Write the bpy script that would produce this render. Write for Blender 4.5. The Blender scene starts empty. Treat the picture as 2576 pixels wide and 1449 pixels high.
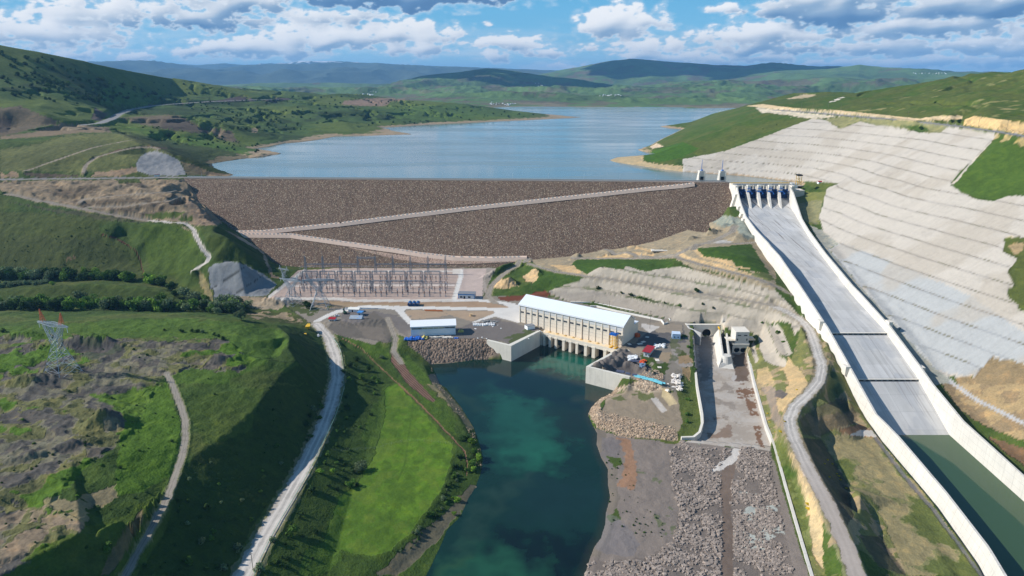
import bpy, bmesh, math, random
import numpy as np
from mathutils import Vector, Matrix
from mathutils.geometry import delaunay_2d_cdt

scene = bpy.context.scene
C = scene.collection
rad = math.radians

# ------------------------------------------------------------------ camera
CAMZ = 235.0
PITCH = rad(17.2)
FPX, CXP, CYP = 1709.0, 1288.0, 724.5        # focal length and centre in a 2576 x 1449 picture
cam_d = bpy.data.cameras.new('camera')
cam = bpy.data.objects.new('camera', cam_d)
C.objects.link(cam)
cam.location = (0, 0, CAMZ)
cam.rotation_euler = (rad(90) - PITCH, 0, 0)
cam_d.sensor_width = 36.0
cam_d.lens = 36.0 * FPX / 2576.0
cam_d.clip_start = 1.0
cam_d.clip_end = 90000.0
scene.camera = cam

# ------------------------------------------------------------------ exposure, sun, sky
scene.view_settings.view_transform = 'Standard'
scene.view_settings.look = 'None'
scene.view_settings.gamma = 1.0
scene.view_settings.exposure = 0.36
SUN_EL, SUN_AZ = 34.0, -86.0                 # azimuth from +Y (view direction), negative = left
sd = bpy.data.lights.new('sun', 'SUN')
sd.energy = 4.6
sd.angle = rad(0.55)
sd.color = (1.0, 0.95, 0.88)
sun = bpy.data.objects.new('sun', sd)
C.objects.link(sun)
sx = math.sin(rad(SUN_AZ)) * math.cos(rad(SUN_EL))
sy = math.cos(rad(SUN_AZ)) * math.cos(rad(SUN_EL))
sz = math.sin(rad(SUN_EL))
sun.rotation_euler = Vector((sx, sy, sz)).to_track_quat('Z', 'Y').to_euler()
sun.location = (-800, 500, 900)

class NT:
	"""small helper for building node trees"""
	def __init__(self, tree):
		self.t = tree
		self.n = tree.nodes
		self.l = tree.links

	def new(self, typ, **kw):
		nd = self.n.new(typ)
		for k, v in kw.items():
			setattr(nd, k, v)
		return nd

	def val(self, sock, v):
		if isinstance(v, bpy.types.NodeSocket):
			self.l.new(v, sock)
		else:
			sock.default_value = v

	def math(self, op, a, b=None, c=None, clamp=False):
		nd = self.new('ShaderNodeMath', operation=op, use_clamp=clamp)
		self.val(nd.inputs[0], a)
		if b is not None:
			self.val(nd.inputs[1], b)
		if c is not None:
			self.val(nd.inputs[2], c)
		return nd.outputs[0]

	def vmath(self, op, a, b=None, scale=None):
		nd = self.new('ShaderNodeVectorMath', operation=op)
		self.val(nd.inputs[0], a)
		if b is not None:
			self.val(nd.inputs[1], b)
		if scale is not None:
			self.val(nd.inputs['Scale'], scale)
		return nd.outputs[0] if op not in ('LENGTH', 'DOT_PRODUCT', 'DISTANCE') else nd.outputs['Value']

	def noise(self, vec, scale, detail=4.0, rough=0.55, dist=0.0, color=False):
		nd = self.new('ShaderNodeTexNoise')
		self.val(nd.inputs['Vector'], vec)
		nd.inputs['Scale'].default_value = scale
		nd.inputs['Detail'].default_value = detail
		nd.inputs['Roughness'].default_value = rough
		nd.inputs['Distortion'].default_value = dist
		return nd.outputs['Color'] if color else nd.outputs['Fac']

	def voro(self, vec, scale, feature='F1', out='Distance', rand=1.0):
		nd = self.new('ShaderNodeTexVoronoi', feature=feature)
		self.val(nd.inputs['Vector'], vec)
		nd.inputs['Scale'].default_value = scale
		nd.inputs['Randomness'].default_value = rand
		return nd.outputs[out]

	def ramp(self, fac, stops, mode='LINEAR'):
		nd = self.new('ShaderNodeValToRGB')
		nd.color_ramp.interpolation = mode
		e = nd.color_ramp.elements
		while len(e) < len(stops):
			e.new(0.5)
		for i, (p, c) in enumerate(stops):
			e[i].position = p
			e[i].color = (c, c, c, 1) if not hasattr(c, '__len__') else (c[0], c[1], c[2], 1)
		self.val(nd.inputs[0], fac)
		return nd.outputs[0]

	def smooth(self, x, a, b):
		nd = self.new('ShaderNodeMapRange', interpolation_type='SMOOTHSTEP')
		self.val(nd.inputs[0], x)
		nd.inputs[1].default_value = a
		nd.inputs[2].default_value = b
		nd.inputs[3].default_value = 0
		nd.inputs[4].default_value = 1
		return nd.outputs[0]

	def mix(self, fac, a, b, blend='MIX'):
		nd = self.new('ShaderNodeMix', data_type='RGBA', blend_type=blend)
		self.val(nd.inputs[0], fac)
		for s, v in ((nd.inputs[6], a), (nd.inputs[7], b)):
			if isinstance(v, bpy.types.NodeSocket):
				self.l.new(v, s)
			else:
				s.default_value = (v[0], v[1], v[2], 1)
		return nd.outputs[2]

	def mulc(self, col, fac):
		return self.vmath('SCALE', col, scale=fac)

def lin(r, g, b):
	def f(c):
		c /= 255.0
		return c / 12.92 if c <= 0.04045 else ((c + 0.055) / 1.055) ** 2.4
	return (f(r), f(g), f(b))

# world: physical sky with a procedural deck of cumulus in directions just above the horizon
world = bpy.data.worlds.new('World')
scene.world = world
world.use_nodes = True
w = NT(world.node_tree)
w.n.clear()
sky = w.new('ShaderNodeTexSky', sky_type='NISHITA')
sky.sun_disc = False
sky.sun_elevation = rad(SUN_EL)
sky.sun_rotation = rad(SUN_AZ)
sky.altitude = 1200
sky.air_density = 1.0
sky.dust_density = 0.3
sky.ozone_density = 2.0
bgs = w.new('ShaderNodeBackground')
skyc = w.mix(1.0, sky.outputs[0], (0.74, 1.05, 1.13), 'MULTIPLY')
w.l.new(skyc, bgs.inputs[0])
bgs.inputs[1].default_value = 0.10
wo = w.new('ShaderNodeOutputWorld')
w.l.new(bgs.outputs[0], wo.inputs[0])

# ------------------------------------------------------------------ noise on arrays
def perlin(x, y, seed=0):
	x = np.asarray(x, float)
	y = np.asarray(y, float)
	xi = np.floor(x).astype(np.int64)
	yi = np.floor(y).astype(np.int64)
	xf = x - xi
	yf = y - yi

	def gr(ix, iy, dx, dy):
		h = (ix * 374761393 + iy * 668265263 + seed * 974634777) & 0xFFFFFFFF
		h = ((h ^ (h >> 13)) * 1274126177) & 0xFFFFFFFF
		h = (h ^ (h >> 16)) & 0xFFFF
		a = h * (2 * math.pi / 65536.0)
		return np.cos(a) * dx + np.sin(a) * dy
	u = xf * xf * xf * (xf * (xf * 6 - 15) + 10)
	v = yf * yf * yf * (yf * (yf * 6 - 15) + 10)
	n00 = gr(xi, yi, xf, yf)
	n10 = gr(xi + 1, yi, xf - 1, yf)
	n01 = gr(xi, yi + 1, xf, yf - 1)
	n11 = gr(xi + 1, yi + 1, xf - 1, yf - 1)
	return 1.5 * ((n00 * (1 - u) + n10 * u) * (1 - v) + (n01 * (1 - u) + n11 * u) * v)

def fbm(x, y, octv=5, seed=0, gain=0.5):
	s, a, f = 0.0, 1.0, 1.0
	for i in range(octv):
		s = s + a * perlin(x * f + 17.3 * i, y * f - 9.1 * i, seed + i)
		a *= gain
		f *= 2.03
	return s

def smooth01(x, a, b):
	t = np.clip((x - a) / (b - a), 0, 1)
	return t * t * (3 - 2 * t)

def dirpx(x, y):
	"""azimuth, elevation in degrees of a picture position (2576 x 1449)"""
	dx = (x - CXP) / FPX
	dv = -(y - CYP) / FPX
	d = (dx, math.cos(PITCH) + dv * math.sin(PITCH), -math.sin(PITCH) + dv * math.cos(PITCH))
	n = math.sqrt(sum(q * q for q in d))
	return math.degrees(math.atan2(d[0], d[1])), math.degrees(math.asin(d[2] / n))

# clouds: x0, x1, top, base (picture positions), strength, greyness
CLOUDS = [
	(-150, 330, 30, 118, 1.0, .35), (60, 420, -20, 70, 1.0, .5), (300, 700, 5, 75, 1.0, .8), (-200, 60, 100, 150, .8, .5), (380, 760, -40, 40, .9, .8),
	(100, 260, 112, 150, .9, .3), (230, 410, 122, 158, .9, .2), (420, 830, 88, 150, 1.1, .4), (600, 1000, 55, 130, 1.15, .3), (690, 1000, 20, 75, .9, .6),
	(640, 1350, -60, 22, 1.3, 1.15), (700, 1000, 35, 60, .8, .6), (850, 1180, 52, 110, 1.1, .2), (950, 1160, 100, 146, 1.0, .3),
	(1170, 1390, 82, 128, 1.05, .2), (1190, 1310, 126, 152, .9, .3), (1315, 1430, 119, 147, .9, .3), (1432, 1684, 8, 98, 1.25, .25),
	(1440, 1510, 105, 138, .8, .2), (1000, 1100, 128, 146, .6, .2), (1375, 1480, 152, 176, .9, .2), (1520, 1760, 92, 140, 1.0, .3), (1560, 1800, 128, 162, .9, .4), (1205, 1245, 48, 62, .6, .1),
	(1765, 1860, 4, 38, .9, .3), (1870, 2300, -30, 70, 1.25, 1.1), (1740, 2080, 52, 112, 1.15, .3), (1720, 2100, 98, 142, 1.05, .75),
	(2060, 2600, 40, 100, 1.15, .75), (2200, 2800, -30, 48, 1.3, 1.15), (2050, 2400, 96, 142, 1.1, .8), (2300, 2800, 86, 138, 1.1, .8),
	(1700, 2050, 135, 164, 1.0, .4), (2000, 2700, 138, 178, 1.05, .55), (2500, 3000, 0, 160, 1.0, .8), (-700, -50, -20, 140, 1.0, .7),
]

def blur(a, n):
	for ax in (0, 1):
		k = 2 * n + 1
		p = np.concatenate([np.repeat(np.take(a, [0], ax), n + 1, ax), a, np.repeat(np.take(a, [-1], ax), n, ax)], ax)
		c = np.cumsum(p, ax)
		hi = np.take(c, range(k, k + a.shape[ax]), ax)
		lo = np.take(c, range(0, a.shape[ax]), ax)
		a = (hi - lo) / k
	return a

def build_sky():
	R = 70000.0
	NA, NE = 1500, 300
	azs = np.linspace(-70, 70, NA)
	els = np.linspace(-1.0, 15.0, NE)
	A, E = np.meshgrid(azs, els)
	wx = fbm(A * .33, E * .8, 5, 5)
	wy = fbm(A * .33 + 50, E * .8, 5, 9)
	Aw = A + wx * 1.1
	Ew = E + wy * .35
	dens = np.full(A.shape, -1.0)
	gsum = np.zeros(A.shape)
	wsum = np.zeros(A.shape) + 1e-4
	for (x0, x1, yt, yb, st, gr) in CLOUDS:
		xm = (x0 + x1) / 2
		a0, _ = dirpx(x0, (yt + yb) / 2)
		a1, _ = dirpx(x1, (yt + yb) / 2)
		_, et = dirpx(xm, yt)
		_, eb = dirpx(xm, yb)
		ca, ha, hh = (a0 + a1) / 2, abs(a1 - a0) / 2 * 1.1, et - eb
		ce = eb + hh * .36
		ex = (Aw - ca) / ha
		ey = np.where(Ew > ce, (Ew - ce) / (hh * .72), (Ew - ce) / (hh * .44))
		g = np.maximum((1 - ex * ex - ey * ey) * st, -1)
		dens = np.maximum(dens, g)
		gp = np.maximum(g, 0) ** 2
		gsum += gp * (gr - .42 * ey + .02)
		wsum += gp
	# billows: rounded cells plus fine noise
	nb = 1 - 2 * np.abs(fbm(A * .62, E * 1.15, 6, 21, .55))
	nf = fbm(A * .8, E * 1.6, 6, 33, .54)
	dd = dens + .24 * nb + .60 * nf - .14
	# far scattered small clouds outside the picture
	far = fbm(A * .12, E * .5, 5, 77)
	dd = np.where(np.abs(A) > 42, np.maximum(dd, far * 1.6), dd)
	m = smooth01(dd, .06, .52)
	veil = smooth01(fbm(A * .22, E * 1.3, 6, 55), -.05, .7) * smooth01(E, 5.0, 0.2) * .5
	wisp = smooth01(dd, -.45, .3) * .28
	m = np.clip(np.maximum(np.maximum(m, veil), wisp), 0, 1)
	th = blur(np.clip(dd, -.3, 1.6), 6)
	th2 = blur(th, 8)
	ga, ge = np.gradient(th, axis=1), np.gradient(th, axis=0)
	ga2, ge2 = np.gradient(th2, axis=1), np.gradient(th2, axis=0)
	lit = (ga * .75 - ge * .9) * 2.2 + (ga2 * .6 - ge2 * .9) * 8.0
	sh = .8 * gsum / wsum - .08 + .10 * (th2 - .5) - np.clip(lit, -.42, .42)
	sh = sh * smooth01(dd, .15, .8)
	stops = [(-.2, lin(255, 255, 255)), (.12, lin(240, 243, 247)), (.4, lin(205, 216, 228)), (.7, lin(150, 177, 205)), (1.15, lin(98, 137, 180)), (1.6, lin(84, 122, 166))]
	xs = [p for p, _ in stops]
	col = np.stack([np.interp(sh, xs, [c[k] for _, c in stops]) for k in range(3)], -1)
	# distance blueing near the horizon
	hz = (smooth01(E, 2.6, 0.0) * .45)[..., None]
	col = col * (1 - hz) + np.array(lin(190, 215, 236)) * hz
	bs = [(-1, lin(176, 216, 238)), (1.5, lin(160, 210, 238)), (4, lin(122, 191, 229)), (7, lin(98, 176, 222)), (15, lin(70, 150, 205))]
	blue = np.stack([np.interp(E, [p for p, _ in bs], [c[k] for _, c in bs]) for k in range(3)], -1)
	col = blue * (1 - m[..., None]) + col * m[..., None]
	m = smooth01(E, 15.0, 11.0)
	ar, er = np.radians(A), np.radians(E)
	co = np.stack([R * np.sin(ar), R * np.cos(ar), CAMZ + R * np.tan(er)], -1).reshape(-1, 3)
	me = bpy.data.meshes.new('sky')
	idx = np.arange(NA * NE).reshape(NE, NA)
	q = np.stack([idx[:-1, :-1], idx[1:, :-1], idx[1:, 1:], idx[:-1, 1:]], -1).reshape(-1, 4)
	mesh_from(me, co, q)
	at = me.attributes.new('col', 'FLOAT_COLOR', 'POINT')
	at.data.foreach_set('color', np.concatenate([col, m[..., None]], -1).astype(np.float32).ravel())
	mt = bpy.data.materials.new('cloudy_sky')
	mt.use_nodes = True
	n = NT(mt.node_tree)
	n.n.clear()
	a = n.new('ShaderNodeAttribute', attribute_name='col')
	e = n.new('ShaderNodeEmission')
	n.l.new(a.outputs['Color'], e.inputs[0])
	e.inputs[1].default_value = 0.80
	t = n.new('ShaderNodeBsdfTransparent')
	mx = n.new('ShaderNodeMixShader')
	n.l.new(a.outputs['Alpha'], mx.inputs[0])
	n.l.new(t.outputs[0], mx.inputs[1])
	n.l.new(e.outputs[0], mx.inputs[2])
	o = n.new('ShaderNodeOutputMaterial')
	n.l.new(mx.outputs[0], o.inputs[0])
	mt.cycles.emission_sampling = 'NONE'
	me.materials.append(mt)
	ob = bpy.data.objects.new('sky', me)
	C.objects.link(ob)
	ob['kind'] = 'structure'

def mesh_from(me, co, q):
	"""fast quad mesh from arrays"""
	co = np.asarray(co, np.float32)
	q = np.asarray(q, np.int32)
	me.vertices.add(len(co))
	me.vertices.foreach_set('co', co.ravel())
	k = q.shape[1]
	me.loops.add(q.size)
	me.loops.foreach_set('vertex_index', q.ravel())
	me.polygons.add(len(q))
	me.polygons.foreach_set('loop_start', np.arange(0, q.size, k, dtype=np.int32))
	me.polygons.foreach_set('loop_total', np.full(len(q), k, np.int32))
	me.polygons.foreach_set('use_smooth', np.ones(len(q), bool))
	me.update(calc_edges=True)

build_sky()

# ------------------------------------------------------------------ picture <-> place
def un(x, y, z):
	dx = (x - CXP) / FPX
	dv = -(y - CYP) / FPX
	d = (dx, math.cos(PITCH) + dv * math.sin(PITCH), -math.sin(PITCH) + dv * math.cos(PITCH))
	t = (z - CAMZ) / d[2]
	return d[0] * t, d[1] * t

def uy(x, y, Y):
	"""point on the ray at northing Y"""
	dx = (x - CXP) / FPX
	dv = -(y - CYP) / FPX
	d = (dx, math.cos(PITCH) + dv * math.sin(PITCH), -math.sin(PITCH) + dv * math.cos(PITCH))
	t = Y / d[1]
	return (d[0] * t, Y, CAMZ + d[2] * t)

def pr(X, Y, Z):
	Z = Z - CAMZ
	f = Y * math.cos(PITCH) - Z * math.sin(PITCH)
	u = Y * math.sin(PITCH) + Z * math.cos(PITCH)
	return CXP + FPX * X / f, CYP - FPX * u / f

def T(c, r, pts):
	return [(c * 858.667 + a / 3.0, r * 483 + b / 3.0) for a, b in pts]

def ZA(pts):
	return [(1663.6 + a * .125, 778.2 + b * .125) for a, b in pts]

def ZB(pts):      # zoom of the yard right of the powerhouse
	return [((2100 + a / 4.767) / 1.4907, (1180 + b / 4.767) / 1.4907) for a, b in pts]

def ZE(pts):
	return [(1341.6 + a * .2344, 536.6 + b * .2344) for a, b in pts]

WZ = 6.2          # level of the river

# dam geometry
def dam_crest_y(X):
	return 938.0 - 0.055 * X

def dam_z(X, Y):
	return 100.0 - (dam_crest_y(X) - 4.0 - Y) / 1.93

def on_dam(x, y):
	"""where a picture ray meets the downstream slope plane"""
	p, q = uy(x, y, 700.0), uy(x, y, 1000.0)
	f0 = p[2] - dam_z(p[0], p[1])
	f1 = q[2] - dam_z(q[0], q[1])
	t = f0 / (f0 - f1)
	return tuple(p[k] + (q[k] - p[k]) * t for k in range(3))

# spillway chute plan (inner faces of the walls)
_RY = [230, 263, 283, 330, 407, 463, 515, 582, 667, 735, 846, 890, 960]
_RX = [290, 292, 293, 296, 300, 303, 304, 306, 316, 327, 350, 364, 366]
_LX = [220, 230.5, 236.5, 244, 250, 252, 253, 256, 262, 270, 287, 294, 294]
_FZ = [-4, -3.5, -3, -2.5, -1.5, 21, 37, 48, 60, 68, 80, 84, 84]

def interp(y, ys, xs):
	return float(np.interp(y, ys, xs))

def XR(Y):
	return interp(Y, _RY, _RX)

def XL(Y):
	return interp(Y, _RY, _LX)

def FZ(Y):
	return interp(Y, _RY, _FZ)

def on_vert(x, y, xf, off=0.0):
	"""intersection of a picture ray with the vertical surface X = xf(Y) + off"""
	best = None
	for Y in np.linspace(200, 1000, 1601):
		p = uy(x, y, Y)
		d = abs(p[0] - xf(Y) - off)
		if best is None or d < best[0]:
			best = (d, p)
	return best[1]

LTOP_PX = [(1856, 472), (1862, 500), (1867, 516), (1878, 544), (1900, 574), (1934, 611), (1962, 643), (2011, 713), (2084, 823), (2164, 966), (2207, 1043), (2264, 1099), (2381, 1243), (2494, 1386), (2534, 1449)]
LBOT_PX = [(1852, 506), (1860, 544), (1884, 569), (1917, 607), (1954, 641), (1981, 673), (2027, 760), (2084, 860), (2117, 930), (2137, 966), (2166, 1033), (2211, 1099), (2284, 1196), (2361, 1286), (2480, 1449)]
RTOP_PX = [(1994, 483), (2016, 550), (2091, 656), (2161, 736), (2237, 820), (2344, 966), (2421, 1059), (2576, 1199)]
ltop = sorted([on_vert(x, y, XL) for x, y in LTOP_PX], key=lambda p: p[1])
lbot = sorted([on_vert(x, y, XL, -4.0) for x, y in LBOT_PX], key=lambda p: p[1])
rtop = sorted([on_vert(x, y, XR) for x, y in RTOP_PX], key=lambda p: p[1])
print('ltop', [(round(p[1]), round(p[2])) for p in ltop])
print('lbot', [(round(p[1]), round(p[2])) for p in lbot])
print('rtop', [(round(p[1]), round(p[2])) for p in rtop])
# ------------------------------------------------------------------ terrain control points
CP = []          # (X, Y, z)

def rm(z):
	return z if z >= 20 else WZ + z * (20 - WZ) / 20.0

def L(pts, z=None, step=14.0, raw=False):
	"""picture polyline with heights, densified"""
	q = [(p[0], p[1], z if z is not None else p[2]) for p in pts]
	if not raw:
		q = [(a, b, rm(c)) for a, b, c in q]
	for i in range(len(q) - 1):
		a, b = q[i], q[i + 1]
		n = max(1, int(math.hypot(b[0] - a[0], b[1] - a[1]) / step))
		for k in range(n):
			t = k / n
			x, y, zz = (a[j] + (b[j] - a[j]) * t for j in range(3))
			X, Y = un(x, y, zz)
			CP.append((X, Y, zz))
	X, Y = un(q[-1][0], q[-1][1], q[-1][2])
	CP.append((X, Y, q[-1][2]))

def LY(pts, dz=0.0, step=16.0):
	"""picture polyline with northings"""
	out = []
	for i in range(len(pts) - 1):
		a, b = pts[i], pts[i + 1]
		n = max(1, int(math.hypot(b[0] - a[0], b[1] - a[1]) / step))
		for k in range(n):
			t = k / n
			out.append(uy(*(a[j] + (b[j] - a[j]) * t for j in range(3))))
	out.append(uy(*pts[-1]))
	for p in out:
		CP.append((p[0], p[1], p[2] + dz))
	return out

def DM(pts, dz=0.0, step=14.0):
	for i in range(len(pts) - 1):
		a, b = pts[i], pts[i + 1]
		n = max(1, int(math.hypot(b[0] - a[0], b[1] - a[1]) / step))
		for k in range(n + (i == len(pts) - 2)):
			t = k / n
			p = on_dam(a[0] + (b[0] - a[0]) * t, a[1] + (b[1] - a[1]) * t)
			CP.append((p[0], p[1], p[2] + dz))

def W(pts):
	CP.extend(pts)

# --- river and its banks
EAST = [(1583, 972), (1509, 1003), (1487, 1025), (1480, 1045), (1492, 1070), (1502, 1090), (1500, 1116), (1512, 1152), (1529, 1180), (1529, 1220), (1535, 1250), (1525, 1287), (1522, 1320), (1512, 1353), (1495, 1376), (1485, 1402), (1475, 1433), (1468, 1449), (1440, 1560), (1400, 1800)]
WEST = [(1085, 916), (1105, 966), (1122, 976), (1159, 1023), (1192, 1076), (1209, 1126), (1215, 1153), (1209, 1193), (1195, 1229), (1179, 1253), (1159, 1299), (1125, 1333), (1112, 1366), (1092, 1409), (1072, 1449), (1000, 1600), (900, 1800)]
L(EAST, 0)
L(WEST, 0)
L([(1120, 1010), (1165, 1080), (1180, 1150), (1150, 1240)], 8.5) if False else None
L([(1700, 1120, 4), (1600, 1200, 3), (1650, 1300, 4), (1700, 1449, 4), (1560, 1400, 2.5), (1640, 1600, 3), (1640, 1800, 3)], step=60)
L([(1516, 1120, 1.4), (1545, 1180, 1.6), (1550, 1250, 1.8), (1530, 1340, 1.6), (1500, 1400, 1.5), (1490, 1449, 1.5)], step=30)
L([(1800, 1200, 3.5), (1850, 1300, 3.5), (1900, 1440, 3.5), (1900, 1700, 3.5)], step=60)
# rounded point with stone edging
L([(1492, 1072, .8), (1540, 1088, 1.5), (1600, 1102, 2.5), (1650, 1112, 3), (1705, 1116, 3)])
L([(1500, 1034, 7), (1506, 1054, 7), (1560, 1074, 7.5), (1620, 1086, 7.5), (1690, 1090, 7.5)])
L([(1500, 1034, 7), (1530, 1006, 8), (1592, 980, 10), (1650, 992, 11), (1690, 1000, 11)])
L([(1600, 1040, 8), (1650, 1060, 8), (1680, 1010, 10)], step=30)
L([(1586, 952, 19.5), (1640, 966, 19), (1690, 978, 17), (1715, 990, 14)])
# --- works platform
L([(1480, 923), (1552, 882), (1570, 872), (1600, 855), (1660, 830), (1700, 815), (1722, 812)], 20)
L([(1480, 923), (1530, 935), (1583, 949)], 20)
L([(1560, 900), (1620, 900), (1680, 900), (1640, 860), (1650, 930)], 20)
L([(1724, 812, 20), (1735, 860, 19.5), (1735, 930, 17), (1736, 985, 12), (1738, 1040, 9), (1736, 1092, 7)])
L([(1620, 880), (1700, 850)], 20)
L([(1355, 833), (1283, 866), (1229, 855), (1130, 852), (1025, 852)], 20)
L([(985, 830), (1010, 858), (1025, 852)], 20)
L([(830, 838, 20), (880, 852, 19), (940, 868, 18.5), (972, 852, 19.5), (985, 830, 20)])
L([(870, 877, 13), (930, 897, 12), (962, 902, 11.5), (1000, 900, 11)])
L([(1022, 866, 17), (1040, 892, 10), (1062, 905, 5)])
L([(1085, 916, 0), (1135, 913, 0), (1192, 905, 0), (1262, 900, 0)])
L([(690, 756), (760, 760), (850, 785), (1000, 790), (1100, 800), (1290, 800), (1300, 760)], 20, step=40)
L([(690, 752), (840, 674), (1000, 674), (1245, 674), (1230, 700), (1215, 745), (1300, 757)], 20, step=30)
L([(800, 720), (1000, 700), (1150, 720), (1000, 740), (900, 770), (1200, 780)], 20, step=60)
L([(1380, 780), (1480, 800), (1600, 830)], 20, step=40)
L([(1385, 752), (1500, 768), (1580, 782), (1640, 800), (1680, 806)], 20, step=20)
W([(0, 560, 20), (100, 545, 20), (50, 600, 20)])
# --- shotcreted banks behind the powerhouse
L([(1381, 735, 26), (1420, 731, 27), (1506, 733, 27.5), (1576, 745, 28), (1640, 760, 28), (1693, 774, 28)], step=6)
L([(1381, 726, 28), (1420, 722, 28.5), (1506, 726, 28.5), (1576, 738, 29), (1640, 753, 29), (1693, 768, 29)], step=6)
L([(1410, 716, 31), (1473, 699, 37), (1553, 709, 37.5), (1620, 720, 38), (1693, 734, 38.5), (1810, 749, 40), (1880, 760, 41), (1945, 772, 42)], step=6)
L([(1420, 708, 33), (1473, 691, 37.5), (1553, 702, 38), (1620, 713, 38.5), (1693, 727, 39), (1810, 742, 41), (1880, 752, 42), (1945, 765, 43)], step=6)
L([(1494, 686, 42), (1517, 672, 47), (1560, 671, 48), (1600, 680, 48.5), (1635, 682, 49), (1717, 671, 53), (1760, 682, 53), (1810, 697, 54), (1880, 712, 54), (1945, 728, 53)], step=6)
L([(1693, 649, 56), (1740, 662, 56), (1810, 676, 57), (1880, 695, 57), (1945, 716, 56), (1990, 735, 52)], step=6)
L([(1702, 640, 61), (1740, 650, 62), (1800, 665, 63), (1860, 682, 62), (1900, 695, 60)], step=6)
L([(1745, 628, 64), (1780, 640, 65), (1840, 655, 65), (1880, 672, 64), (1935, 692, 60)], step=6)
L([(1750, 621, 67), (1820, 615, 68), (1888, 613, 69), (1900, 640, 68), (1925, 680, 64), (1850, 640, 68)], step=25)
L([(1440, 655, 36), (1520, 655, 42), (1600, 655, 46), (1680, 662, 50)], step=30)
L([(1480, 668, 40), (1560, 665, 46), (1690, 667, 52)], step=30)
L([(1250, 746, 20.5), (1310, 742, 21), (1370, 735, 22)])
L([(1240, 715, 21), (1262, 720, 21), (1300, 722, 24), (1340, 720, 25)])
L([(1330, 660, 30), (1385, 680, 33), (1420, 690, 34), (1460, 697, 36)])
L([(1235, 690, 21), (1290, 690, 23), (1310, 655, 27)])
L([(1330, 690, 26), (1310, 710, 24)], step=10)
L([(1480, 640, 37), (1560, 640, 42), (1640, 638, 48), (1700, 625, 56), (1780, 600, 62), (1850, 590, 66), (1900, 590, 70)])
L([(1720, 600, 53), (1790, 580, 60), (1850, 565, 67), (1880, 578, 71)])
# dam contact
RED = [(1320, 655), (1380, 650), (1440, 645), (1512, 630), (1580, 622), (1640, 608), (1717, 583), (1780, 562), (1838, 545), (1856, 540)]
LED = [(462, 449), (500, 500), (547, 550), (590, 580), (600, 583), (620, 602), (663, 633), (680, 655), (700, 668), (755, 672)]
DM(RED)
DM(LED)
DM([(755, 674), (900, 674), (1100, 674), (1250, 674), (1320, 657)], 0)
for X in range(-420, 300, 60):
	yc = dam_crest_y(X)
	for d in (0, 50, 100):
		if X > XL(yc - d) - 10:
			continue
		CP.append((X, yc - d, max(20, dam_z(X, yc - d)) - 14))
	CP.append((X, yc + 40, 84))
	CP.append((X, yc + 140, 60))
# --- canal area, right of it
L([(1876, 866, 11.5), (1895, 957, 11.5), (1925, 1068, 11.5), (1947, 1110, 12), (1977, 1220, 12), (2045, 1449, 12), (2110, 1650, 12), (2200, 1900, 12)], raw=True)
L([(1893, 866, 14), (1912, 950, 13.5), (1945, 1060, 13), (1968, 1110, 13), (2000, 1220, 13), (2070, 1449, 13), (2140, 1650, 13)], raw=True)
L([(1950, 960, 21), (1945, 1010, 20), (1975, 1080, 19), (2000, 1150, 17), (2040, 1300, 15), (2095, 1449, 14.5), (2160, 1650, 14)], raw=True)
ROADR = [(1945, 769, 42), (2003, 795, 39), (2035, 825, 36), (2052, 870, 33), (2068, 925, 30), (2060, 960, 28), (2030, 995, 26.5), (1998, 1022, 25.5), (1986, 1055, 25), (1990, 1085, 24.5), (2010, 1130, 24), (2045, 1200, 23), (2080, 1265, 22), (2105, 1320, 21), (2130, 1375, 20), (2155, 1449, 19), (2200, 1560, 18), (2260, 1700, 18)]
L(ROADR)
L([(x - 16, y + 3, z) for x, y, z in ROADR])
L([(x + 16, y - 3, z) for x, y, z in ROADR])
L([(1810, 758, 34), (1880, 775, 33), (1940, 800, 32), (1985, 850, 30), (2000, 900, 27)])
L([(1745, 790, 27), (1806, 797, 27), (1870, 812, 26), (1925, 820, 25)])
L([(1680, 807, 20.5), (1740, 812, 20.5), (1806, 818, 20.5)])
L([(1816, 835, 20), (1900, 840, 20), (1920, 850, 20), (1885, 868, 18)], step=20)
L([(1928, 820, 25), (1950, 850, 27), (1975, 905, 24), (1985, 920, 22)])
L([(1915, 845, 19), (1940, 890, 18), (1965, 920, 18)])
L([(2035, 855, 33), (2040, 900, 30), (2020, 960, 27)], step=20)
L([(1895, 890, 18), (1925, 895, 19)])
# gully right of the road, low ground, plateau beside the basin
L([(2055, 800, 40), (2080, 860, 34), (2095, 920, 28), (2110, 960, 22), (2140, 1020, 15)], step=20, raw=True)
L([(2075, 960, 24), (2085, 1010, 16), (2120, 1060, 10), (2165, 1085, 8)], step=20, raw=True)
L([(2040, 1030, 21), (2090, 1045, 20), (2120, 1030, 21), (2150, 1050, 16)], step=20, raw=True)
L([(2030, 1090, 14), (2080, 1085, 10)], step=20, raw=True)
L([(2075, 1110, 7), (2105, 1190, 6.5), (2130, 1260, 6.5), (2150, 1300, 7)], step=20, raw=True)
L([(2150, 1110, 6.5), (2200, 1160, 6), (2260, 1260, 5.5), (2330, 1350, 5), (2400, 1449, 5), (2500, 1600, 5)], step=40, raw=True)
L([(2135, 1235, 11), (2165, 1240, 12), (2160, 1290, 15), (2145, 1345, 16), (2150, 1380, 16), (2190, 1449, 14)], step=12, raw=True)
L([(2190, 1290, 6), (2230, 1390, 5.5), (2280, 1449, 5)], step=20, raw=True)
def outer_z(Y):
	return interp(Y, [230, 300, 406, 434, 456, 498, 550, 602, 640, 692, 760, 824, 856], [3.5, 4.5, 6, 10, 18, 37, 46, 56, 61, 65, 70, 74, 85])

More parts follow.
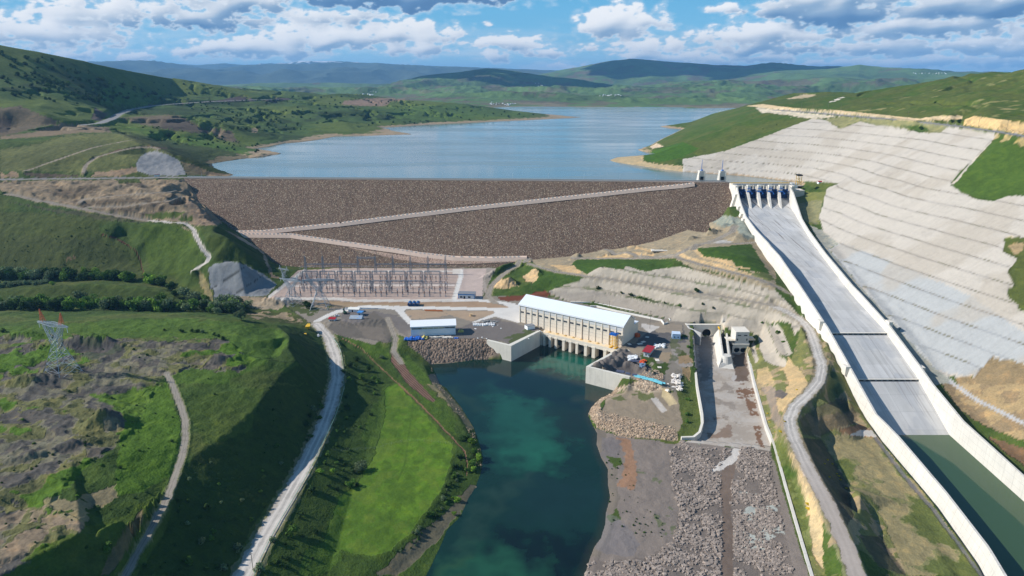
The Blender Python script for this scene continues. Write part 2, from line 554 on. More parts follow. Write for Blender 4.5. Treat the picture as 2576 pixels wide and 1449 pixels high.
for Y in range(236, 862, 12):
	W([(XL(Y) - 5, Y, outer_z(Y)), (XL(Y) - 16, Y, outer_z(Y) - .5)])
for Y in range(240, 960, 20):
	fz = FZ(Y)
	rz = interp(Y, [p[1] for p in rtop], [p[2] for p in rtop])
	W([((XL(Y) + XR(Y)) / 2, Y, fz - 6), (XR(Y) - 3, Y, fz - 6), (XL(Y) + 3, Y, fz - 6)])
	gz = max(rz - 7, fz + 1)
	W([(XR(Y) + 5, Y, min(gz, 84)), (XR(Y) + 14, Y, min(gz, 84))])
# shotcreted valley side right of the chute: ruled between its foot and the rim road
FOOTL = []
for Y in range(150, 861, 30):
	gz = interp(Y, [p[1] for p in rtop], [p[2] for p in rtop]) - 7
	FOOTL.append((XR(Y) + 20, Y, min(max(gz, FZ(Y) + 1), 85) + 1))
FOOTL += [(388, 885, 87), (394, 930, 91), (397, 970, 94), (372, 1000, 94), (348, 1025, 94), (308, 1048, 94), (267, 1071, 94), (230, 1120, 94), (196, 1177, 94)]
RIM_PX = [(1950, 277), (2050, 284), (2140, 292), (2280, 303), (2410, 317), (2500, 330), (2576, 342)]
RIML = [(560, 100, 180), (556, 300, 180), (545, 500, 180), (532, 620, 180)] + [un(x, y, 180) + (180,) for x, y in RIM_PX[::-1]]

def resample(pts, n):
	p = np.array(pts, float)
	d = np.concatenate([[0], np.cumsum(np.hypot(*np.diff(p[:, :2], axis=0).T))])
	t = np.linspace(0, d[-1], n)
	return np.stack([np.interp(t, d, p[:, k]) for k in range(3)], -1)

fa, ra = resample(FOOTL, 46), resample(RIML, 46)
for t in (0, .16, .32, .5, .68, .84):
	CP.extend([tuple(p) for p in fa * (1 - t) + ra * t])
L([(x, y) for x, y in RIM_PX], 180)
L([(x, y - 3) for x, y in RIM_PX], 180)
L([(1884, 264, 174), (1960, 266, 187), (2084, 273, 188), (2217, 288, 185), (2310, 297, 185), (2367, 290, 189), (2427, 293, 191), (2450, 293, 191), (2576, 311, 191)])
for Y in range(150, 560, 80):
	W([(572, Y, 194), (720, Y, 215), (1000, Y, 250)])
# headland and its shore
HSH = [(1575, 417), (1529, 403), (1550, 396), (1575, 384), (1600, 377), (1629, 369), (1660, 352), (1717, 325)]
L(HSH, 94)
LY([(1717, 325, 1990), (1760, 303, 2030), (1797, 284, 2060), (1840, 274, 1960), (1884, 264, 1850)])
L([(1680, 385, 104), (1720, 365, 116)], step=30)
RHR = [(1884, 262, 1850), (1957, 247, 1760), (1994, 234, 1700), (2117, 230, 1560), (2237, 225, 1430), (2350, 207, 1320), (2417, 190, 1260), (2484, 180, 1200), (2576, 172, 1120), (2750, 150, 1050), (2900, 140, 1000)]
r_ = LY(RHR)
W([(x + 90, y + 160, z - 45) for x, y, z in r_[::3]])
W([(x + 260, y + 500, 62) for x, y, z in r_[::3]])
LY([(2200, 262, 1130), (2350, 262, 1000), (2500, 250, 900)], step=40)
# --- left: foreground bench
L([(-60, 825, 58), (120, 812, 58), (250, 805, 57), (400, 800, 56), (550, 801, 54), (640, 806, 50), (690, 814, 46), (745, 822, 32), (775, 828, 24)])
L([(0, 850, 58), (300, 865, 57.5), (600, 850, 55), (650, 900, 54), (690, 850, 52), (400, 950, 57), (560, 1000, 50.5), (100, 1000, 58), (250, 1150, 58), (-100, 1200, 60)], step=60)
L([(700, 820, 46), (727, 843, 50), (725, 877, 49), (745, 905, 47), (690, 965, 46.5), (633, 1035, 47), (575, 1085, 47), (520, 1126, 47.5), (470, 1165, 48), (458, 1200, 47), (436, 1266, 45), (400, 1330, 42), (365, 1390, 40), (330, 1449, 38), (270, 1560, 37), (200, 1700, 35)])
L([(690, 835, 46), (700, 870, 46.5), (680, 905, 48)], step=12)
L([(433, 966, 55), (460, 1040, 52), (462, 1100, 51), (452, 1133, 50), (430, 1200, 48), (402, 1266, 45.5), (350, 1360, 42), (318, 1413, 41), (285, 1480, 40), (220, 1600, 38)])
L([(412, 1190, 56), (358, 1262, 57), (323, 1298, 57.5), (217, 1335, 58), (70, 1408, 58), (0, 1445, 58), (-150, 1530, 58)])
L([(390, 1250, 49), (340, 1310, 48), (240, 1370, 50), (160, 1420, 51), (60, 1480, 51)])
LROAD = [(797, 815, 20.3), (828, 850, 20.5), (845, 900, 20.5), (848, 950, 20.5), (835, 1010, 21), (810, 1080, 21), (762, 1180, 21.5), (713, 1270, 22), (665, 1350, 22.5), (612, 1449, 23), (560, 1560, 23.5), (490, 1700, 24)]
L([(x - 21 - 6 * (y > 1100) - 8 * (y > 1300), y, z) for x, y, z in LROAD])
L([(x + 21 + 5 * (y > 1300), y, z) for x, y, z in LROAD])
L([(905, 885, 12), (948, 930, 9), (962, 980, 8), (950, 1060, 7.5), (925, 1130, 7), (890, 1220, 7), (870, 1300, 7), (845, 1380, 7), (820, 1449, 7), (760, 1600, 7), (690, 1800, 7)])
L([(890, 870, 17), (900, 930, 15), (895, 1000, 14), (880, 1080, 13), (850, 1160, 13.5)], step=25)
L([(985, 958, 8), (1050, 1030, 7), (1110, 1090, 7), (1140, 1130, 7), (1135, 1180, 6), (1100, 1260, 6), (1040, 1340, 6), (960, 1410, 6), (900, 1449, 6), (840, 1560, 6), (760, 1800, 6)])
L([(1000, 950, 9), (1060, 1015, 8.5), (1120, 1080, 8), (1160, 1130, 7.5), (1175, 1160, 6)])
L([(1015, 905, 11), (1060, 960, 10), (1095, 1005, 9)], step=25)
L([(1065, 920, 9.5), (1085, 960, 9), (1120, 1000, 8), (1160, 1062, 7), (1182, 1110, 6.5), (1190, 1140, 6)])
L([(1150, 1180, 3), (1160, 1230, 2), (1120, 1290, 2), (1060, 1370, 2), (1010, 1430, 2), (970, 1500, 2), (900, 1650, 2)])
L([(940, 1200, 7), (1000, 1150, 7), (950, 1350, 7), (1050, 1200, 6.5)], step=60)
# --- valley with trees, small hill, slope fields
L([(-100, 778, 24), (0, 775, 24), (200, 775, 23), (400, 777, 22), (560, 785, 21), (640, 790, 20.5), (700, 790, 20)], step=30)
L([(-100, 735, 31), (0, 733, 31), (100, 719, 34), (200, 714, 35), (300, 717, 34), (400, 729, 31), (450, 745, 27), (490, 758, 24)])
L([(-100, 706, 28), (100, 704, 28), (300, 706, 26), (440, 718, 25), (520, 745, 23), (545, 772, 21)], step=20)
L([(-100, 680, 33), (0, 680, 33), (150, 686, 32), (330, 700, 28), (450, 712, 26)], step=30)
L([(-100, 655, 42), (0, 655, 42), (150, 655, 42), (330, 655, 38), (360, 690, 31), (440, 690, 32)], step=30)
L([(-100, 600, 60), (0, 600, 60), (150, 600, 60), (300, 605, 56), (350, 640, 43), (362, 665, 35), (450, 640, 46), (500, 600, 58)], step=30)
L([(320, 590, 58), (345, 625, 49), (355, 660, 36)], step=10)
L([(-100, 540, 77), (50, 545, 76), (200, 553, 74), (300, 560, 71), (360, 570, 68), (430, 565, 69)], step=30)
L([(-100, 480, 97), (20, 485, 95), (100, 505, 88), (180, 520, 83), (300, 542, 75), (370, 556, 70), (440, 560, 70), (478, 563, 70), (493, 580, 68), (505, 612, 60), (528, 645, 50), (524, 658, 47), (486, 684, 38), (466, 715, 28)], step=20)
for a, b in (((0, 470, 99), (470, 455, 100)),):
	L([a, b], step=30)
L([(120, 470, 97), (180, 500, 88), (250, 495, 90), (330, 485, 93), (440, 482, 95), (470, 490, 92)], step=20)
L([(210, 518, 83), (300, 510, 86), (400, 512, 86), (470, 505, 88), (500, 520, 82)], step=20)
L([(250, 530, 79), (380, 528, 80), (470, 535, 79), (520, 548, 74)], step=20)
L([(505, 568, 72), (545, 566, 72), (520, 600, 66), (560, 590, 70), (575, 600, 66)], step=20)
L([(545, 640, 54), (530, 660, 47), (560, 655, 50), (600, 650, 52)], step=20)
L([(600, 620, 58), (640, 650, 45), (670, 675, 34)], step=20)
L([(525, 675, 43), (545, 662, 46), (600, 668, 42), (650, 690, 33), (690, 716, 24), (700, 730, 20.5)], step=15)
L([(538, 766, 21), (560, 767, 20.5), (600, 745, 20.5), (672, 746, 20)], step=15)
L([(537, 728, 27), (560, 720, 28)], step=10)
L([(500, 690, 35), (515, 720, 28), (525, 750, 23)], step=15)
# --- left abutment hill
L([(-120, 452, 103), (0, 450, 103), (120, 450, 102), (300, 448, 101), (462, 445, 100)], step=30)
L([(-120, 437, 108), (0, 436, 108), (60, 430, 111), (140, 433, 108), (250, 430, 108), (300, 438, 105), (350, 428, 108)], step=30)
L([(350, 428, 108), (345, 400, 118), (370, 385, 124), (400, 382, 126), (440, 392, 121), (455, 405, 115), (465, 440, 101)], step=15)
LAR = [(40, 350, 140), (100, 332, 143), (180, 322, 146), (250, 326, 146), (320, 341, 143), (345, 352, 140), (385, 366, 134), (430, 382, 127), (500, 408, 112), (560, 430, 99), (590, 440, 94)]
L(LAR, step=16)
L([(-100, 400, 122), (0, 395, 124), (120, 390, 126), (230, 385, 128), (330, 385, 128)], step=40)
L([(462, 446, 100), (520, 447, 95), (592, 443, 93)], step=20)
L([(533, 413), (560, 408), (600, 402), (660, 395)], 94)
L([(660, 395), (690, 390), (713, 386), (690, 381), (640, 374), (680, 369), (720, 360), (800, 353), (859, 341)], 94)
L([(859, 341), (950, 341), (1000, 339), (1032, 336), (1000, 330), (958, 321), (1010, 318), (1078, 313), (1225, 307), (1378, 300), (1440, 297), (1472, 294)], 94)
L([(650, 388, 98), (680, 384.5, 97), (700, 385.5, 95.5)], step=8)
L([(880, 334, 100), (960, 333, 97.5), (1000, 334, 97), (1022, 336, 95.5)], step=8)
L([(1090, 306, 99), (1250, 300, 98), (1380, 295.5, 97), (1450, 294, 95.5)], step=10)
L([(430, 372, 116), (480, 385, 108), (520, 400, 98)], step=20)
L([(340, 335, 132), (420, 355, 120), (500, 372, 108), (580, 385, 99), (640, 388, 96)], step=30)
L([(300, 325, 138), (400, 335, 128), (520, 360, 112), (620, 372, 100)], step=30)
L([(560, 355, 106), (640, 362, 100), (720, 352, 99)], step=30)
# brown hill near the road bend
L([(-100, 320, 150), (0, 315, 150), (100, 318, 148), (200, 316, 147)], step=30)
LY([(-100, 283, 1310), (0, 278, 1320), (60, 274, 1350), (120, 285, 1340), (160, 300, 1340)], step=30)
L([(210, 314, 148), (250, 310, 149), (285, 298, 151), (300, 287, 153), (325, 276, 157), (400, 264, 162), (520, 256, 163), (640, 251, 164), (700, 249, 164)], step=20)
L([(305, 300, 149), (340, 293, 150), (430, 292, 150), (480, 300, 146), (520, 325, 128)], step=20)
L([(480, 285, 146), (600, 305, 128), (680, 320, 112), (760, 335, 101)], step=30)
L([(600, 270, 146), (720, 285, 133), (850, 300, 118), (920, 312, 104)], step=30)
L([(760, 262, 150), (900, 270, 138), (1000, 282, 122), (1120, 290, 112), (1250, 297, 101)], step=30)
# long ridge left, peninsula skyline
LR = [(-250, 70, 1600), (-120, 92, 1680), (0, 112, 1750), (100, 130, 1800), (200, 150, 1900), (300, 172, 2060), (400, 190, 2350), (480, 203, 2600), (560, 215, 2800), (640, 228, 2950), (700, 238, 3020), (760, 243, 3050), (820, 239, 3040), (859, 236, 3020), (909, 233, 3000), (975, 245, 2960), (1032, 252, 2900), (1125, 256, 2880), (1209, 266, 2850), (1292, 278, 2820), (1375, 287, 2780), (1440, 292, 2730), (1472, 294, 2650)]
r_ = LY(LR)
W([(x * 1.05, y * 1.05 + 60, z - 40 if z > 150 else min(z - 20, 88)) for x, y, z in r_[::2]])
W([(x * 1.15, y * 1.15 + 150, 105 if x < -350 else 80) for x, y, z in r_[::2]])
LY([(-120, 185, 1520), (0, 195, 1580), (150, 215, 1640), (300, 232, 1850), (450, 240, 2330)], step=50)
LY([(-120, 235, 1400), (0, 240, 1430), (120, 252, 1480), (240, 266, 1600)], step=50)
# reservoir bed and outer frame
for X in range(-2600, 3200, 400):
	for Y in (3150, 3350):
		if X > -500:
			W([(X, Y, 70)])
		else:
			W([(X, Y, 130)])
for X, Y in ((-100, 1200), (100, 1200), (0, 1500), (200, 1600), (300, 1900), (100, 1800), (500, 2300), (300, 2200), (600, 2700), (900, 2500), (1200, 2700), (400, 2450), (800, 3000), (1500, 3000), (1800, 2600), (300, 3000), (0, 1350), (-250, 1280), (250, 1350)):
	W([(X, Y, 66)])
W([(-400, 110, 56), (-250, 110, 50), (-100, 110, 22), (-40, 110, 10), (0, 110, 4), (60, 110, 8), (150, 110, 10), (220, 110, 8), (300, 110, 10)])
W([(-1500, 1200, 240), (-1200, 900, 160), (-900, 700, 80), (-900, 500, 62), (-800, 300, 60), (-2600, 2400, 260), (-2600, 1800, 330), (2000, 1800, 120)])
W([(-2600, 3400, 150), (3200, 3400, 70), (2800, 2500, 80)])
print('control points', len(CP))

# ------------------------------------------------------------------ fan grid seen from above: fine near, coarse far
TH = np.radians(np.linspace(-48, 48, 1240))
dep = np.radians(np.linspace(58, 17.5, 640))
R1 = 215.0 / np.tan(dep)
R2 = np.exp(np.arange(math.log(R1[-1] * 1.003), math.log(3600), 0.0031))
R3 = np.exp(np.linspace(math.log(R2[-1] * 1.006), math.log(34000), 330))
RR = np.concatenate([R1, R2, R3])
NR, NTH = len(RR), len(TH)
GX = RR[:, None] * np.sin(TH)[None, :]
GY = RR[:, None] * np.cos(TH)[None, :]
LRR = np.log(RR)
cp = np.array(CP, float)
ct = np.arctan2(cp[:, 0], cp[:, 1])
cl = np.log(np.hypot(cp[:, 0], cp[:, 1]))
# drop near-duplicates
key = np.round(np.stack([ct, cl]) * 900).astype(int)
_, ui = np.unique(key, axis=1, return_index=True)
ct, cl, cz = ct[ui], cl[ui], cp[ui, 2]
res = delaunay_2d_cdt([Vector((a, b)) for a, b in zip(ct, cl)], [], [], 0, 1e-7)
vv, tris, orig = res[0], res[2], res[3]
vz = [cz[o[0]] if o else 0 for o in orig]
Z = np.full((NR, NTH), 90.0)
for tri in tris:
	(x0, y0), (x1, y1), (x2, y2) = [vv[i] for i in tri]
	z0, z1, z2 = [vz[i] for i in tri]
	j0 = np.searchsorted(TH, min(x0, x1, x2))
	j1 = np.searchsorted(TH, max(x0, x1, x2), 'right')
	i0 = np.searchsorted(LRR, min(y0, y1, y2))
	i1 = np.searchsorted(LRR, max(y0, y1, y2), 'right')
	if j1 <= j0 or i1 <= i0:
		continue
	px = TH[j0:j1][None, :]
	py = LRR[i0:i1][:, None]
	d = (y1 - y2) * (x0 - x2) + (x2 - x1) * (y0 - y2)
	if abs(d) < 1e-14:
		continue
	a = ((y1 - y2) * (px - x2) + (x2 - x1) * (py - y2)) / d
	b = ((y2 - y0) * (px - x2) + (x0 - x2) * (py - y2)) / d
	c = 1 - a - b
	m = (a >= -1e-6) & (b >= -1e-6) & (c >= -1e-6)
	zz = a * z0 + b * z1 + c * z2
	Z[i0:i1, j0:j1][m] = zz[m]
# gentle rounding of the control net
Zs = Z.copy()
for _ in range(3):
	Zs[1:-1, 1:-1] = (Zs[1:-1, 1:-1] * 2 + Zs[:-2, 1:-1] + Zs[2:, 1:-1] + Zs[1:-1, :-2] + Zs[1:-1, 2:]) / 6
Z = Zs

# far country: ranges described by their skylines
PHI = np.degrees(TH)

def sky_profile(pts, Y0):
	azp, hz = [], []
	for x, y in pts:
		p = uy(x, y, Y0)
		azp.append(math.degrees(math.atan2(p[0], p[1])))
		r = math.hypot(p[0], p[1])
		hz.append((p[2] - CAMZ) / r)
	return np.interp(PHI, azp, hz)

RANGES = [  # skyline, distance, width towards the viewer, seed
	([(-300, 260), (500, 245), (700, 238), (900, 236), (1000, 240), (1150, 238), (1300, 235), (1500, 238), (1650, 245), (1800, 240), (2000, 235), (2300, 235), (2900, 235)], 4700, 1300),
	([(-300, 225), (400, 215), (600, 218), (780, 222), (900, 222), (1000, 222), (1150, 214), (1300, 217), (1500, 219), (1650, 212), (1750, 203), (1900, 199), (2050, 196), (2200, 197), (2500, 197), (2900, 195)], 6600, 1700),
	([(-300, 230), (700, 224), (850, 228), (942, 222), (1000, 205), (1059, 191), (1120, 184), (1180, 177), (1225, 171), (1280, 176), (1359, 188), (1450, 198), (1550, 216), (1700, 225), (2900, 225)], 7900, 1500),
	([(-300, 235), (1600, 228), (1700, 218), (1817, 196), (1897, 182), (1980, 177), (2084, 173), (2130, 166), (2164, 162), (2217, 168), (2317, 173), (2384, 181), (2480, 182), (2576, 186), (2900, 190)], 9300, 2200),
	([(-300, 230), (1150, 228), (1300, 200), (1379, 182), (1430, 172), (1492, 161), (1540, 152), (1589, 147), (1650, 152), (1717, 157), (1800, 163), (1874, 165), (1910, 160), (1947, 156), (2000, 160), (2050, 166), (2110, 165), (2200, 175), (2330, 172), (2400, 178), (2600, 180), (2900, 185)], 11500, 2600),
	([(-300, 150), (100, 152), (227, 155), (280, 153), (333, 151), (390, 152), (433, 158), (480, 166), (540, 176), (575, 170), (610, 163), (700, 161), (767, 161), (859, 156), (940, 158), (1025, 162), (1100, 166), (1192, 169), (1300, 173), (1379, 176), (1500, 180), (1700, 185), (2100, 190), (2900, 190)], 19000, 5200),
	([(-300, 150), (200, 152), (420, 160), (500, 163), (560, 159), (610, 162), (720, 157), (760, 153), (860, 154), (900, 156), (1000, 170), (1200, 180), (2900, 190)], 25000, 4500),
]
far = smooth01(RR, 3250, 3700)[:, None]
ZF = np.full((NR, NTH), 60.0)
shore = 3480 + 60 * np.sin(TH * 40)[None, :]
ZF = np.where(RR[:, None] > shore, np.minimum(94 + (RR[:, None] - shore) * 0.03, 118), 70 + 0 * RR[:, None])
rid = 1 - np.abs(fbm(GX / 1500, GY / 1500, 6, 3, .52)) * 2.0
rid2 = fbm(GX / 700 + 9, GY / 700, 5, 13, .55)
ridF = 1 - np.abs(fbm(GX / 3200, GY / 3800, 4, 4, .45)) * 2.0
for prof, R0, wd in RANGES:
	hz = sky_profile(prof, R0)[None, :]
	azw = (fbm(PHI / 6.0, PHI * 0 + R0 * .001, 3, int(R0)) * wd * .12)[None, :]
	r = RR[:, None] - azw
	top = CAMZ + hz * R0
	base = 110 + (R0 - 3500) * 0.012
	t = np.clip((r - (R0 - wd)) / wd, 0, 1)
	s = t * t * (3 - 2 * t) * .55 + t * .45
	# spurs: ridged noise carves the face but not the skyline
	rr_k = rid if R0 < 9000 else ridF
	carve = (.9 - rr_k) * (wd * 0.035) * np.clip(np.sin(t * math.pi), 0, 1) ** .7
	base = 116 + (base - 116) * np.clip(t * 3, 0, 1)
	front = base + (top - base) * s - np.maximum(carve, -20) + (rid2 if R0 < 9000 else ridF * .5) * wd * .007 * np.clip(np.sin(t * math.pi), 0, 1)
	back = top - (r - R0) * 0.20
	z = np.where(r <= R0, front, back)
	z = np.where(t <= 0, -1e3, z)
	ZF = np.maximum(ZF, z)
roll = (rid2 * 16 + (rid - .5) * 22) * smooth01(RR, 3600, 4300)[:, None] * smooth01(RR, 9000, 5200)[:, None]
ZF = ZF + np.where(ZF > 96, roll * .7, 0)
ZF = np.where(RR[:, None] > shore + 5, np.maximum(ZF, 95), ZF)
Z = Z * (1 - far) + ZF * far
# ------------------------------------------------------------------ projections, lookups
PX, PY = pr(GX, GY, Z)

def visible_lookup():
	"""nearest terrain vertex for every picture cell"""
	bx = (PX / 2).astype(int)
	by = (PY / 2).astype(int)
	ok = (bx >= -60) & (bx < 1348) & (by >= 0) & (by < 760)
	buf = np.full((760, 1408), 1 << 40, np.int64)
	ii, jj = np.nonzero(ok)
	code = ii.astype(np.int64) * NTH + jj
	np.minimum.at(buf, (by[ok], bx[ok] + 60), code)
	return buf

BUF = visible_lookup()

def locate(x, y):
	bx, by = int(x / 2) + 60, int(y / 2)
	for k in range(2, 14):
		a = BUF[max(0, by - k):by + k + 1, max(0, bx - k):bx + k + 1]
		if a.size:
			c = a.min()
			if c < (1 << 40):
				# refine: closest of the candidates in front
				return divmod(int(c), NTH)
	return None

def surf(x, y):
	"""place on the ground at a picture position"""
	r = locate(x, y)
	if r is None:
		X, Y = un(x, y, 20)
		return (X, Y, 20.0)
	i, j = r
	Yv = GY[i, j]
	ys = Yv * np.linspace(.955, 1.045, 19)
	prev = None
	for Y in ys:
		p = uy(x, y, Y)
		f = p[2] - height(p[0], p[1])
		if prev is not None and prev[0] > 0 >= f:
			t = prev[0] / (prev[0] - f)
			Y = prev[1] + (Y - prev[1]) * t
			p = uy(x, y, Y)
			return (p[0], p[1], height(p[0], p[1]))
		prev = (f, Y)
	return (float(GX[i, j]), float(GY[i, j]), float(Z[i, j]))

def height(X, Y):
	th = math.atan2(X, Y)
	r = math.hypot(X, Y)
	j = (th - TH[0]) / (TH[1] - TH[0])
	j = min(max(j, 0), NTH - 1.001)
	i = int(np.searchsorted(RR, r)) - 1
	i = min(max(i, 0), NR - 2)
	f = min(max((r - RR[i]) / (RR[i + 1] - RR[i]), 0), 1)
	j0 = int(j)
	g = j - j0
	return float((Z[i, j0] * (1 - g) + Z[i, j0 + 1] * g) * (1 - f) + (Z[i + 1, j0] * (1 - g) + Z[i + 1, j0 + 1] * g) * f)

def inside(poly, X, Y):
	"""points in polygon (arrays)"""
	poly = np.asarray(poly, float)
	x0, y0, x1, y1 = poly[:, 0].min(), poly[:, 1].min(), poly[:, 0].max(), poly[:, 1].max()
	m = (X >= x0) & (X <= x1) & (Y >= y0) & (Y <= y1)
	out = np.zeros(X.shape, bool)
	if not m.any():
		return out
	xs, ys = X[m], Y[m]
	c = np.zeros(xs.shape, bool)
	n = len(poly)
	for k in range(n):
		ax, ay = poly[k]
		bx_, by_ = poly[(k + 1) % n]
		if ay == by_:
			continue
		t = (ay > ys) != (by_ > ys)
		c ^= t & (xs < (bx_ - ax) * (ys - ay) / (by_ - ay) + ax)
	out[m] = c
	return out

def seg_dist(pts, X, Y, maxd):
	"""distance to a polyline of (x, y, z) and the height of its closest point"""
	pts = np.asarray(pts, float)
	d = np.full(X.shape, 1e9)
	zz = np.zeros(X.shape)
	for a, b in zip(pts[:-1], pts[1:]):
		m = (X > min(a[0], b[0]) - maxd) & (X < max(a[0], b[0]) + maxd) & (Y > min(a[1], b[1]) - maxd) & (Y < max(a[1], b[1]) + maxd)
		if not m.any():
			continue
		ex, ey = b[0] - a[0], b[1] - a[1]
		l2 = ex * ex + ey * ey + 1e-9
		t = np.clip(((X[m] - a[0]) * ex + (Y[m] - a[1]) * ey) / l2, 0, 1)
		dd = np.hypot(X[m] - a[0] - t * ex, Y[m] - a[1] - t * ey)
		cur = d[m]
		better = dd < cur
		tmp = zz[m]
		tmp[better] = (a[2] + (b[2] - a[2]) * t)[better]
		zz[m] = tmp
		d[m] = np.where(better, dd, cur)
	return d, zz

def poly_dist(poly, X, Y, maxd):
	pts = [(p[0], p[1], 0) for p in poly] + [(poly[0][0], poly[0][1], 0)]
	d, _ = seg_dist(pts, X, Y, maxd)
	ins = inside([(p[0], p[1]) for p in poly], X, Y)
	return np.where(ins, -d, d), ins

def wpoly(pts, z):
	return [un(x, y, z) for x, y in pts]

fl_ = (np.abs(Z - 94) < .35) & (GY > 1100) & (RR[:, None] < 3400)
Z[fl_] -= 2.0
near = RR < 1400
# river channel
quay = [(1085, 916), (1135, 913), (1192, 905), (1283, 903), (1372, 868), (1500, 905), (1478, 961), (1583, 973)]
RIV = wpoly(WEST[::-1] + quay + EAST, WZ)
NI = int(near.sum())
gx, gy = GX[:NI], GY[:NI]
zn = Z[:NI]
d, ins = poly_dist(RIV, gx, gy, 14)
zn[...] = np.where(ins, np.minimum(zn, np.maximum(WZ - 5.0, WZ - 0.1 - 0.5 * np.abs(np.where(np.abs(d) > 1e6, 20, d)))), zn)
# powerhouse tailrace pocket: sheer walls there, ground stays clear of the concrete
PHA, PHB = (6.96, 589.0), (93.14, 530.67)
PU = (.828, -.5607)
PV = (.5607, .828)

def PH(s, t):
	return (PHA[0] + PU[0] * s + PV[0] * t, PHA[1] + PU[1] * s + PV[1] * t)

POCK = [un(1283, 868, 20), un(1355, 833, 20), PH(24, .5), PH(103.5, .5), un(1552, 882, 20), un(1480, 922, 20), un(1478, 961, WZ), un(1283, 904, WZ)]
d, ins = poly_dist(POCK, gx, gy, 6)
zn[...] = np.where(ins, WZ - 4.0, zn)
# dam footprint: ground lies under the fill
FOOT = [on_dam(x, y)[:2] for x, y in LED] + [on_dam(x, y)[:2] for x, y in [(900, 674), (1100, 674), (1250, 674)] + RED]
FOOT = FOOT + [(XL(860) - 3, 862), (XL(890) - 3, 892), (294, 935), (-455, dam_crest_y(-455))]
d, ins = poly_dist(FOOT, gx, gy, 20)
zn[...] = np.where(ins, np.minimum(zn, dam_z(gx, gy) - np.clip(-d * .8, 0, 6)), zn)
# chute trench
tr = (gx > np.interp(gy, _RY, _LX) - 1.6) & (gx < np.interp(gy, _RY, _RX) + 1.6) & (gy < 935)
zn[...] = np.where(tr, np.minimum(zn, np.interp(gy, _RY, _FZ) - 4), zn)
# outlet canal with sheer walls
CAN_PX = [(1741, 845), (1808, 845), (1822, 868), (1874, 884), (1896, 960), (1927, 1070), (1940, 1108), (1938, 1134), (1716, 1112), (1756, 1104), (1770, 1062), (1752, 966), (1742, 842)]
CAN = wpoly(CAN_PX, 8.3)
d, ins = poly_dist(CAN, gx, gy, 4)
zn[...] = np.where(ins, np.minimum(zn, 8.3), zn)

# iron out folds of the control net along the shotcreted banks
bx_ = inside(np.array([(1400, 640), (1700, 600), (1930, 600), (2010, 740), (2000, 815), (1730, 805), (1660, 800), (1390, 745)], float), PX[:NI], PY[:NI]).astype(float)
for _ in range(4):
	bx_[:, 1:-1] = (bx_[:, :-2] + bx_[:, 1:-1] + bx_[:, 2:]) / 3
for _ in range(3):
	kr = 11
	pz = np.pad(zn, ((0, 0), (kr + 1, kr)), 'edge')
	cz_ = np.cumsum(pz, 1)
	zn += ((cz_[:, 2 * kr + 1:] - cz_[:, :-(2 * kr + 1)]) / (2 * kr + 1) - zn) * bx_
for _ in range(3):
	zn[1:-1] += ((zn[:-2] + zn[2:]) / 2 - zn[1:-1]) * .5 * bx_[1:-1]

sc_ = inside(np.array(ZE([(200, 800), (540, 690), (600, 640), (720, 575), (1240, 615), (1600, 572), (2000, 682), (2400, 780), (2600, 840), (2860, 1100), (2700, 1170), (2400, 1290), (2050, 1225), (1640, 1165), (1480, 1130), (1000, 1030), (640, 945), (400, 950)])), PX[:NI], PY[:NI]).astype(float)
for _ in range(2):
	sc_[1:-1, 1:-1] = (sc_[:-2, 1:-1] + sc_[2:, 1:-1] + sc_[1:-1, :-2] + sc_[1:-1, 2:] + sc_[1:-1, 1:-1]) / 5
zk_ = (zn - 21.0) / 8.6 + fbm(gx / 90, gy / 90, 2, 93) * .15
fk_ = zk_ - np.floor(zk_)
SCM, SCF = sc_ > .5, fk_
zn += sc_ * 8.6 * (np.clip(fk_ / .68, 0, 1) - fk_) * .95
# worked ground: small dumps and cuts
def mound(x, y, h, rx, ry, rot=0.0, seed=0, sharp=1.0):
	X0, Y0, z0 = surf(x, y)
	dx, dy = gx - X0, gy - Y0
	m = (np.abs(dx) < 3 * max(rx, ry)) & (np.abs(dy) < 3 * max(rx, ry))
	c, s = math.cos(rot), math.sin(rot)
	u = (dx[m] * c + dy[m] * s) / rx
	v = (-dx[m] * s + dy[m] * c) / ry
	q = np.sqrt(u * u + v * v) + .12 * fbm(gx[m] / 4, gy[m] / 4, 3, seed)
	t = np.clip(1 - q / 1.0, 0, 1)
	zn[m] = zn[m] + h * (np.minimum(t * 1.35, 1) if sharp > .5 else t * t * (3 - 2 * t))

mound(1275, 718, 9, 15, 12, 0, 1)
mound(1345, 690, 6, 10, 20, .3, 2, 0)
mound(1222, 672, 0, 4, 4)
mound(1275, 680, 8, 9, 38, -.95, 3)
mound(700, 762, 7, 26, 14, 0, 4, 0)
mound(900, 812, 3.0, 40, 14, 0, 5, 0)
mound(1630, 640, 4, 40, 7, .15, 6, 0)
mound(1540, 640, 4, 30, 6, .1, 7, 0)
mound(1590, 627, 5, 26, 5, -.2, 8, 0)
mound(1450, 650, 6, 9, 7, 0, 9)
mound(1790, 590, 7, 16, 10, .5, 10, 0)
mound(1740, 605, 5, 14, 7, .5, 11, 0)
mound(1860, 600, 5, 14, 10, .2, 12, 0)
mound(1820, 572, 5, 12, 10, .9, 13, 0)
mound(1695, 668, 3, 10, 6, 0, 14, 0)
mound(80, 960, 6, 18, 9, .2, 15, 0)
mound(140, 930, 3, 20, 10, .2, 16, 0)
mound(250, 1070, 5, 12, 6, .5, 17, 0)
mound(290, 1060, 6, 14, 9, .4, 18, 0)
mound(560, 905, 4.5, 15, 7, .5, 19)
mound(180, 870, 5, 40, 9, .1, 20, 0)
mound(255, 862, 5, 30, 9, -.2, 21, 0)
mound(60, 845, 4, 26, 6, 0, 22, 0)
mound(150, 1130, 3, 30, 6, .7, 23, 0)
mound(1648, 915, 0, 3, 3)
mound(1060, 1090, 0, 3, 3)
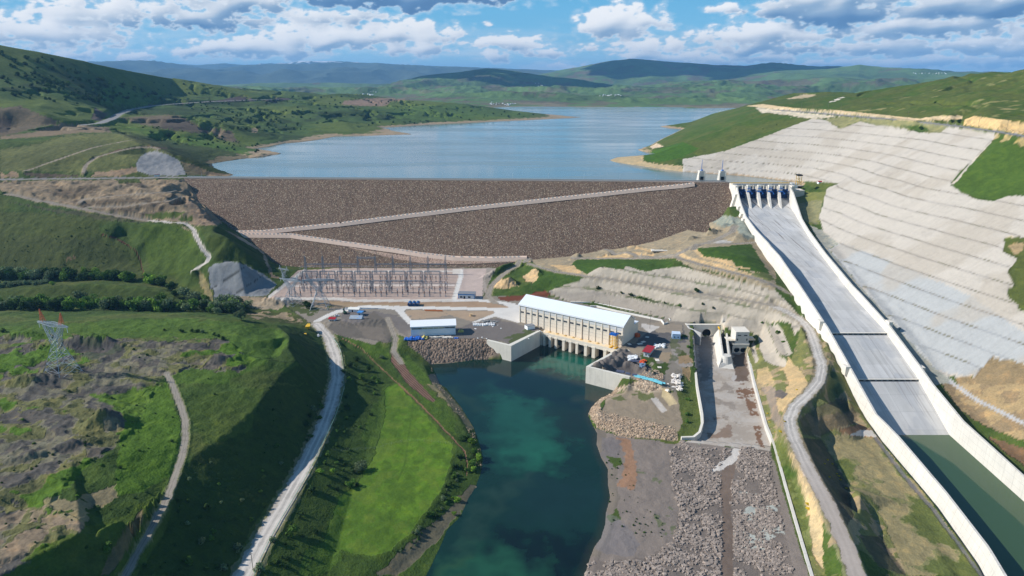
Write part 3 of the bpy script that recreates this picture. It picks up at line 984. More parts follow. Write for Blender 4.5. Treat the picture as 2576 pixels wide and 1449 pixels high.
for (x, y) in ZB([(1060, 650), (1150, 650), (980, 700), (1100, 720), (1120, 790), (1010, 800), (900, 790), (830, 840), (930, 870), (1060, 850), (740, 860), (650, 900), (700, 930), (790, 900), (880, 950), (990, 880), (1180, 900), (1270, 900), (1340, 930), (1400, 960), (1560, 1020), (1640, 1050)]):
	mound(x, y, 2.6, 3.4, 3.0, 0, int(x))
# terraces on the big slope right of the chute: narrow benches every ~12 m of height
slope_band = (gx > 330) & (gx < 530) & (gy > 330) & (gy < 1180)
# noise relief, by how natural the ground is
nat = np.ones(zn.shape)
flatp = wpoly([(690, 752), (838, 674), (1248, 674), (1235, 700), (1215, 745), (1320, 745), (1400, 752), (1690, 806), (1735, 812), (1735, 900), (1583, 949), (1480, 923), (1355, 833), (1283, 866), (1229, 855), (1025, 852), (985, 830), (830, 838), (790, 815)], 20)
d, ins = poly_dist(flatp, gx, gy, 12)
nat = np.where(ins, 0.02, np.clip(d / 12, 0.02, 1))
for q in (EAST, WEST):
	dd_, _ = seg_dist([(a, b, 0) for a, b in wpoly(q, WZ)], gx, gy, 12)
	nat = np.minimum(nat, np.clip(dd_ / 12, .15, 1))
d, ins = poly_dist(FOOT, gx, gy, 20)
nat = np.where(ins, 0.0, np.minimum(nat, np.clip(d / 20, .1, 1)))
d, ins = poly_dist(CAN, gx, gy, 10)
nat = np.where(ins, 0, np.minimum(nat, np.clip(d / 10, 0.03, 1)))
chd = np.minimum(np.abs(gx - np.interp(gy, _RY, _LX)), np.abs(gx - np.interp(gy, _RY, _RX)))
nat = np.where(tr, 0, np.minimum(nat, np.clip(chd / 25, 0.03, 1)))
sm = slope_band & (gx > np.interp(gy, _RY, _RX))
nat = np.where(sm, np.minimum(nat, .12), nat)
big = fbm(gx / 60, gy / 60, 4, 41)
fine = fbm(gx / 9, gy / 9, 4, 42)
rr_ = np.hypot(gx, gy)
ampf = np.where(gx < -150, 1.0, .55)
zn += nat * ampf * (big * 1.6 * smooth01(rr_, 150, 900) + fine * .55)
# rough tipped ground in the left foreground
waste = np.array([(-50, 850), (180, 845), (420, 860), (560, 850), (640, 905), (600, 930), (480, 920), (400, 960), (330, 1090), (200, 1180), (120, 1270), (220, 1320), (60, 1400), (-100, 1440)], float)
wm = inside(waste, PX[:NI], PY[:NI])
rg = 1 - np.abs(fbm(gx / 34 + gy / 90, gy / 16, 4, 61)) * 2.2
zn += np.where(wm, smooth01(nat, 0, 1) * (rg * 1.5 - .3), 0)
ben = inside(np.array([(-60, 458), (470, 454), (505, 500), (547, 548), (500, 570), (370, 556), (180, 522), (40, 492), (-60, 480)], float), PX[:NI], PY[:NI]) & (gx < -300) & (nat > .3)
zs_ = zn / 7.5 + gx / 130 + fbm(gx / 60, gy / 60, 3, 66) * .5
fs_ = zs_ - np.floor(zs_)
zn += np.where(ben, 7.5 * (smooth01(fs_, .35, 1) - fs_) * .9 + fbm(gx / 14, gy / 14, 4, 67) * 1.6, 0)
# gullies on the left hills (real relief, far part)
hm = (GX < -120) & (GY > 1250) & (GY < 3100) & (Z > 97)
gul = np.abs(fbm(GX / 260, GY / 300, 5, 71, .55))
Z -= np.where(hm, np.where(hm, np.clip(16 - gul * 90, 0, 16) * smooth01(Z, 97, 125) * (1 - smooth01(Z, 170, 250)), 0), 0)
Z += np.where(hm, fbm(GX / 120, GY / 120, 4, 72) * 4 * smooth01(Z, 96, 120) * (1 - .7 * smooth01(Z, 150, 230)), 0)
hm2 = (GX > 560) & (GY < 2000) & (GY > 300) & (Z > 195)
Z += np.where(hm2, fbm(GX / 150, GY / 150, 4, 73) * 6 * smooth01(Z, 195, 215) - 4 * smooth01(.1 - np.abs(fbm(GX / 200, GY / 260, 3, 74)), 0, .1), 0)

# roads: levelled strips
ROADS = []
RN = fbm(GX / 6, GY / 6, 3, 88)

def road(name, pts, width, cls, shoulder=5.0, flat=True, dz=0.0, z3=False):
	if z3:
		zt = [p[2] for p in pts]
		zk = [0]
		for a, b in zip(pts[:-1], pts[1:]):
			zk.append(zk[-1] + math.hypot(b[0] - a[0], b[1] - a[1]))
	P = []
	for k in range(len(pts) - 1):
		a, b = pts[k], pts[k + 1]
		n = max(1, int(math.hypot(b[0] - a[0], b[1] - a[1]) / 12))
		for q in range(n + (k == len(pts) - 2)):
			t = q / n
			P.append((a[0] + (b[0] - a[0]) * t, a[1] + (b[1] - a[1]) * t))
	if z3:
		dk = np.concatenate([[0], np.cumsum([math.hypot(b[0] - a[0], b[1] - a[1]) for a, b in zip(P[:-1], P[1:])])])
		S = [un(x, y, z) + (z,) for (x, y), z in zip(P, np.interp(dk, zk, zt))]
	else:
		S = [surf(x, y) for x, y in P]
	zz = np.array([s[2] for s in S])
	ker = np.ones(5) / 5
	if len(zz) > 6:
		pad = np.concatenate([[zz[0]] * 2, zz, [zz[-1]] * 2])
		zz = np.convolve(pad, ker, 'valid')
	S = [(s[0], s[1], z + dz) for s, z in zip(S, zz)]
	dd_, hz_ = seg_dist(S, GX, GY, width / 2 + shoulder + 2)
	if flat:
		t = np.clip((dd_ - width / 2) / shoulder, 0, 1)
		t = t * t * (3 - 2 * t)
		m = dd_ < width / 2 + shoulder
		Z[m] = (hz_ * (1 - t) + Z * t)[m]
	wob = RN * min(1.1, width * .12)
	ROADS.append((name, dd_ + wob < width / 2, cls, np.where(dd_ < width, dd_ / width, 9).astype(np.float32)))
	return S

road('river_road', [(p[0], p[1]) for p in LROAD[:-1]], 9.6, 'gravel_road', shoulder=3)
road('hill_road', [(p[0], p[1]) for p in ROADR[:-1]], 8.0, 'gravel_road', shoulder=3)
road('bench_road', [(1330, 664), (1400, 684), (1473, 694), (1553, 705), (1620, 716), (1693, 730), (1810, 745), (1880, 756), (1945, 768)], 5.5, 'track', shoulder=1.5)
road('upper_track', [(1320, 655), (1380, 645), (1440, 635), (1520, 630), (1590, 640), (1640, 648), (1700, 640), (1740, 622), (1800, 605), (1840, 585), (1850, 565)], 7, 'track', shoulder=3)
road('upper_track_two', [(1440, 650), (1560, 650), (1650, 650), (1700, 645), (1760, 665), (1830, 682), (1900, 700), (1960, 722), (1995, 745)], 6, 'track', shoulder=3)
road('upper_track_three', [(1740, 617), (1800, 612), (1860, 612), (1900, 610)], 6, 'track', shoulder=3)
road('yard_track', [(1310, 650), (1290, 672), (1250, 705), (1235, 720), (1228, 745), (1245, 762)], 6, 'track', shoulder=3)
road('left_track', [(418, 936), (433, 966), (455, 1020), (466, 1060), (466, 1100), (460, 1140), (440, 1200), (417, 1262), (375, 1340), (335, 1410), (300, 1480)], 3.4, 'track', shoulder=2)
road('spoil_track', [(975, 800), (995, 850), (990, 885), (1010, 915)], 4.5, 'track', shoulder=4)
road('abutment_road', [(-40, 452), (120, 450), (300, 448), (380, 447), (462, 446)], 12, 'asphalt_road', shoulder=5)
road('valley_road', [(210, 314, 148), (250, 310, 149), (285, 298, 151), (300, 287, 153), (325, 276, 157), (400, 264, 162), (520, 256, 163), (640, 251, 164), (700, 249, 164)], 18, 'asphalt_road', shoulder=10, z3=True)
road('bench_path', [(20, 487), (100, 505), (180, 520), (300, 543), (370, 555)], 9, 'track', shoulder=3)
road('bench_path_two', [(200, 512), (210, 500), (260, 496), (340, 488), (440, 481)], 5, 'track', shoulder=2)
road('bench_path_three', [(215, 522), (300, 520), (400, 508), (462, 498)], 5, 'track', shoulder=2)
road('ditch_path', [(378, 555), (470, 562), (486, 575), (497, 605), (526, 648), (520, 660), (486, 684)], 4.5, 'concrete_ditch', shoulder=1.5)
road('rim_road', [(x, y, 180) for x, y in RIM_PX], 8, 'asphalt_road', shoulder=3, z3=True)
road('slope_path', [(60, 432), (150, 400), (230, 372), (330, 352)], 4, 'track', shoulder=2)
road('slope_path_two', [(210, 440), (215, 415), (240, 395), (330, 372), (400, 368)], 5, 'track', shoulder=2)
zn = Z[:NI]
Z[:NI][tr] = np.minimum(Z[:NI][tr], (np.interp(gy, _RY, _FZ) - 4)[tr])
PX, PY = pr(GX, GY, Z)
BUF = visible_lookup()
# ------------------------------------------------------------------ benches on the shotcreted valley side
SHOT = (T(2, 0, [(0, 1200), (320, 1140), (600, 1040), (850, 940), (980, 895), (1080, 905), (1190, 970), (1340, 915), (1440, 940), (1620, 960), (1800, 1000), (1940, 1000), (2010, 950), (2390, 1010), (2300, 1100), (2200, 1200), (2090, 1300), (2020, 1390), (2100, 1449)])
		+ T(2, 1, [(2210, 50), (2340, 68), (2450, 30), (2700, 0), (2700, 330), (2430, 350), (2420, 450), (2530, 500), (2500, 560), (2450, 610), (2510, 650), (2500, 720), (2450, 740), (2460, 800), (2540, 860), (2530, 890), (2700, 920), (2700, 1310), (2330, 1250), (2200, 1400), (2170, 1385), (2000, 1400), (1900, 1330), (1690, 1090), (1400, 770), (1200, 520), (1110, 440), (1180, 390), (1060, 300), (1030, 190), (1055, 110), (1070, 40), (1090, -30)])
		+ T(2, 0, [(1180, 1385), (860, 1365), (400, 1315), (0, 1295)]))
sh_m = inside(SHOT, PX, PY) & (GX > 260) & (GY < 1400)
zt = (Z - 88) / 9.5 + fbm(GX / 120, GY / 200, 3, 91) * .10 + GY / 700.0
fr = zt - np.floor(zt)
Z[sh_m] += (9.5 * (np.minimum(fr / .86, 1) - fr) * .95)[sh_m]
PX, PY = pr(GX, GY, Z)
BUF = visible_lookup()

# ------------------------------------------------------------------ ground cover: colour and kind of every spot
K = 1.30
NX = fbm(GX / 7, GY / 7, 3, 101)
NY = fbm(GX / 7 + 40, GY / 7, 3, 102)
N60 = fbm(GX / 70, GY / 70, 4, 103)
N18 = fbm(GX / 18, GY / 18, 4, 104)
N5 = fbm(GX / 5, GY / 5, 3, 105)
NF = fbm(GX / 420, GY / 420, 5, 106)
CLS = ['ground', 'meadow', 'shotcrete_slope', 'gravel_yard', 'gravel_road', 'concrete_road', 'track', 'asphalt_road', 'ploughed_field', 'canal_floor', 'concrete_ditch', 'hills', 'rubble_ground', 'riprap', 'mountains']
CI = {n: i for i, n in enumerate(CLS)}
cls = np.zeros(Z.shape, np.int16)
col = np.zeros(Z.shape + (3,), np.float32)
tuft = np.ones(Z.shape, np.float32)           # how grassy (relief of the cover)

def pc(c):
	return np.array([v / K for v in lin(*c)])

def setc(m, c, cl=None, tf=None, amt=1.0):
	a = amt if not hasattr(amt, 'shape') else amt[m][:, None]
	col[m] = col[m] * (1 - a) + pc(c) * a
	if cl is not None:
		cls[m] = CI[cl]
	if tf is not None:
		tuft[m] = tf

def P(c, poly, cl=None, jit=3.0, tf=None, amt=1.0, thr=None, nz=None, ymin=0, ymax=1e9):
	q = np.asarray(poly, float)
	x0, y0, x1, y1 = q[:, 0].min() - 12, q[:, 1].min() - 12, q[:, 0].max() + 12, q[:, 1].max() + 12
	m = (PX > x0) & (PX < x1) & (PY > y0) & (PY < y1) & (GY > ymin) & (GY < ymax)
	if not m.any():
		return
	mm = np.zeros(PX.shape, bool)
	mm[m] = inside(q, PX[m] + NX[m] * jit, PY[m] + NY[m] * jit)
	if thr is not None:
		mm &= (N18 if nz is None else nz) > thr
	setc(mm, c, cl, tf, amt)

def ribbon(c, pts, wpx, cl=None, jit=1.0, tf=None, amt=1.0, ymin=0, ymax=1e9, thr=None):
	"""a strip along a picture line"""
	for a, b in zip(pts[:-1], pts[1:]):
		dx, dy = b[0] - a[0], b[1] - a[1]
		l = math.hypot(dx, dy) + 1e-6
		nx, ny = -dy / l * wpx / 2, dx / l * wpx / 2
		ex, ey = dx / l * wpx * .3, dy / l * wpx * .3
		P(c, [(a[0] + nx - ex, a[1] + ny - ey), (b[0] + nx + ex, b[1] + ny + ey), (b[0] - nx + ex, b[1] - ny + ey), (a[0] - nx - ex, a[1] - ny - ey)], cl, jit, tf, amt, thr, ymin=ymin, ymax=ymax)

def Z4(pts):
	return [(644 + a * .25, 603.7 + b * .25) for a, b in pts]

allm = np.ones(Z.shape, bool)
setc(allm, (92, 122, 52))
setc(allm, (120, 132, 70), amt=smooth01(N60, -.1, .5) * .6)
setc(allm, (68, 98, 40), amt=smooth01(-N60 + N18 * .5, 0, .6) * .6)
LH = (GX < 0) & (GY > 1150)
setc(LH, (84, 112, 56), amt=np.full(Z.shape, .6))
setc(LH, (112, 132, 58), amt=smooth01(NF, -.05, .3) * .8)
setc(LH, (62, 84, 44), amt=smooth01(-NF + N60 * .5, .1, .5) * .8)
RH = (GX > 300) & (GY > 300) & (Z > 96)
setc(RH, (116, 130, 66), amt=np.full(Z.shape, .8))
setc(RH, (92, 122, 50), amt=smooth01(N60 - N18 * .3, -.05, .4) * .8)
setc(RH, (168, 150, 108), amt=smooth01(N60 * .7 + N18 * .4 + (GX - 700) / 1500, .25, .6) * .7)
setc(RH & (GY > 1150), (86, 122, 48), amt=smooth01(N60, -.4, .2) * .6)
# far country
fh = (RR[:, None] > 3300) & np.ones(Z.shape, bool)
setc(fh, (104, 136, 72), 'hills')
NH = fbm(GX / 800, GY / 800, 6, 111, .55)
NH2 = fbm(GX / 260, GY / 260, 5, 112, .55)
setc(fh, (122, 148, 84), amt=smooth01(NH2, 0, .5) * .8)
setc(fh, (82, 108, 62), amt=smooth01(-NH + NH2 * .4, 0, .5) * .8)
gzf = np.hypot(*np.gradient(Z))
setc(fh & (rid < .18) & (NH2 > -.05), (112, 94, 84), amt=np.full(Z.shape, .75))
setc(fh & (Z < 98 + NH2 * 5), (138, 128, 104), amt=np.full(Z.shape, .8))
setc(fh & (RR[:, None] > 4300) & (RR[:, None] < 7200) & (NH2 * .6 + rid * .3 > .36), (104, 88, 84), amt=np.full(Z.shape, .6))
mt_ = (RR[:, None] > 13000) & np.ones(Z.shape, bool)
setc(mt_, (86, 100, 82), 'mountains')
snow = smooth01(Z + fbm(GX / 900, GY / 900, 6, 113, .6) * 120, 700, 760) * ((np.degrees(TH) < 0)[None, :])
setc(mt_ & (snow > .35), (250, 250, 252), amt=snow)
# reservoir margin
mrg = (GY > 930) & (RR[:, None] < 3400) & (Z < 97.5 + N18 * 1.5) & (Z > 80)
setc(mrg, (170, 150, 122), tf=.1)

# ---- left hills
P((112, 100, 80), T(0, 0, [(-40, 820), (150, 800), (280, 850), (460, 920), (300, 960), (60, 1020), (-40, 1030)]), jit=4, tf=.3)
P((78, 70, 62), T(0, 0, [(-40, 880), (100, 880), (60, 1000), (-40, 1000)]), tf=.3)
P((140, 124, 100), T(0, 0, [(0, 1030), (250, 1000), (480, 920), (620, 940), (820, 960), (840, 1000), (620, 1000), (200, 1040), (0, 1050)]), tf=.2)
P((118, 104, 84), T(0, 0, [(900, 890), (1280, 865), (1400, 885), (1500, 950), (1600, 1000), (1400, 980), (1200, 965), (1010, 925)]), jit=5, tf=.3)
P((96, 84, 70), T(0, 0, [(1190, 895), (1400, 890), (1560, 985), (1580, 1010), (1450, 1000), (1230, 970)]), jit=5, tf=.3)
P((120, 106, 86), T(0, 0, [(1560, 960), (1750, 990), (1800, 1080), (1650, 1050)]), jit=4, tf=.4)
P((74, 66, 66), T(0, 0, [(1060, 810), (1130, 785), (1240, 783), (1180, 800)]), jit=1, tf=.2)
P((84, 74, 72), T(0, 0, [(1330, 785), (1640, 758), (1800, 728), (1900, 740), (1930, 765), (1600, 768)]), jit=1, tf=.2)
P((84, 74, 72), T(0, 0, [(1980, 762), (2100, 735), (2180, 740), (2200, 750), (2050, 768)]), jit=1, tf=.2)
P((100, 88, 80), T(0, 0, [(690, 900), (720, 810), (780, 850), (830, 850), (760, 915)]), jit=2, tf=.2)
P((150, 126, 106), T(1, 0, [(20, 760), (280, 738), (370, 740), (520, 752), (370, 765), (340, 800), (150, 800), (0, 790)]), jit=3, tf=.2)
P((172, 148, 120), T(0, 0, [(1900, 970), (1940, 960), (1950, 1000), (1905, 1000)]), jit=2)
P((96, 140, 52), T(0, 0, [(740, 790), (800, 650), (930, 640), (960, 680), (1240, 700), (1180, 780), (1000, 810)]), amt=.6, jit=9)
P((98, 138, 50), T(0, 0, [(820, 930), (1100, 970), (1500, 1040), (1900, 1140), (1850, 1170), (1400, 1080), (1000, 990)]), amt=.6, jit=9)
P((104, 140, 58), T(1, 0, [(350, 800), (900, 790), (1500, 860), (1100, 900), (600, 905), (400, 890)]), amt=.5, jit=9)
P((124, 128, 80), T(0, 0, [(0, 1130), (300, 1080), (500, 1020), (900, 1000), (1250, 1090), (1300, 1180), (1050, 1200), (950, 1300), (0, 1290)]), jit=4, amt=.75, tf=.5)
P((98, 106, 62), T(0, 0, [(230, 1150), (600, 1050), (1000, 1060), (700, 1180), (300, 1270), (0, 1290), (0, 1200)]), jit=6, amt=.6)
P((60, 68, 42), T(0, 0, [(830, 970), (1240, 1060), (1700, 1130), (1900, 1190), (1600, 1240), (1700, 1290), (1770, 1320), (1500, 1320), (1350, 1190), (1000, 1060)]), jit=4, amt=.55)  # slope turned from the sun: its shade is painted into the colour
P((160, 138, 112), T(0, 0, [(40, 1320), (90, 1290), (130, 1300), (140, 1340), (0, 1345), (0, 1290)]), jit=2, tf=.1)
P((164, 142, 116), T(0, 0, [(690, 1330), (720, 1300), (850, 1290), (1020, 1260), (1040, 1290), (900, 1340)]), jit=3, tf=.1)
P((104, 92, 76), T(0, 0, [(130, 1300), (580, 1320), (600, 1335), (300, 1345)]), jit=2, tf=.2)
P((158, 156, 154), T(0, 0, [(1025, 1240), (1060, 1180), (1110, 1150), (1180, 1140), (1260, 1165), (1350, 1210), (1405, 1315), (1300, 1330), (1120, 1320), (1035, 1290)]), 'shotcrete_slope', jit=.5, tf=0)
P((140, 118, 98), T(0, 0, [(1360, 1215), (1450, 1240), (1600, 1300), (1700, 1320), (1410, 1320)]), jit=2, tf=.1, amt=.7)
ribbon((110, 88, 68), T(0, 0, [(640, 1310), (650, 1260), (700, 1200), (900, 1130), (1120, 1105), (1260, 1120)]), 3.2, jit=.8, ymin=950)
# ---- left abutment benches
P((156, 140, 116), [(-60, 455), (470, 451), (500, 488), (530, 530), (560, 560), (545, 566), (500, 570), (470, 562), (378, 553), (300, 540), (200, 520), (100, 505), (20, 484), (-60, 470)], jit=3, tf=.15)
P((112, 100, 86), T(0, 1, [(520, 60), (700, 60), (1200, 60), (1400, 40), (1220, 130), (900, 160), (700, 130), (560, 110)]), amt=.6, thr=-.1, tf=.2)
for pl in ([(560, 110), (640, 62), (900, 52), (1200, 44), (1000, 80), (760, 92), (640, 112)], [(720, 150), (900, 125), (1150, 70), (1250, 30), (1330, 10), (1280, 70), (1100, 120), (900, 160)], [(860, 200), (1000, 180), (1190, 140), (1210, 100), (1380, 60), (1400, 90), (1220, 160), (1000, 205)], [(350, 0), (700, -60), (760, -20), (600, 40), (480, 50)], [(900, -110), (1080, -60), (1100, -30), (940, -60)]):
	P((104, 93, 78), T(0, 1, pl), jit=3, amt=.75, tf=.2)
P((84, 76, 66), T(0, 1, [(60, 70), (350, 120), (700, 160), (900, 200), (1100, 215), (1000, 230), (700, 200), (300, 130), (0, 60)]), jit=6, amt=.7, tf=.3)
P((104, 128, 60), T(0, 1, [(1090, 170), (1250, 150), (1420, 150), (1300, 200), (1150, 205)]), jit=3)
P((104, 128, 60), T(0, 1, [(1350, 210), (1470, 165), (1490, 210), (1370, 225)]), jit=3)
P((96, 116, 52), [(293, 453), (350, 450), (355, 460), (300, 462)], jit=1)
P((150, 132, 112), T(0, 1, [(1380, 50), (1440, 60), (1560, 160), (1640, 260), (1800, 330), (2000, 460), (2060, 620), (2120, 660), (2040, 640), (1990, 500), (1780, 350), (1600, 250), (1480, 240), (1440, 150)]), jit=3, tf=.2)
P((182, 166, 146), T(0, 1, [(1790, 340), (1830, 345), (1990, 450), (2030, 560), (2010, 560), (1960, 460)]), jit=1, tf=.2)
P((164, 148, 128), T(0, 1, [(1310, 255), (1400, 265), (1425, 290), (1340, 285)]), jit=1, tf=.1)
# ---- fields
P((98, 116, 58), T(0, 1, [(-60, 150), (200, 150), (700, 190), (760, 300), (980, 420), (1070, 560), (1070, 660), (500, 640), (-60, 570)]), jit=3, amt=.85)
P((92, 108, 62), T(0, 1, [(-60, 330), (700, 340), (900, 420), (1000, 560), (1050, 660), (500, 620), (-60, 560)]), jit=9, amt=.6)  # lower field toned darker, shading of a hollow put into the colour
P((138, 110, 88), T(0, 1, [(415, 510), (480, 480), (560, 480), (640, 490), (540, 530), (430, 535)]), jit=7, amt=.8, thr=-.15)
P((98, 130, 46), T(0, 1, [(1065, 230), (1330, 250), (1420, 290), (1560, 480), (1480, 560), (1400, 620), (1150, 650), (1110, 480)]), jit=3)
P((86, 116, 42), T(0, 1, [(1150, 480), (1500, 440), (1540, 520), (1400, 640), (1200, 660)]), jit=9, amt=.6)
ribbon((100, 62, 50), T(0, 1, [(770, 320), (860, 345), (950, 390), (1020, 440), (1060, 520), (1080, 600), (1075, 660)]), 2.8, jit=1.5, tf=.1)
P((88, 112, 48), T(0, 1, [(1500, 250), (1640, 250), (1800, 350), (1980, 460), (2030, 600), (1900, 560), (1850, 540), (1700, 520), (1620, 520), (1560, 380)]), jit=3, tf=1)
P((142, 144, 144), T(0, 1, [(1570, 580), (1620, 540), (1740, 520), (1850, 550), (1990, 620), (2090, 700), (2010, 785), (1800, 790), (1660, 860), (1620, 850), (1610, 740), (1590, 730)]), 'shotcrete_slope', jit=.8, tf=0)
ribbon((84, 86, 84), T(0, 1, [(1600, 730), (1850, 565)]), 2.0, jit=.4, tf=0)
ribbon((84, 86, 84), T(0, 1, [(1660, 850), (1990, 625)]), 2.2, jit=.4, tf=0)
P((164, 146, 112), T(0, 1, [(1500, 600), (1540, 620), (1580, 720), (1610, 830), (1560, 830), (1540, 760), (1500, 680)]), jit=4, amt=.7, tf=.3)
P((168, 152, 128), T(0, 1, [(1680, 850), (1800, 790), (2000, 790), (2150, 820), (2130, 880), (2000, 890), (1850, 860), (1700, 870)]), jit=3, tf=.1)
P((88, 96, 52), T(0, 1, [(1800, 870), (2100, 900), (2300, 940), (2330, 1000), (2200, 1000), (1850, 960)]), jit=7, amt=.7)
P((160, 142, 114), T(0, 1, [(1870, 920), (2100, 900), (2300, 960), (2280, 990), (2050, 950), (1900, 960)]), jit=8, thr=-.1)
P((150, 138, 118), T(0, 1, [(2240, 870), (2330, 880), (2380, 960), (2330, 990), (2270, 930)]), jit=3, tf=.2)
P((80, 104, 40), T(0, 1, [(-60, 715), (300, 700), (700, 705), (1100, 740), (1300, 780), (1450, 840), (1000, 840), (500, 830), (0, 830)]), jit=3, amt=.7)
# ---- foreground bench
P((100, 138, 48), T(0, 1, [(-60, 1020), (500, 1000), (900, 960), (1400, 950), (1900, 1000), (2100, 1040), (2180, 1120), (2100, 1240), (1900, 1340), (1700, 1449), (1300, 1449), (1300, 1300), (1700, 1200), (1600, 1120), (1000, 1090), (600, 1090), (-60, 1120)]), jit=6, amt=.85)
WASTE = [(-60, 850), (180, 843), (420, 858), (560, 850), (640, 905), (600, 935), (480, 925), (410, 945), (330, 1090), (220, 1170), (120, 1280), (240, 1340), (60, 1420), (-60, 1480)]
P((112, 112, 72), WASTE, jit=10, tf=.7)
P((122, 118, 98), WASTE, jit=10, thr=.13, nz=N60 * .6 + N18 * .6, tf=.25)
P((94, 90, 84), WASTE, jit=10, thr=.22, nz=N18 + N5 * .4, tf=.15)
P((100, 142, 40), WASTE, jit=10, thr=.2, nz=-N60 - N18 * .5, tf=1)
P((88, 84, 82), T(0, 1, [(480, 1110), (640, 1080), (900, 1130), (940, 1200), (900, 1250), (700, 1260), (540, 1200)]), jit=8, tf=.1, amt=.85)
P((104, 98, 90), T(0, 1, [(1500, 1350), (1600, 1250), (1650, 1210), (1720, 1220), (1700, 1280), (1640, 1330)]), jit=4, tf=.1)
P((104, 148, 36), T(0, 2, [(650, 90), (900, 60), (1270, 0), (1300, 150), (1370, 300), (1370, 600), (1280, 700), (1100, 800), (860, 850), (880, 620), (900, 420), (960, 280), (900, 200)]), jit=8, amt=.85)
P((158, 138, 112), T(0, 2, [(-60, 1050), (150, 950), (350, 850), (520, 880), (880, 760), (880, 860), (700, 960), (640, 1090), (300, 1220), (-60, 1400)]), jit=9, amt=.75, thr=.02, tf=.2)
P((98, 126, 44), T(0, 2, [(150, 1340), (400, 1180), (650, 1090), (1000, 960), (1250, 700), (1300, 760), (1100, 960), (700, 1140), (250, 1340)]), jit=5, amt=.85)
P((118, 100, 84), T(0, 2, [(850, 1250), (950, 1080), (1080, 950), (1090, 1000), (960, 1250), (830, 1449), (760, 1449)]), jit=5, amt=.8, tf=.2)
P((90, 118, 42), T(0, 2, [(1400, 100), (2030, 20), (1920, 200), (1900, 360), (1750, 470), (1540, 440), (1440, 240)]), jit=6, amt=.6)
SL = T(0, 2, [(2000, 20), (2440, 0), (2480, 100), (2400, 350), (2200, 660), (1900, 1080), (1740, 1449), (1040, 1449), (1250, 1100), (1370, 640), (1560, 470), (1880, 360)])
P((66, 92, 38), SL, jit=5, amt=.75)  # darker green inside the slope's shadow outline, shade painted in
P((66, 92, 38), T(0, 1, [(2190, 1040), (2330, 1060), (2450, 1200), (2490, 1449), (2000, 1449), (2280, 1300), (2000, 1270), (2160, 1200)]), jit=5, amt=.75)  # upper end of the same shadowed slope, also painted darker
# ---- meadow by the river
P((74, 104, 40), [(860, 840), (960, 900), (1040, 960), (1130, 1060), (1190, 1130), (1215, 1160), (1190, 1240), (1120, 1330), (1060, 1440), (640, 1449), (780, 1200), (860, 1000)], jit=4, amt=.8)
MEAD = T(1, 2, [(330, 40), (430, 0), (520, 110), (640, 240), (750, 380), (840, 470), (820, 620), (750, 800), (640, 960), (500, 1130), (380, 1260), (200, 1300), (0, 1260)]) + T(0, 2, [(2480, 1310), (2440, 1200), (2560, 850)]) + T(1, 2, [(120, 760), (250, 530), (330, 250)])
ribbon((86, 118, 42), MEAD + MEAD[:1], 16, jit=7, amt=.8)
P((112, 158, 40), MEAD, 'meadow', jit=3.5, tf=.5)
P((98, 140, 42), MEAD, jit=4, amt=.7, thr=.05, nz=N60)
P((124, 152, 56), MEAD, jit=4, amt=.45, thr=.18, nz=N18)
P((90, 126, 40), MEAD, jit=4, amt=.5, thr=.22, nz=-N18 + N5 * .3)
ribbon((88, 128, 40), T(1, 2, [(560, 30), (520, 300), (480, 600), (380, 850)]), 5, jit=2, amt=.6)
P((94, 132, 44), T(0, 2, [(2250, 1449), (2300, 1250), (2420, 1210), (2560, 1000), (2576, 1320), (2440, 1449)]), jit=6, amt=.8)
P((92, 130, 42), T(1, 2, [(230, 180), (330, 40), (330, 250), (250, 480), (180, 480), (150, 400)]), jit=5, amt=.6)
P((94, 130, 44), T(1, 1, [(0, 1060), (120, 1080), (300, 1140), (360, 1240), (320, 1290), (250, 1240), (100, 1150), (0, 1110)]), jit=3, amt=.8)
P((94, 130, 44), T(1, 2, [(520, 0), (600, 0), (800, 150), (860, 270), (850, 330), (880, 400), (780, 330), (640, 180)]), jit=3, amt=.8)
P((98, 134, 46), T(1, 1, [(440, 1240), (500, 1230), (700, 1449), (600, 1449)]), jit=3, amt=.8)
P((124, 96, 82), T(1, 1, [(380, 1210), (430, 1240), (500, 1340), (590, 1449), (500, 1449), (370, 1270)]) , 'ploughed_field', jit=1.5, tf=.1)
P((124, 96, 82), T(1, 2, [(500, 0), (595, 0), (710, 125), (690, 140), (640, 110)]), 'ploughed_field', jit=1.5, tf=.1)
P((160, 140, 118), T(1, 1, [(650, 1380), (700, 1370), (760, 1449), (690, 1449)]), jit=2, tf=.2)
P((150, 134, 108), T(1, 2, [(640, 0), (740, 0), (900, 180), (1000, 330), (960, 350), (880, 230), (740, 90)]), jit=4, tf=.3, amt=.8)
ribbon((138, 104, 84), T(1, 2, [(430, 0), (560, 120), (700, 260), (830, 400), (930, 510), (950, 600), (945, 690)]), 3.2, jit=1, tf=.1)
ribbon((150, 116, 92), T(1, 1, [(0, 1100), (150, 1180), (300, 1330), (430, 1449)]), 2.0, jit=1, tf=.1)
P((110, 98, 88), T(1, 2, [(960, 760), (1030, 760), (960, 900), (760, 1130), (600, 1300), (420, 1449), (260, 1449), (500, 1200), (750, 1000), (900, 850)]), jit=6, tf=.2, amt=.8)
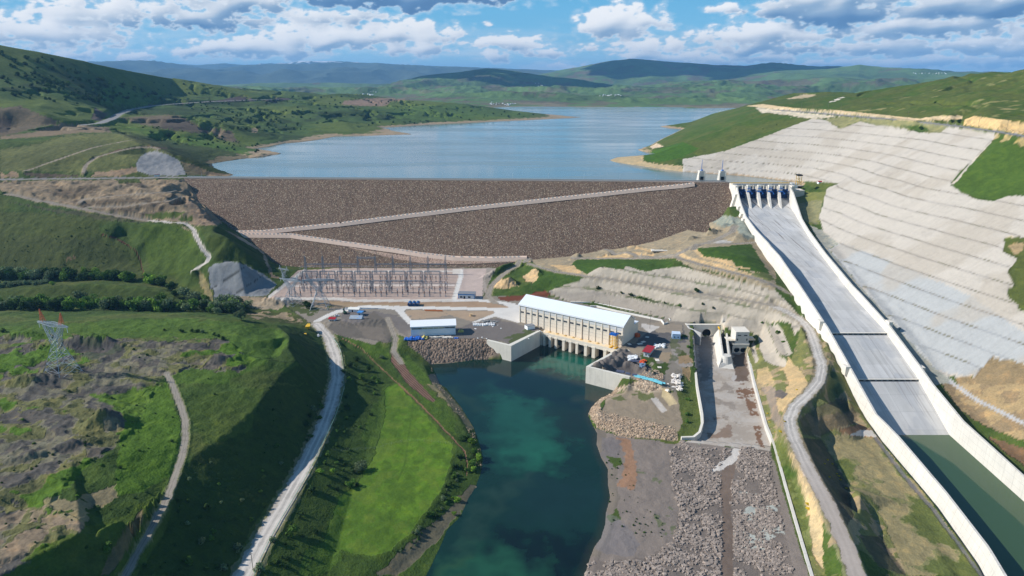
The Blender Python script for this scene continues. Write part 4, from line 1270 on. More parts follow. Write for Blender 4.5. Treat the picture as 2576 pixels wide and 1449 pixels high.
# ---- platform and yards
P((150, 140, 126), [(690, 752), (838, 674), (1248, 674), (1235, 700), (1215, 745), (1320, 745), (1400, 752), (1690, 806), (1735, 812), (1735, 900), (1700, 985), (1583, 951), (1480, 923), (1355, 833), (1283, 866), (1229, 855), (1025, 853), (985, 833), (940, 868), (880, 850), (830, 838), (790, 818)], 'gravel_yard', jit=1, tf=0)
P((128, 120, 114), T(1, 1, [(0, 890), (250, 900), (420, 930), (520, 1000), (880, 1020), (1140, 950), (1340, 1000), (1500, 1030), (1280, 1145), (1110, 1110), (500, 1110), (380, 1000), (0, 990)]), 'gravel_yard', jit=3, tf=0)
P((118, 110, 100), T(1, 1, [(-60, 960), (120, 1000), (240, 900), (330, 960), (370, 1050), (380, 1130), (340, 1140), (200, 1110), (0, 1090), (-100, 1030)]), 'gravel_yard', jit=2, tf=.1)
P((140, 128, 114), T(1, 1, [(100, 1010), (300, 1020), (340, 1120), (200, 1110)]), jit=4, amt=.6)
P((204, 184, 172), T(0, 1, [(2020, 800), (2250, 590), (2576, 575), (2576, 820)]), 'gravel_yard', jit=.5, tf=0)
P((204, 184, 172), T(1, 1, [(-5, 575), (1160, 578), (1070, 640), (1065, 810), (-5, 825)]), 'gravel_yard', jit=.5, tf=0)
P((180, 152, 124), T(1, 1, [(-5, 828), (800, 828), (1060, 822), (1280, 870), (1270, 885), (0, 880)]), jit=1, tf=0)
P((176, 152, 122), Z4([(560, 600), (1200, 640), (1500, 640), (1500, 665), (1100, 665), (800, 690), (600, 680)]), jit=2, tf=0)
P((184, 160, 134), T(1, 1, [(490, 890), (1150, 900), (1150, 920), (980, 975), (850, 940), (520, 960), (480, 920)]), jit=1, tf=0, thr=-.6)
P((172, 160, 148), T(1, 1, [(1100, 560), (1160, 580), (1080, 660), (1120, 800), (1090, 800), (1065, 690)]), jit=2, tf=0)
P((92, 108, 56), Z4([(250, 640), (420, 620), (560, 620), (760, 690), (560, 760), (280, 700)]), jit=9, thr=-.15, amt=.9)
P((96, 118, 52), T(1, 1, [(1340, 990), (1500, 1020), (1480, 1050), (1280, 1145), (1210, 1115), (1440, 1010)]), jit=4, thr=-.2, amt=.7, tf=.5)
# concrete roads
crd = (212, 207, 199)
ribbon(crd, Z4([(200, 590), (820, 592), (900, 600), (1000, 612), (1500, 610), (2240, 607), (2400, 620), (2600, 650)]), 6.5, 'concrete_road', jit=0, tf=0)
ribbon(crd, T(1, 1, [(850, 600), (900, 600), (900, 640), (850, 810)]), 12, 'concrete_road', jit=0, tf=0)
ribbon(crd, T(1, 1, [(-60, 598), (860, 598)]), 3.5, 'concrete_road', jit=0, tf=0)
ribbon((214, 204, 196), T(1, 1, [(-60, 700), (850, 703)]), 5, 'concrete_road', jit=0, tf=0)
ribbon(crd, T(0, 1, [(2030, 790), (2300, 590)]), 7, 'concrete_road', jit=0, tf=0)
ribbon((222, 210, 200), Z4([(330, 420), (330, 460), (1900, 455)]), 4.5, 'concrete_road', jit=0, tf=0)
ribbon(crd, Z4([(590, 830), (700, 770), (820, 720), (950, 690), (1150, 674), (1300, 676), (1450, 690)]), 8.5, 'concrete_road', jit=0, tf=0)
ribbon(crd, Z4([(1400, 678), (2000, 688), (2600, 700)]), 7.5, 'concrete_road', jit=0, tf=0)
P(crd, Z4([(1380, 685), (1520, 690), (1490, 720), (1560, 800), (1560, 845), (1530, 845)]), 'concrete_road', jit=0, tf=0)
P(crd, T(1, 1, [(1170, 820), (1290, 850), (1345, 850), (1345, 990), (1160, 940), (1010, 985), (980, 985), (1155, 915), (1150, 885), (1280, 880)]), 'concrete_road', jit=0, tf=0)
P((200, 190, 178), T(1, 1, [(540, 588), (600, 588), (600, 598)]), jit=0)
# yard right of the powerhouse
P((108, 104, 102), ZB([(1130, 560), (1350, 500), (1700, 200), (2200, 180), (2250, 500), (1900, 550), (1700, 620), (1300, 590)]), 'gravel_yard', jit=3, tf=0)
P((164, 150, 132), ZB([(1450, 180), (1800, 120), (2200, 190), (2180, 330), (1800, 320), (1500, 260)]), jit=3, tf=0)
P((172, 156, 132), ZB([(1130, 560), (1500, 600), (1450, 700), (1300, 700), (1200, 660), (1080, 640)]), jit=5, tf=0, amt=.7)
P((214, 206, 196), ZB([(1460, 220), (1460, 150), (1790, 215), (1600, 330)]), 'gravel_yard', jit=.5, tf=0)
P((120, 112, 106), ZB([(600, 890), (950, 620), (1200, 640), (1600, 900), (1700, 1060), (1500, 1090), (1200, 1040), (900, 1000)]), jit=3, tf=0)
P((88, 112, 50), ZB([(1400, 730), (1550, 700), (1700, 800), (1950, 860), (1900, 1000), (1850, 1120), (1720, 1060), (1550, 900)]), jit=6, tf=.6, thr=-.35)
P((100, 118, 56), ZB([(2100, 720), (2200, 640), (2270, 720), (2150, 770)]), jit=3, tf=.6)
P((176, 154, 124), ZB([(1750, 700), (1980, 660), (2000, 780), (1900, 860), (1780, 800)]), jit=4, tf=0, amt=.8)
P((170, 160, 150), ZB([(1980, 600), (2100, 560), (2100, 850), (2380, 880), (2380, 930), (2100, 930)]), jit=4, tf=0)
P((170, 144, 110), ZB([(2120, 760), (2300, 700), (2380, 860), (2110, 880)]), jit=3, tf=.1)
P((160, 136, 100), ZB([(2180, 950), (2320, 940), (2330, 1200), (2200, 1060)]), jit=4, tf=.3)
P((96, 104, 64), T(1, 1, [(2480, 1100), (2576, 1050), (2600, 1449), (2480, 1300)]), jit=4, tf=.5, thr=0, amt=.7)
# ---- shotcrete behind the powerhouse and greens above
P((166, 152, 126), ZE([(-80, 480), (300, 440), (900, 330), (1600, 170), (2100, 30), (2330, 60), (2500, 350), (2600, 640), (2600, 860), (1800, 640), (1500, 480), (560, 700), (-40, 560)]), jit=3, tf=.3)
P((150, 156, 144), ZE([(1900, 80), (2050, 20), (2250, 60), (2400, 260), (2300, 290), (2150, 150), (1980, 130)]), jit=4, tf=.1)
P((198, 194, 188), ZE([(1850, 300), (2000, 280), (2150, 310), (2000, 330)]), jit=3, tf=0)
SC2 = ZE([(160, 835), (540, 700), (590, 645), (720, 575), (960, 602), (1000, 565), (1180, 620), (1240, 620), (1400, 590), (1600, 572), (2000, 682), (2400, 780), (2600, 830), (2760, 980), (2860, 1100), (2880, 1250), (2800, 1300), (2760, 1180), (2620, 1160), (2500, 1220), (2400, 1300), (2050, 1230), (1640, 1170), (1440, 1160), (1480, 1140), (1000, 1040), (640, 950), (400, 955), (200, 880)])
P((194, 182, 164), SC2, 'shotcrete_slope', jit=1, tf=0)
P((176, 165, 148), SC2, jit=2, amt=.5, thr=.1, nz=N18, tf=0)
SC3 = np.zeros(Z.shape, bool)
SC3[:NI] = SCM & (SCF > .70)
setc(SC3 & (cls == CI['shotcrete_slope']), (158, 148, 128), amt=np.full(Z.shape, .55))
setc(SC3 & (cls == CI['shotcrete_slope']) & (N18 > .2), (112, 124, 76), amt=np.full(Z.shape, .6))
P((160, 150, 138), ZE([(170, 845), (700, 840), (1000, 900), (1540, 1020), (1480, 1140), (1000, 1040), (640, 950), (400, 950)]), jit=2, amt=.6, tf=0)
P((82, 116, 44), ZE([(-120, 560), (-20, 520), (60, 570), (500, 670), (520, 700), (160, 830), (100, 850), (0, 860), (-120, 880), (-200, 870), (-100, 780), (20, 740), (60, 650)]), jit=2)
P((82, 118, 44), ZE([(410, 550), (460, 495), (1400, 490), (1560, 560), (1400, 590), (1240, 615), (1180, 620), (1000, 565), (960, 600), (720, 575), (570, 648), (500, 620)]), jit=2)
P((82, 118, 44), ZE([(1740, 375), (2340, 330), (2400, 430), (2540, 650), (2200, 600), (2140, 520), (1980, 480), (1830, 470)]), jit=2)
P((106, 128, 62), ZE([(2200, 610), (2540, 650), (2600, 720), (2400, 700)]), jit=4, amt=.8)
snd = (208, 178, 134)
P(snd, ZE([(150, 545), (300, 560), (430, 560), (510, 632), (520, 655), (370, 640)]), jit=2, tf=0)
P(snd, ZE([(-120, 680), (0, 600), (60, 610), (50, 690), (0, 740), (-80, 735)]), jit=3, tf=0)
P(snd, ZE([(1530, 400), (1580, 385), (1620, 440), (1720, 480), (2000, 540), (2400, 665), (2260, 685), (1800, 570), (1600, 480)]), jit=2, tf=0)
P(snd, ZE([(1700, 390), (1740, 375), (1830, 465), (2130, 510), (2160, 560), (2360, 600), (2200, 590), (1980, 520), (1800, 480)]), jit=2, tf=0)
P(snd, ZE([(640, 488), (760, 450), (1130, 410), (1290, 445), (1280, 470), (900, 485)]), jit=3, tf=0)
P(snd, ZE([(930, 335), (980, 310), (1200, 380), (1420, 405), (1400, 425), (1250, 415), (1050, 370)]), jit=3, tf=0)
P((196, 172, 132), ZE([(1080, 300), (1300, 250), (1280, 300), (1180, 310)]), jit=3, tf=0)
P(snd, T(1, 1, [(1150, 700), (1200, 650), (1280, 650), (1340, 710), (1250, 730), (1140, 730)]), jit=2, tf=0)
P((120, 70, 50), T(1, 1, [(1180, 790), (1400, 775), (1500, 750), (1540, 745), (1580, 770), (1560, 790), (1400, 800), (1340, 820), (1200, 820)]), jit=2, tf=0)
P((88, 118, 46), T(1, 1, [(1140, 760), (1440, 745), (1500, 750), (1300, 775), (1160, 790)]), jit=2)
P((80, 104, 46), ZE([(930, 880), (1200, 900), (1300, 940), (1590, 995), (1590, 1010), (1200, 930), (960, 890)]), jit=2, tf=1, amt=.8)
ribbon((112, 116, 84), ZE([(700, 845), (1000, 895), (1500, 1020)]), 1.6, jit=.6, amt=.7)
ribbon((96, 92, 82), ZE([(1180, 630), (1600, 695), (2000, 755), (2576, 830)]), 1.2, jit=.4, amt=.7)
ribbon((84, 110, 50), ZE([(1820, 610), (2100, 680), (2300, 740)]), 4, jit=2, amt=.9)
P((206, 196, 180), ZA([(1940, 470), (2120, 330), (2200, 520), (2350, 900), (2540, 1050), (2480, 1160), (2250, 1130), (2080, 1030), (1980, 800), (1960, 600)]), 'shotcrete_slope', jit=1, tf=0)
P((206, 196, 180), ZA([(1810, 700), (1860, 640), (1960, 1020), (1890, 1100), (1830, 900)]), 'shotcrete_slope', jit=1, tf=0)
P((206, 198, 184), ZA([(1170, 310), (1250, 125), (1300, 220), (1210, 450), (1190, 420)]), jit=.5, tf=0)
# ---- ground between the canal and the chute
RB = [(1880, 868), (1930, 880), (1985, 930), (2020, 800), (2050, 800), (2100, 900), (2140, 980), (2215, 1110), (2290, 1200), (2370, 1300), (2480, 1449), (2040, 1449), (1940, 1110), (1896, 960)]
P((168, 150, 116), RB, jit=3, tf=.4)
P((112, 122, 64), RB, jit=3, thr=.02, nz=N18 + .2, tf=.7, amt=.8)
P((206, 178, 132), T(2, 2, [(700, 120), (740, 100), (800, 0), (950, 0), (900, 60), (820, 130), (790, 230), (720, 200)]), jit=3, tf=.1)
P((206, 178, 132), T(2, 1, [(560, 1340), (640, 1320), (700, 1449), (560, 1449)]), jit=3, tf=.1, amt=.8)
P((206, 178, 132), T(2, 1, [(800, 1290), (870, 1320), (950, 1449), (800, 1449), (760, 1350)]), jit=3, tf=.1)
P((210, 186, 142), T(2, 2, [(800, 500), (900, 560), (980, 760), (1060, 1000), (1060, 1250), (1060, 1400), (1000, 1330), (930, 1150), (960, 1000), (900, 800), (850, 640)]), jit=4, tf=.1)
P((120, 138, 70), T(2, 2, [(640, 420), (760, 450), (850, 640), (960, 1100), (980, 1300), (920, 1280), (800, 900), (720, 520)]), jit=4, tf=.6, amt=.8)
P((92, 128, 52), T(2, 2, [(750, 600), (860, 640), (880, 700), (780, 720)]), jit=4, amt=.8)
P((92, 128, 50), T(2, 2, [(1060, 1050), (1140, 1140), (1180, 1230), (1250, 1449), (1080, 1449), (1060, 1330)]), jit=5, amt=.9, thr=-.5)
P((92, 122, 48), T(2, 2, [(1280, 1230), (1420, 1320), (1600, 1449), (1380, 1449), (1320, 1380)]), jit=5, amt=.9)
PLT = T(2, 2, [(1060, 410), (1100, 380), (1270, 390), (1470, 400), (1560, 520), (1850, 860), (2050, 1130), (2330, 1449), (1700, 1449), (1540, 1100), (1400, 840), (1290, 800), (1100, 500)])
P((140, 138, 92), PLT, jit=3, tf=.7)
P((166, 150, 112), PLT, jit=3, thr=.02, nz=N18 * .7 + N60, tf=.4, amt=.7)
P((112, 132, 64), PLT, jit=3, thr=.12, nz=-N60 - N18 * .5, amt=.7)
P((104, 92, 74), T(2, 2, [(880, 260), (1000, 180), (1200, 100), (1300, 170), (1330, 280), (1180, 330), (1060, 390), (900, 380)]), jit=4, tf=.3, amt=.7)
P((84, 76, 62), T(2, 2, [(860, 400), (1050, 420), (1250, 760), (1290, 1000), (1220, 1100), (1000, 640)]), jit=3, tf=.4, amt=.8)  # painted shadow of the road embankment
P((160, 124, 92), T(2, 2, [(1170, 350), (1330, 300), (1410, 345), (1450, 400), (1260, 392)]), jit=2, tf=0)
P((220, 212, 200), T(2, 2, [(1265, 385), (1340, 345), (1430, 350), (1470, 402)]), 'gravel_yard', jit=0, tf=0)
ribbon((118, 116, 122), [on for on in [(x - 9, y + 2) for x, y in LBOT_PX[11:]]], 9, jit=1, tf=0, amt=.8)
P((84, 76, 66), T(2, 2, [(1330, 1140), (1500, 1150), (1700, 1449), (1480, 1380), (1360, 1200)]), jit=3, tf=.3, amt=.7)  # painted shadow triangle beside the spur
P((196, 184, 166), ZA([(1940, 470), (2120, 330), (2200, 520), (2350, 900), (2540, 1050), (2480, 1160), (2250, 1130), (2080, 1030), (1980, 800), (1960, 600)]), 'shotcrete_slope', jit=1, tf=0)
P((168, 158, 144), ZA([(2130, 340), (2240, 330), (2330, 400), (2500, 830), (2530, 940), (2350, 900), (2210, 520)]), 'shotcrete_slope', jit=1, tf=0)
P((196, 184, 166), ZA([(2240, 330), (2330, 300), (2440, 420), (2640, 900), (2540, 930), (2420, 640)]), 'shotcrete_slope', jit=1, tf=0)
P((196, 184, 166), ZA([(1810, 700), (1860, 640), (1960, 1020), (1890, 1100), (1830, 900)]), 'shotcrete_slope', jit=1, tf=0)
P((206, 178, 132), ZA([(2540, 950), (2620, 1000), (2700, 1250), (2560, 1300), (2350, 1200), (2480, 1160)]), jit=3, tf=.1)
P((150, 136, 120), T(2, 2, [(590, 20), (700, 20), (720, 200), (790, 330), (830, 400), (760, 360), (680, 280), (640, 120)]), jit=2, tf=.1)
P((112, 104, 98), T(2, 2, [(690, 60), (740, 40), (790, 70), (760, 110), (700, 100)]), jit=2, tf=.1)
# gravel fan and rubble below the canal
GV = [(1500, 1085), (1560, 1095), (1700, 1118), (1716, 1112), (1938, 1134), (2035, 1449), (2200, 1900), (1380, 1900), (1440, 1520), (1468, 1449), (1490, 1390), (1530, 1290), (1545, 1250), (1525, 1150)]
P((142, 130, 120), GV, 'gravel_yard', jit=2, tf=0)
ribbon((128, 118, 106), [(x + 6, y) for x, y in EAST[5:19]], 34, 'gravel_yard', jit=3, tf=0)
P((170, 128, 96), T(1, 2, [(2080, 400), (2180, 430), (2230, 600), (2230, 770), (2180, 800), (2090, 770), (2150, 560)]), jit=7, amt=.8, tf=0)
P((122, 116, 116), T(1, 2, [(1960, 400), (2100, 420), (2100, 560), (2050, 640), (1960, 540)]), jit=5, amt=.6, tf=0)
P((92, 116, 52), T(1, 2, [(2000, 540), (2110, 560), (2120, 620), (2050, 640)]), jit=6, tf=.5, thr=-.1)
P((92, 116, 52), T(1, 2, [(2010, 1000), (2080, 940), (2110, 1020), (2040, 1060)]), jit=6, tf=.5, thr=-.1)
P((96, 112, 62), T(1, 2, [(2220, 640), (2420, 720), (2560, 1150), (2420, 1160), (2300, 800)]), jit=8, tf=.2, thr=.28, nz=N18 + N5 * .5, amt=.6)
P((128, 124, 126), T(1, 2, [(1990, 940), (2150, 1050), (2250, 1200), (2200, 1300), (2000, 1280), (1920, 1240)]), jit=8, amt=.5, tf=0)
RUB = T(1, 2, [(1830, 1449), (1880, 1300), (1960, 1330), (2150, 1330), (2350, 1290), (2500, 1190), (2560, 960), (2500, 800), (2480, 500), (2576, 440)]) + T(2, 2, [(0, 430), (50, 490), (380, 500), (640, 510), (700, 800), (840, 1449), (0, 1700)]) + [(1380, 1700)]
P((128, 117, 108), RUB, 'rubble_ground', jit=5, tf=0)
P((192, 196, 186), T(2, 2, [(380, 800), (720, 860), (800, 1250), (400, 1300)]), jit=9, tf=0, thr=.08, nz=N18 + N60 * .5, amt=.8)
P((120, 104, 92), T(2, 2, [(300, 620), (400, 600), (380, 780), (360, 1000), (385, 1100), (380, 1500), (290, 1500), (300, 1000), (280, 800)]), 'track', jit=2, tf=0)
P((216, 208, 198), T(2, 2, [(380, 480), (440, 490), (430, 560), (380, 600), (270, 660), (200, 670), (130, 685), (270, 600), (370, 540)]), jit=3, tf=0)
# stone-edged point
RP1 = T(1, 2, [(2070, 30), (2180, 0), (2280, -40), (2420, 10), (2420, 60), (2300, 70), (2160, 20), (2000, 110), (1950, 150), (1960, 220), (2180, 280), (2300, 310), (2530, 360), (2540, 430), (2300, 410), (2080, 380), (1930, 310), (1865, 220), (1880, 170), (1960, 100)])
P((160, 144, 122), T(1, 2, [(2000, 100), (2180, 20), (2420, 60), (2530, 60), (2576, 300), (2540, 360), (2300, 310), (1960, 220)]), 'gravel_yard', jit=2, tf=0)
P((112, 116, 74), T(1, 2, [(2000, 100), (2100, 50), (2420, 80), (2300, 120), (2100, 130)]), jit=5, tf=.4, thr=0)
P((194, 174, 150), RP1, 'riprap', jit=1, tf=0)
P((216, 194, 150), T(1, 2, [(2420, 20), (2460, 40), (2540, 150), (2480, 170), (2420, 100)]), jit=2, tf=0)
P((206, 196, 184), T(1, 2, [(2330, 110), (2380, 100), (2460, 200), (2420, 220)]), jit=.5, tf=0)
P((150, 132, 116), T(1, 1, [(495, 1150), (510, 1110), (1110, 1107), (1235, 1258), (1000, 1275), (680, 1310), (600, 1230)]), 'riprap', jit=.5, tf=0)
# ---- canal bed
P((200, 188, 174), CAN_PX, 'canal_floor', jit=0, tf=0)
P((176, 162, 146), CAN_PX, jit=2, amt=.5, thr=.05, nz=N18 * .6 + N5 * .6)
P((214, 206, 196), CAN_PX, jit=2, amt=.5, thr=.16, nz=-N18 * .6 + N5 * .6)
P((112, 106, 102), ZA([(740, 560), (1010, 560), (1040, 1000), (1050, 1180), (940, 1200), (1000, 1400), (790, 1449), (760, 900)]), jit=5, tf=0, amt=.55)  # shadow of the left canal wall, painted on the floor
P((128, 88, 58), T(2, 2, [(410, 0), (540, 0), (570, 250), (600, 420), (630, 510), (500, 480), (560, 430), (540, 300), (480, 150), (410, 90)]), jit=5, tf=0, thr=-.06, nz=N18 * .5 + N5 * .7, amt=.85)
P((96, 70, 50), ZA([(1440, 900), (1700, 900), (1740, 1150), (1760, 1449), (1480, 1449), (1480, 1240)]), jit=4, tf=0, amt=.8)
P((206, 198, 190), ZA([(1400, 1380), (1460, 1310), (1520, 1350), (1470, 1449)]), jit=3, tf=0)
P((150, 138, 126), T(2, 2, [(250, 0), (370, 0), (390, 150), (420, 300), (300, 260), (240, 150)]), jit=9, tf=0, thr=.05, amt=.6)
P((130, 96, 70), T(2, 2, [(200, 240), (300, 240), (380, 320), (360, 440), (150, 400)]), jit=9, tf=0, thr=.3, amt=.6)
# ---- valley side right of the chute
P((124, 128, 72), T(2, 1, [(830, 0), (1085, 0), (1070, 40), (1040, 110), (1030, 240), (960, 250), (880, 180)]), jit=1, tf=.6)
P((150, 144, 118), T(2, 1, [(850, 90), (1060, 60), (1040, 200), (1000, 250), (900, 200)]), jit=5, amt=.55, tf=.3)
P((166, 166, 154), T(2, 1, [(960, 250), (1060, 290), (1200, 380), (1100, 430), (1400, 780), (1700, 1110), (2060, 1449), (1900, 1449), (1500, 950), (1100, 500)]), jit=2, tf=.1)
P((148, 128, 96), T(2, 1, [(2040, 1380), (2200, 1400), (2330, 1250), (2800, 1330), (2800, 1600), (2160, 1600)]), jit=1, tf=.2, ymin=300)
P((176, 152, 112), T(2, 2, [(1950, 0), (2800, 0), (2800, 500), (2300, 330), (2100, 200)]), jit=4, tf=.1)
P((150, 130, 100), T(2, 2, [(1950, 0), (2800, 0), (2800, 500), (2300, 330), (2100, 200)]), jit=4, tf=.1, thr=.1)
ribbon((178, 176, 174), T(2, 2, [(2020, -20), (2200, 110), (2400, 210), (2600, 310)]), 9, 'track', jit=.5, tf=0)
P((126, 100, 74), T(2, 2, [(2300, 400), (2800, 560), (2800, 800), (2500, 560)]), jit=4, tf=.1)
P((212, 204, 193), SHOT, 'shotcrete_slope', jit=.6, tf=0, ymax=1400)
GL = T(2, 1, [(1100, 430), (1200, 385), (1500, 500), (1850, 640), (2170, 780), (2576, 1060), (2700, 1120), (2700, 1320), (2330, 1250), (2200, 1400), (1900, 1340), (1690, 1100), (1400, 780)])
P((194, 196, 196), GL, 'shotcrete_slope', jit=3, tf=0, ymax=1400)
sm_ = sh_m & (fr > .91)
setc(sm_, (160, 150, 134), amt=smooth01(N18 + N60, -.6, .1) * .75)
setc(sh_m & (N60 > .08), (196, 186, 172), amt=smooth01(N60, .08, .35) * .6)
setc(sm_ & (N18 > .25), (140, 140, 106), amt=np.full(Z.shape, .5))
P((220, 196, 156), T(2, 0, [(480, 800), (600, 785), (850, 815), (1160, 830), (1500, 865), (1780, 895), (1950, 870), (2120, 875), (2100, 905), (1700, 910), (1300, 870), (900, 840), (760, 830)]), jit=1, tf=.05)
P((222, 190, 136), T(2, 0, [(2130, 900), (2200, 875), (2400, 900), (2800, 950), (2800, 1060), (2300, 970), (2120, 945)]), jit=1, tf=.05)
P((212, 200, 176), T(2, 0, [(540, 810), (760, 830), (1000, 860), (1200, 880), (1000, 900), (720, 860), (600, 850)]), jit=3, tf=.1)
P((200, 180, 146), T(2, 0, [(770, 750), (900, 715), (1020, 712), (960, 735), (850, 745)]), jit=2, tf=.1)
P((226, 216, 200), T(2, 0, [(1100, 770), (1180, 735), (1240, 728), (1180, 755), (1110, 778)]), jit=2, tf=.1, thr=-.2)
P((146, 144, 100), T(2, 0, [(1080, 905), (1200, 880), (1500, 895), (1900, 920), (2010, 950), (1940, 1000), (1800, 1000), (1620, 960), (1440, 940), (1340, 915), (1190, 970)]), jit=3, tf=.4, ymax=1400)
P((90, 120, 56), T(2, 0, [(1640, 950), (1830, 950), (1860, 990), (1790, 1000)]), jit=2)
P((92, 126, 50), T(2, 0, [(2100, 1449), (2020, 1390), (2100, 1290), (2250, 1180), (2390, 1010), (2576, 1060), (2800, 1100), (2800, 1449)]) + T(2, 1, [(2800, 20), (2450, 30), (2340, 68), (2210, 50), (2130, 0)]), jit=1)
P((196, 170, 120), T(2, 0, [(2350, 1010), (2576, 1020), (2800, 1040), (2800, 1180), (2500, 1080), (2340, 1060)]), jit=7, thr=-.05, tf=.2, amt=.8)
ribbon((196, 188, 174), T(2, 0, [(2320, 1075), (2250, 1150), (2150, 1260), (2070, 1360), (2030, 1390)]), 4.5, jit=.4, tf=.1)
P((104, 118, 60), T(2, 1, [(2420, 450), (2460, 350), (2700, 350), (2700, 900), (2540, 860), (2440, 780), (2500, 700), (2450, 600), (2530, 500)]), jit=2, ymin=300)
P((168, 146, 110), T(2, 1, [(2450, 400), (2576, 380), (2576, 460), (2500, 470)]), jit=4)
P((84, 130, 40), T(1, 0, [(2285, 1160), (2576, 1070), (2700, 1120), (2576, 1190), (2400, 1225), (2290, 1210)]), jit=1, ymax=1500)
P((188, 168, 132), T(1, 0, [(2010, 1215), (2130, 1175), (2280, 1140), (2280, 1215), (2400, 1240), (2576, 1250), (2576, 1320), (2300, 1280)]), jit=3, ymax=1500, tf=.2)
P((220, 198, 168), T(1, 0, [(2320, 1110), (2380, 1080), (2430, 1105), (2350, 1125)]), jit=2, tf=.1)
# roads on top
rc = {'gravel_road': (202, 194, 184), 'track': (156, 146, 132), 'asphalt_road': (150, 148, 146), 'concrete_ditch': (206, 200, 192)}
for name, m, cl, q in ROADS:
	if cl in ('gravel_road', 'track'):
		setc((q < .5 + .18 + .1 * N5) & ~m, (150, 136, 112), amt=np.full(Z.shape, .55), tf=.2)
	setc(m, rc[cl], cl, 0)
	if cl in ('gravel_road', 'track'):
		setc(m & (N18 > .1), tuple(int(v * .92) for v in rc[cl]))
		setc(m & (np.abs(q - .17 + .03 * N18) < .05), tuple(int(v * 1.07) for v in rc[cl]))
		setc(m & (q < .04 + .05 * N5), tuple(int(v * .86) for v in rc[cl]), amt=np.full(Z.shape, .7))
		setc(m & (q > .36 + .1 * N5), (164, 152, 134), amt=np.full(Z.shape, .6))
for name, m, cl, q in ROADS:
	if name == 'hill_road':
		setc(m, (176, 162, 150), amt=smooth01(-GY, -400, -290) * .8)
# chute trench is never seen; keep it grey
cls[:NI][tr] = CI['ground']

# tone of the covers: foliage is dark, shotcrete mid grey
grn = smooth01(col[..., 1] / (np.maximum(col[..., 0], col[..., 2]) + 1e-4), 1.02, 1.35)
lum = (col @ np.array([.3, .6, .1], np.float32))[..., None]
isfar = (RR[:, None] > 3300) & np.ones(Z.shape, bool)
gcol = (col * .95 + lum * .05) * np.array([.67, .635, .55], np.float32)
gcol = np.where(isfar[..., None], (col * .9 + lum * .1) * .85, gcol)
gcol = np.where(((GX < 60) & (GY > 1100) & (GY < 3300))[..., None], gcol * 1.22, gcol)
col = (col * (1 - grn[..., None]) + gcol * grn[..., None]).astype(np.float32)
col = np.where(((GX < -60) & (GY > 640) & (GY < 1250) & (cls != CI['shotcrete_slope']))[..., None], col * np.array([.92, .88, .84]), col).astype(np.float32)  # left slopes dimmed: cloud shade put into the ground colour
col[(cls == CI['shotcrete_slope']) & (GX > 270)] *= np.array([.87, .855, .83], np.float32)
for q_, f_ in (('gravel_road', 1.1), ('concrete_road', 1.2), ('track', 1.1), ('concrete_ditch', 1.1)):
	col[cls == CI[q_]] *= f_
col[(cls == CI['canal_floor'])] *= .9
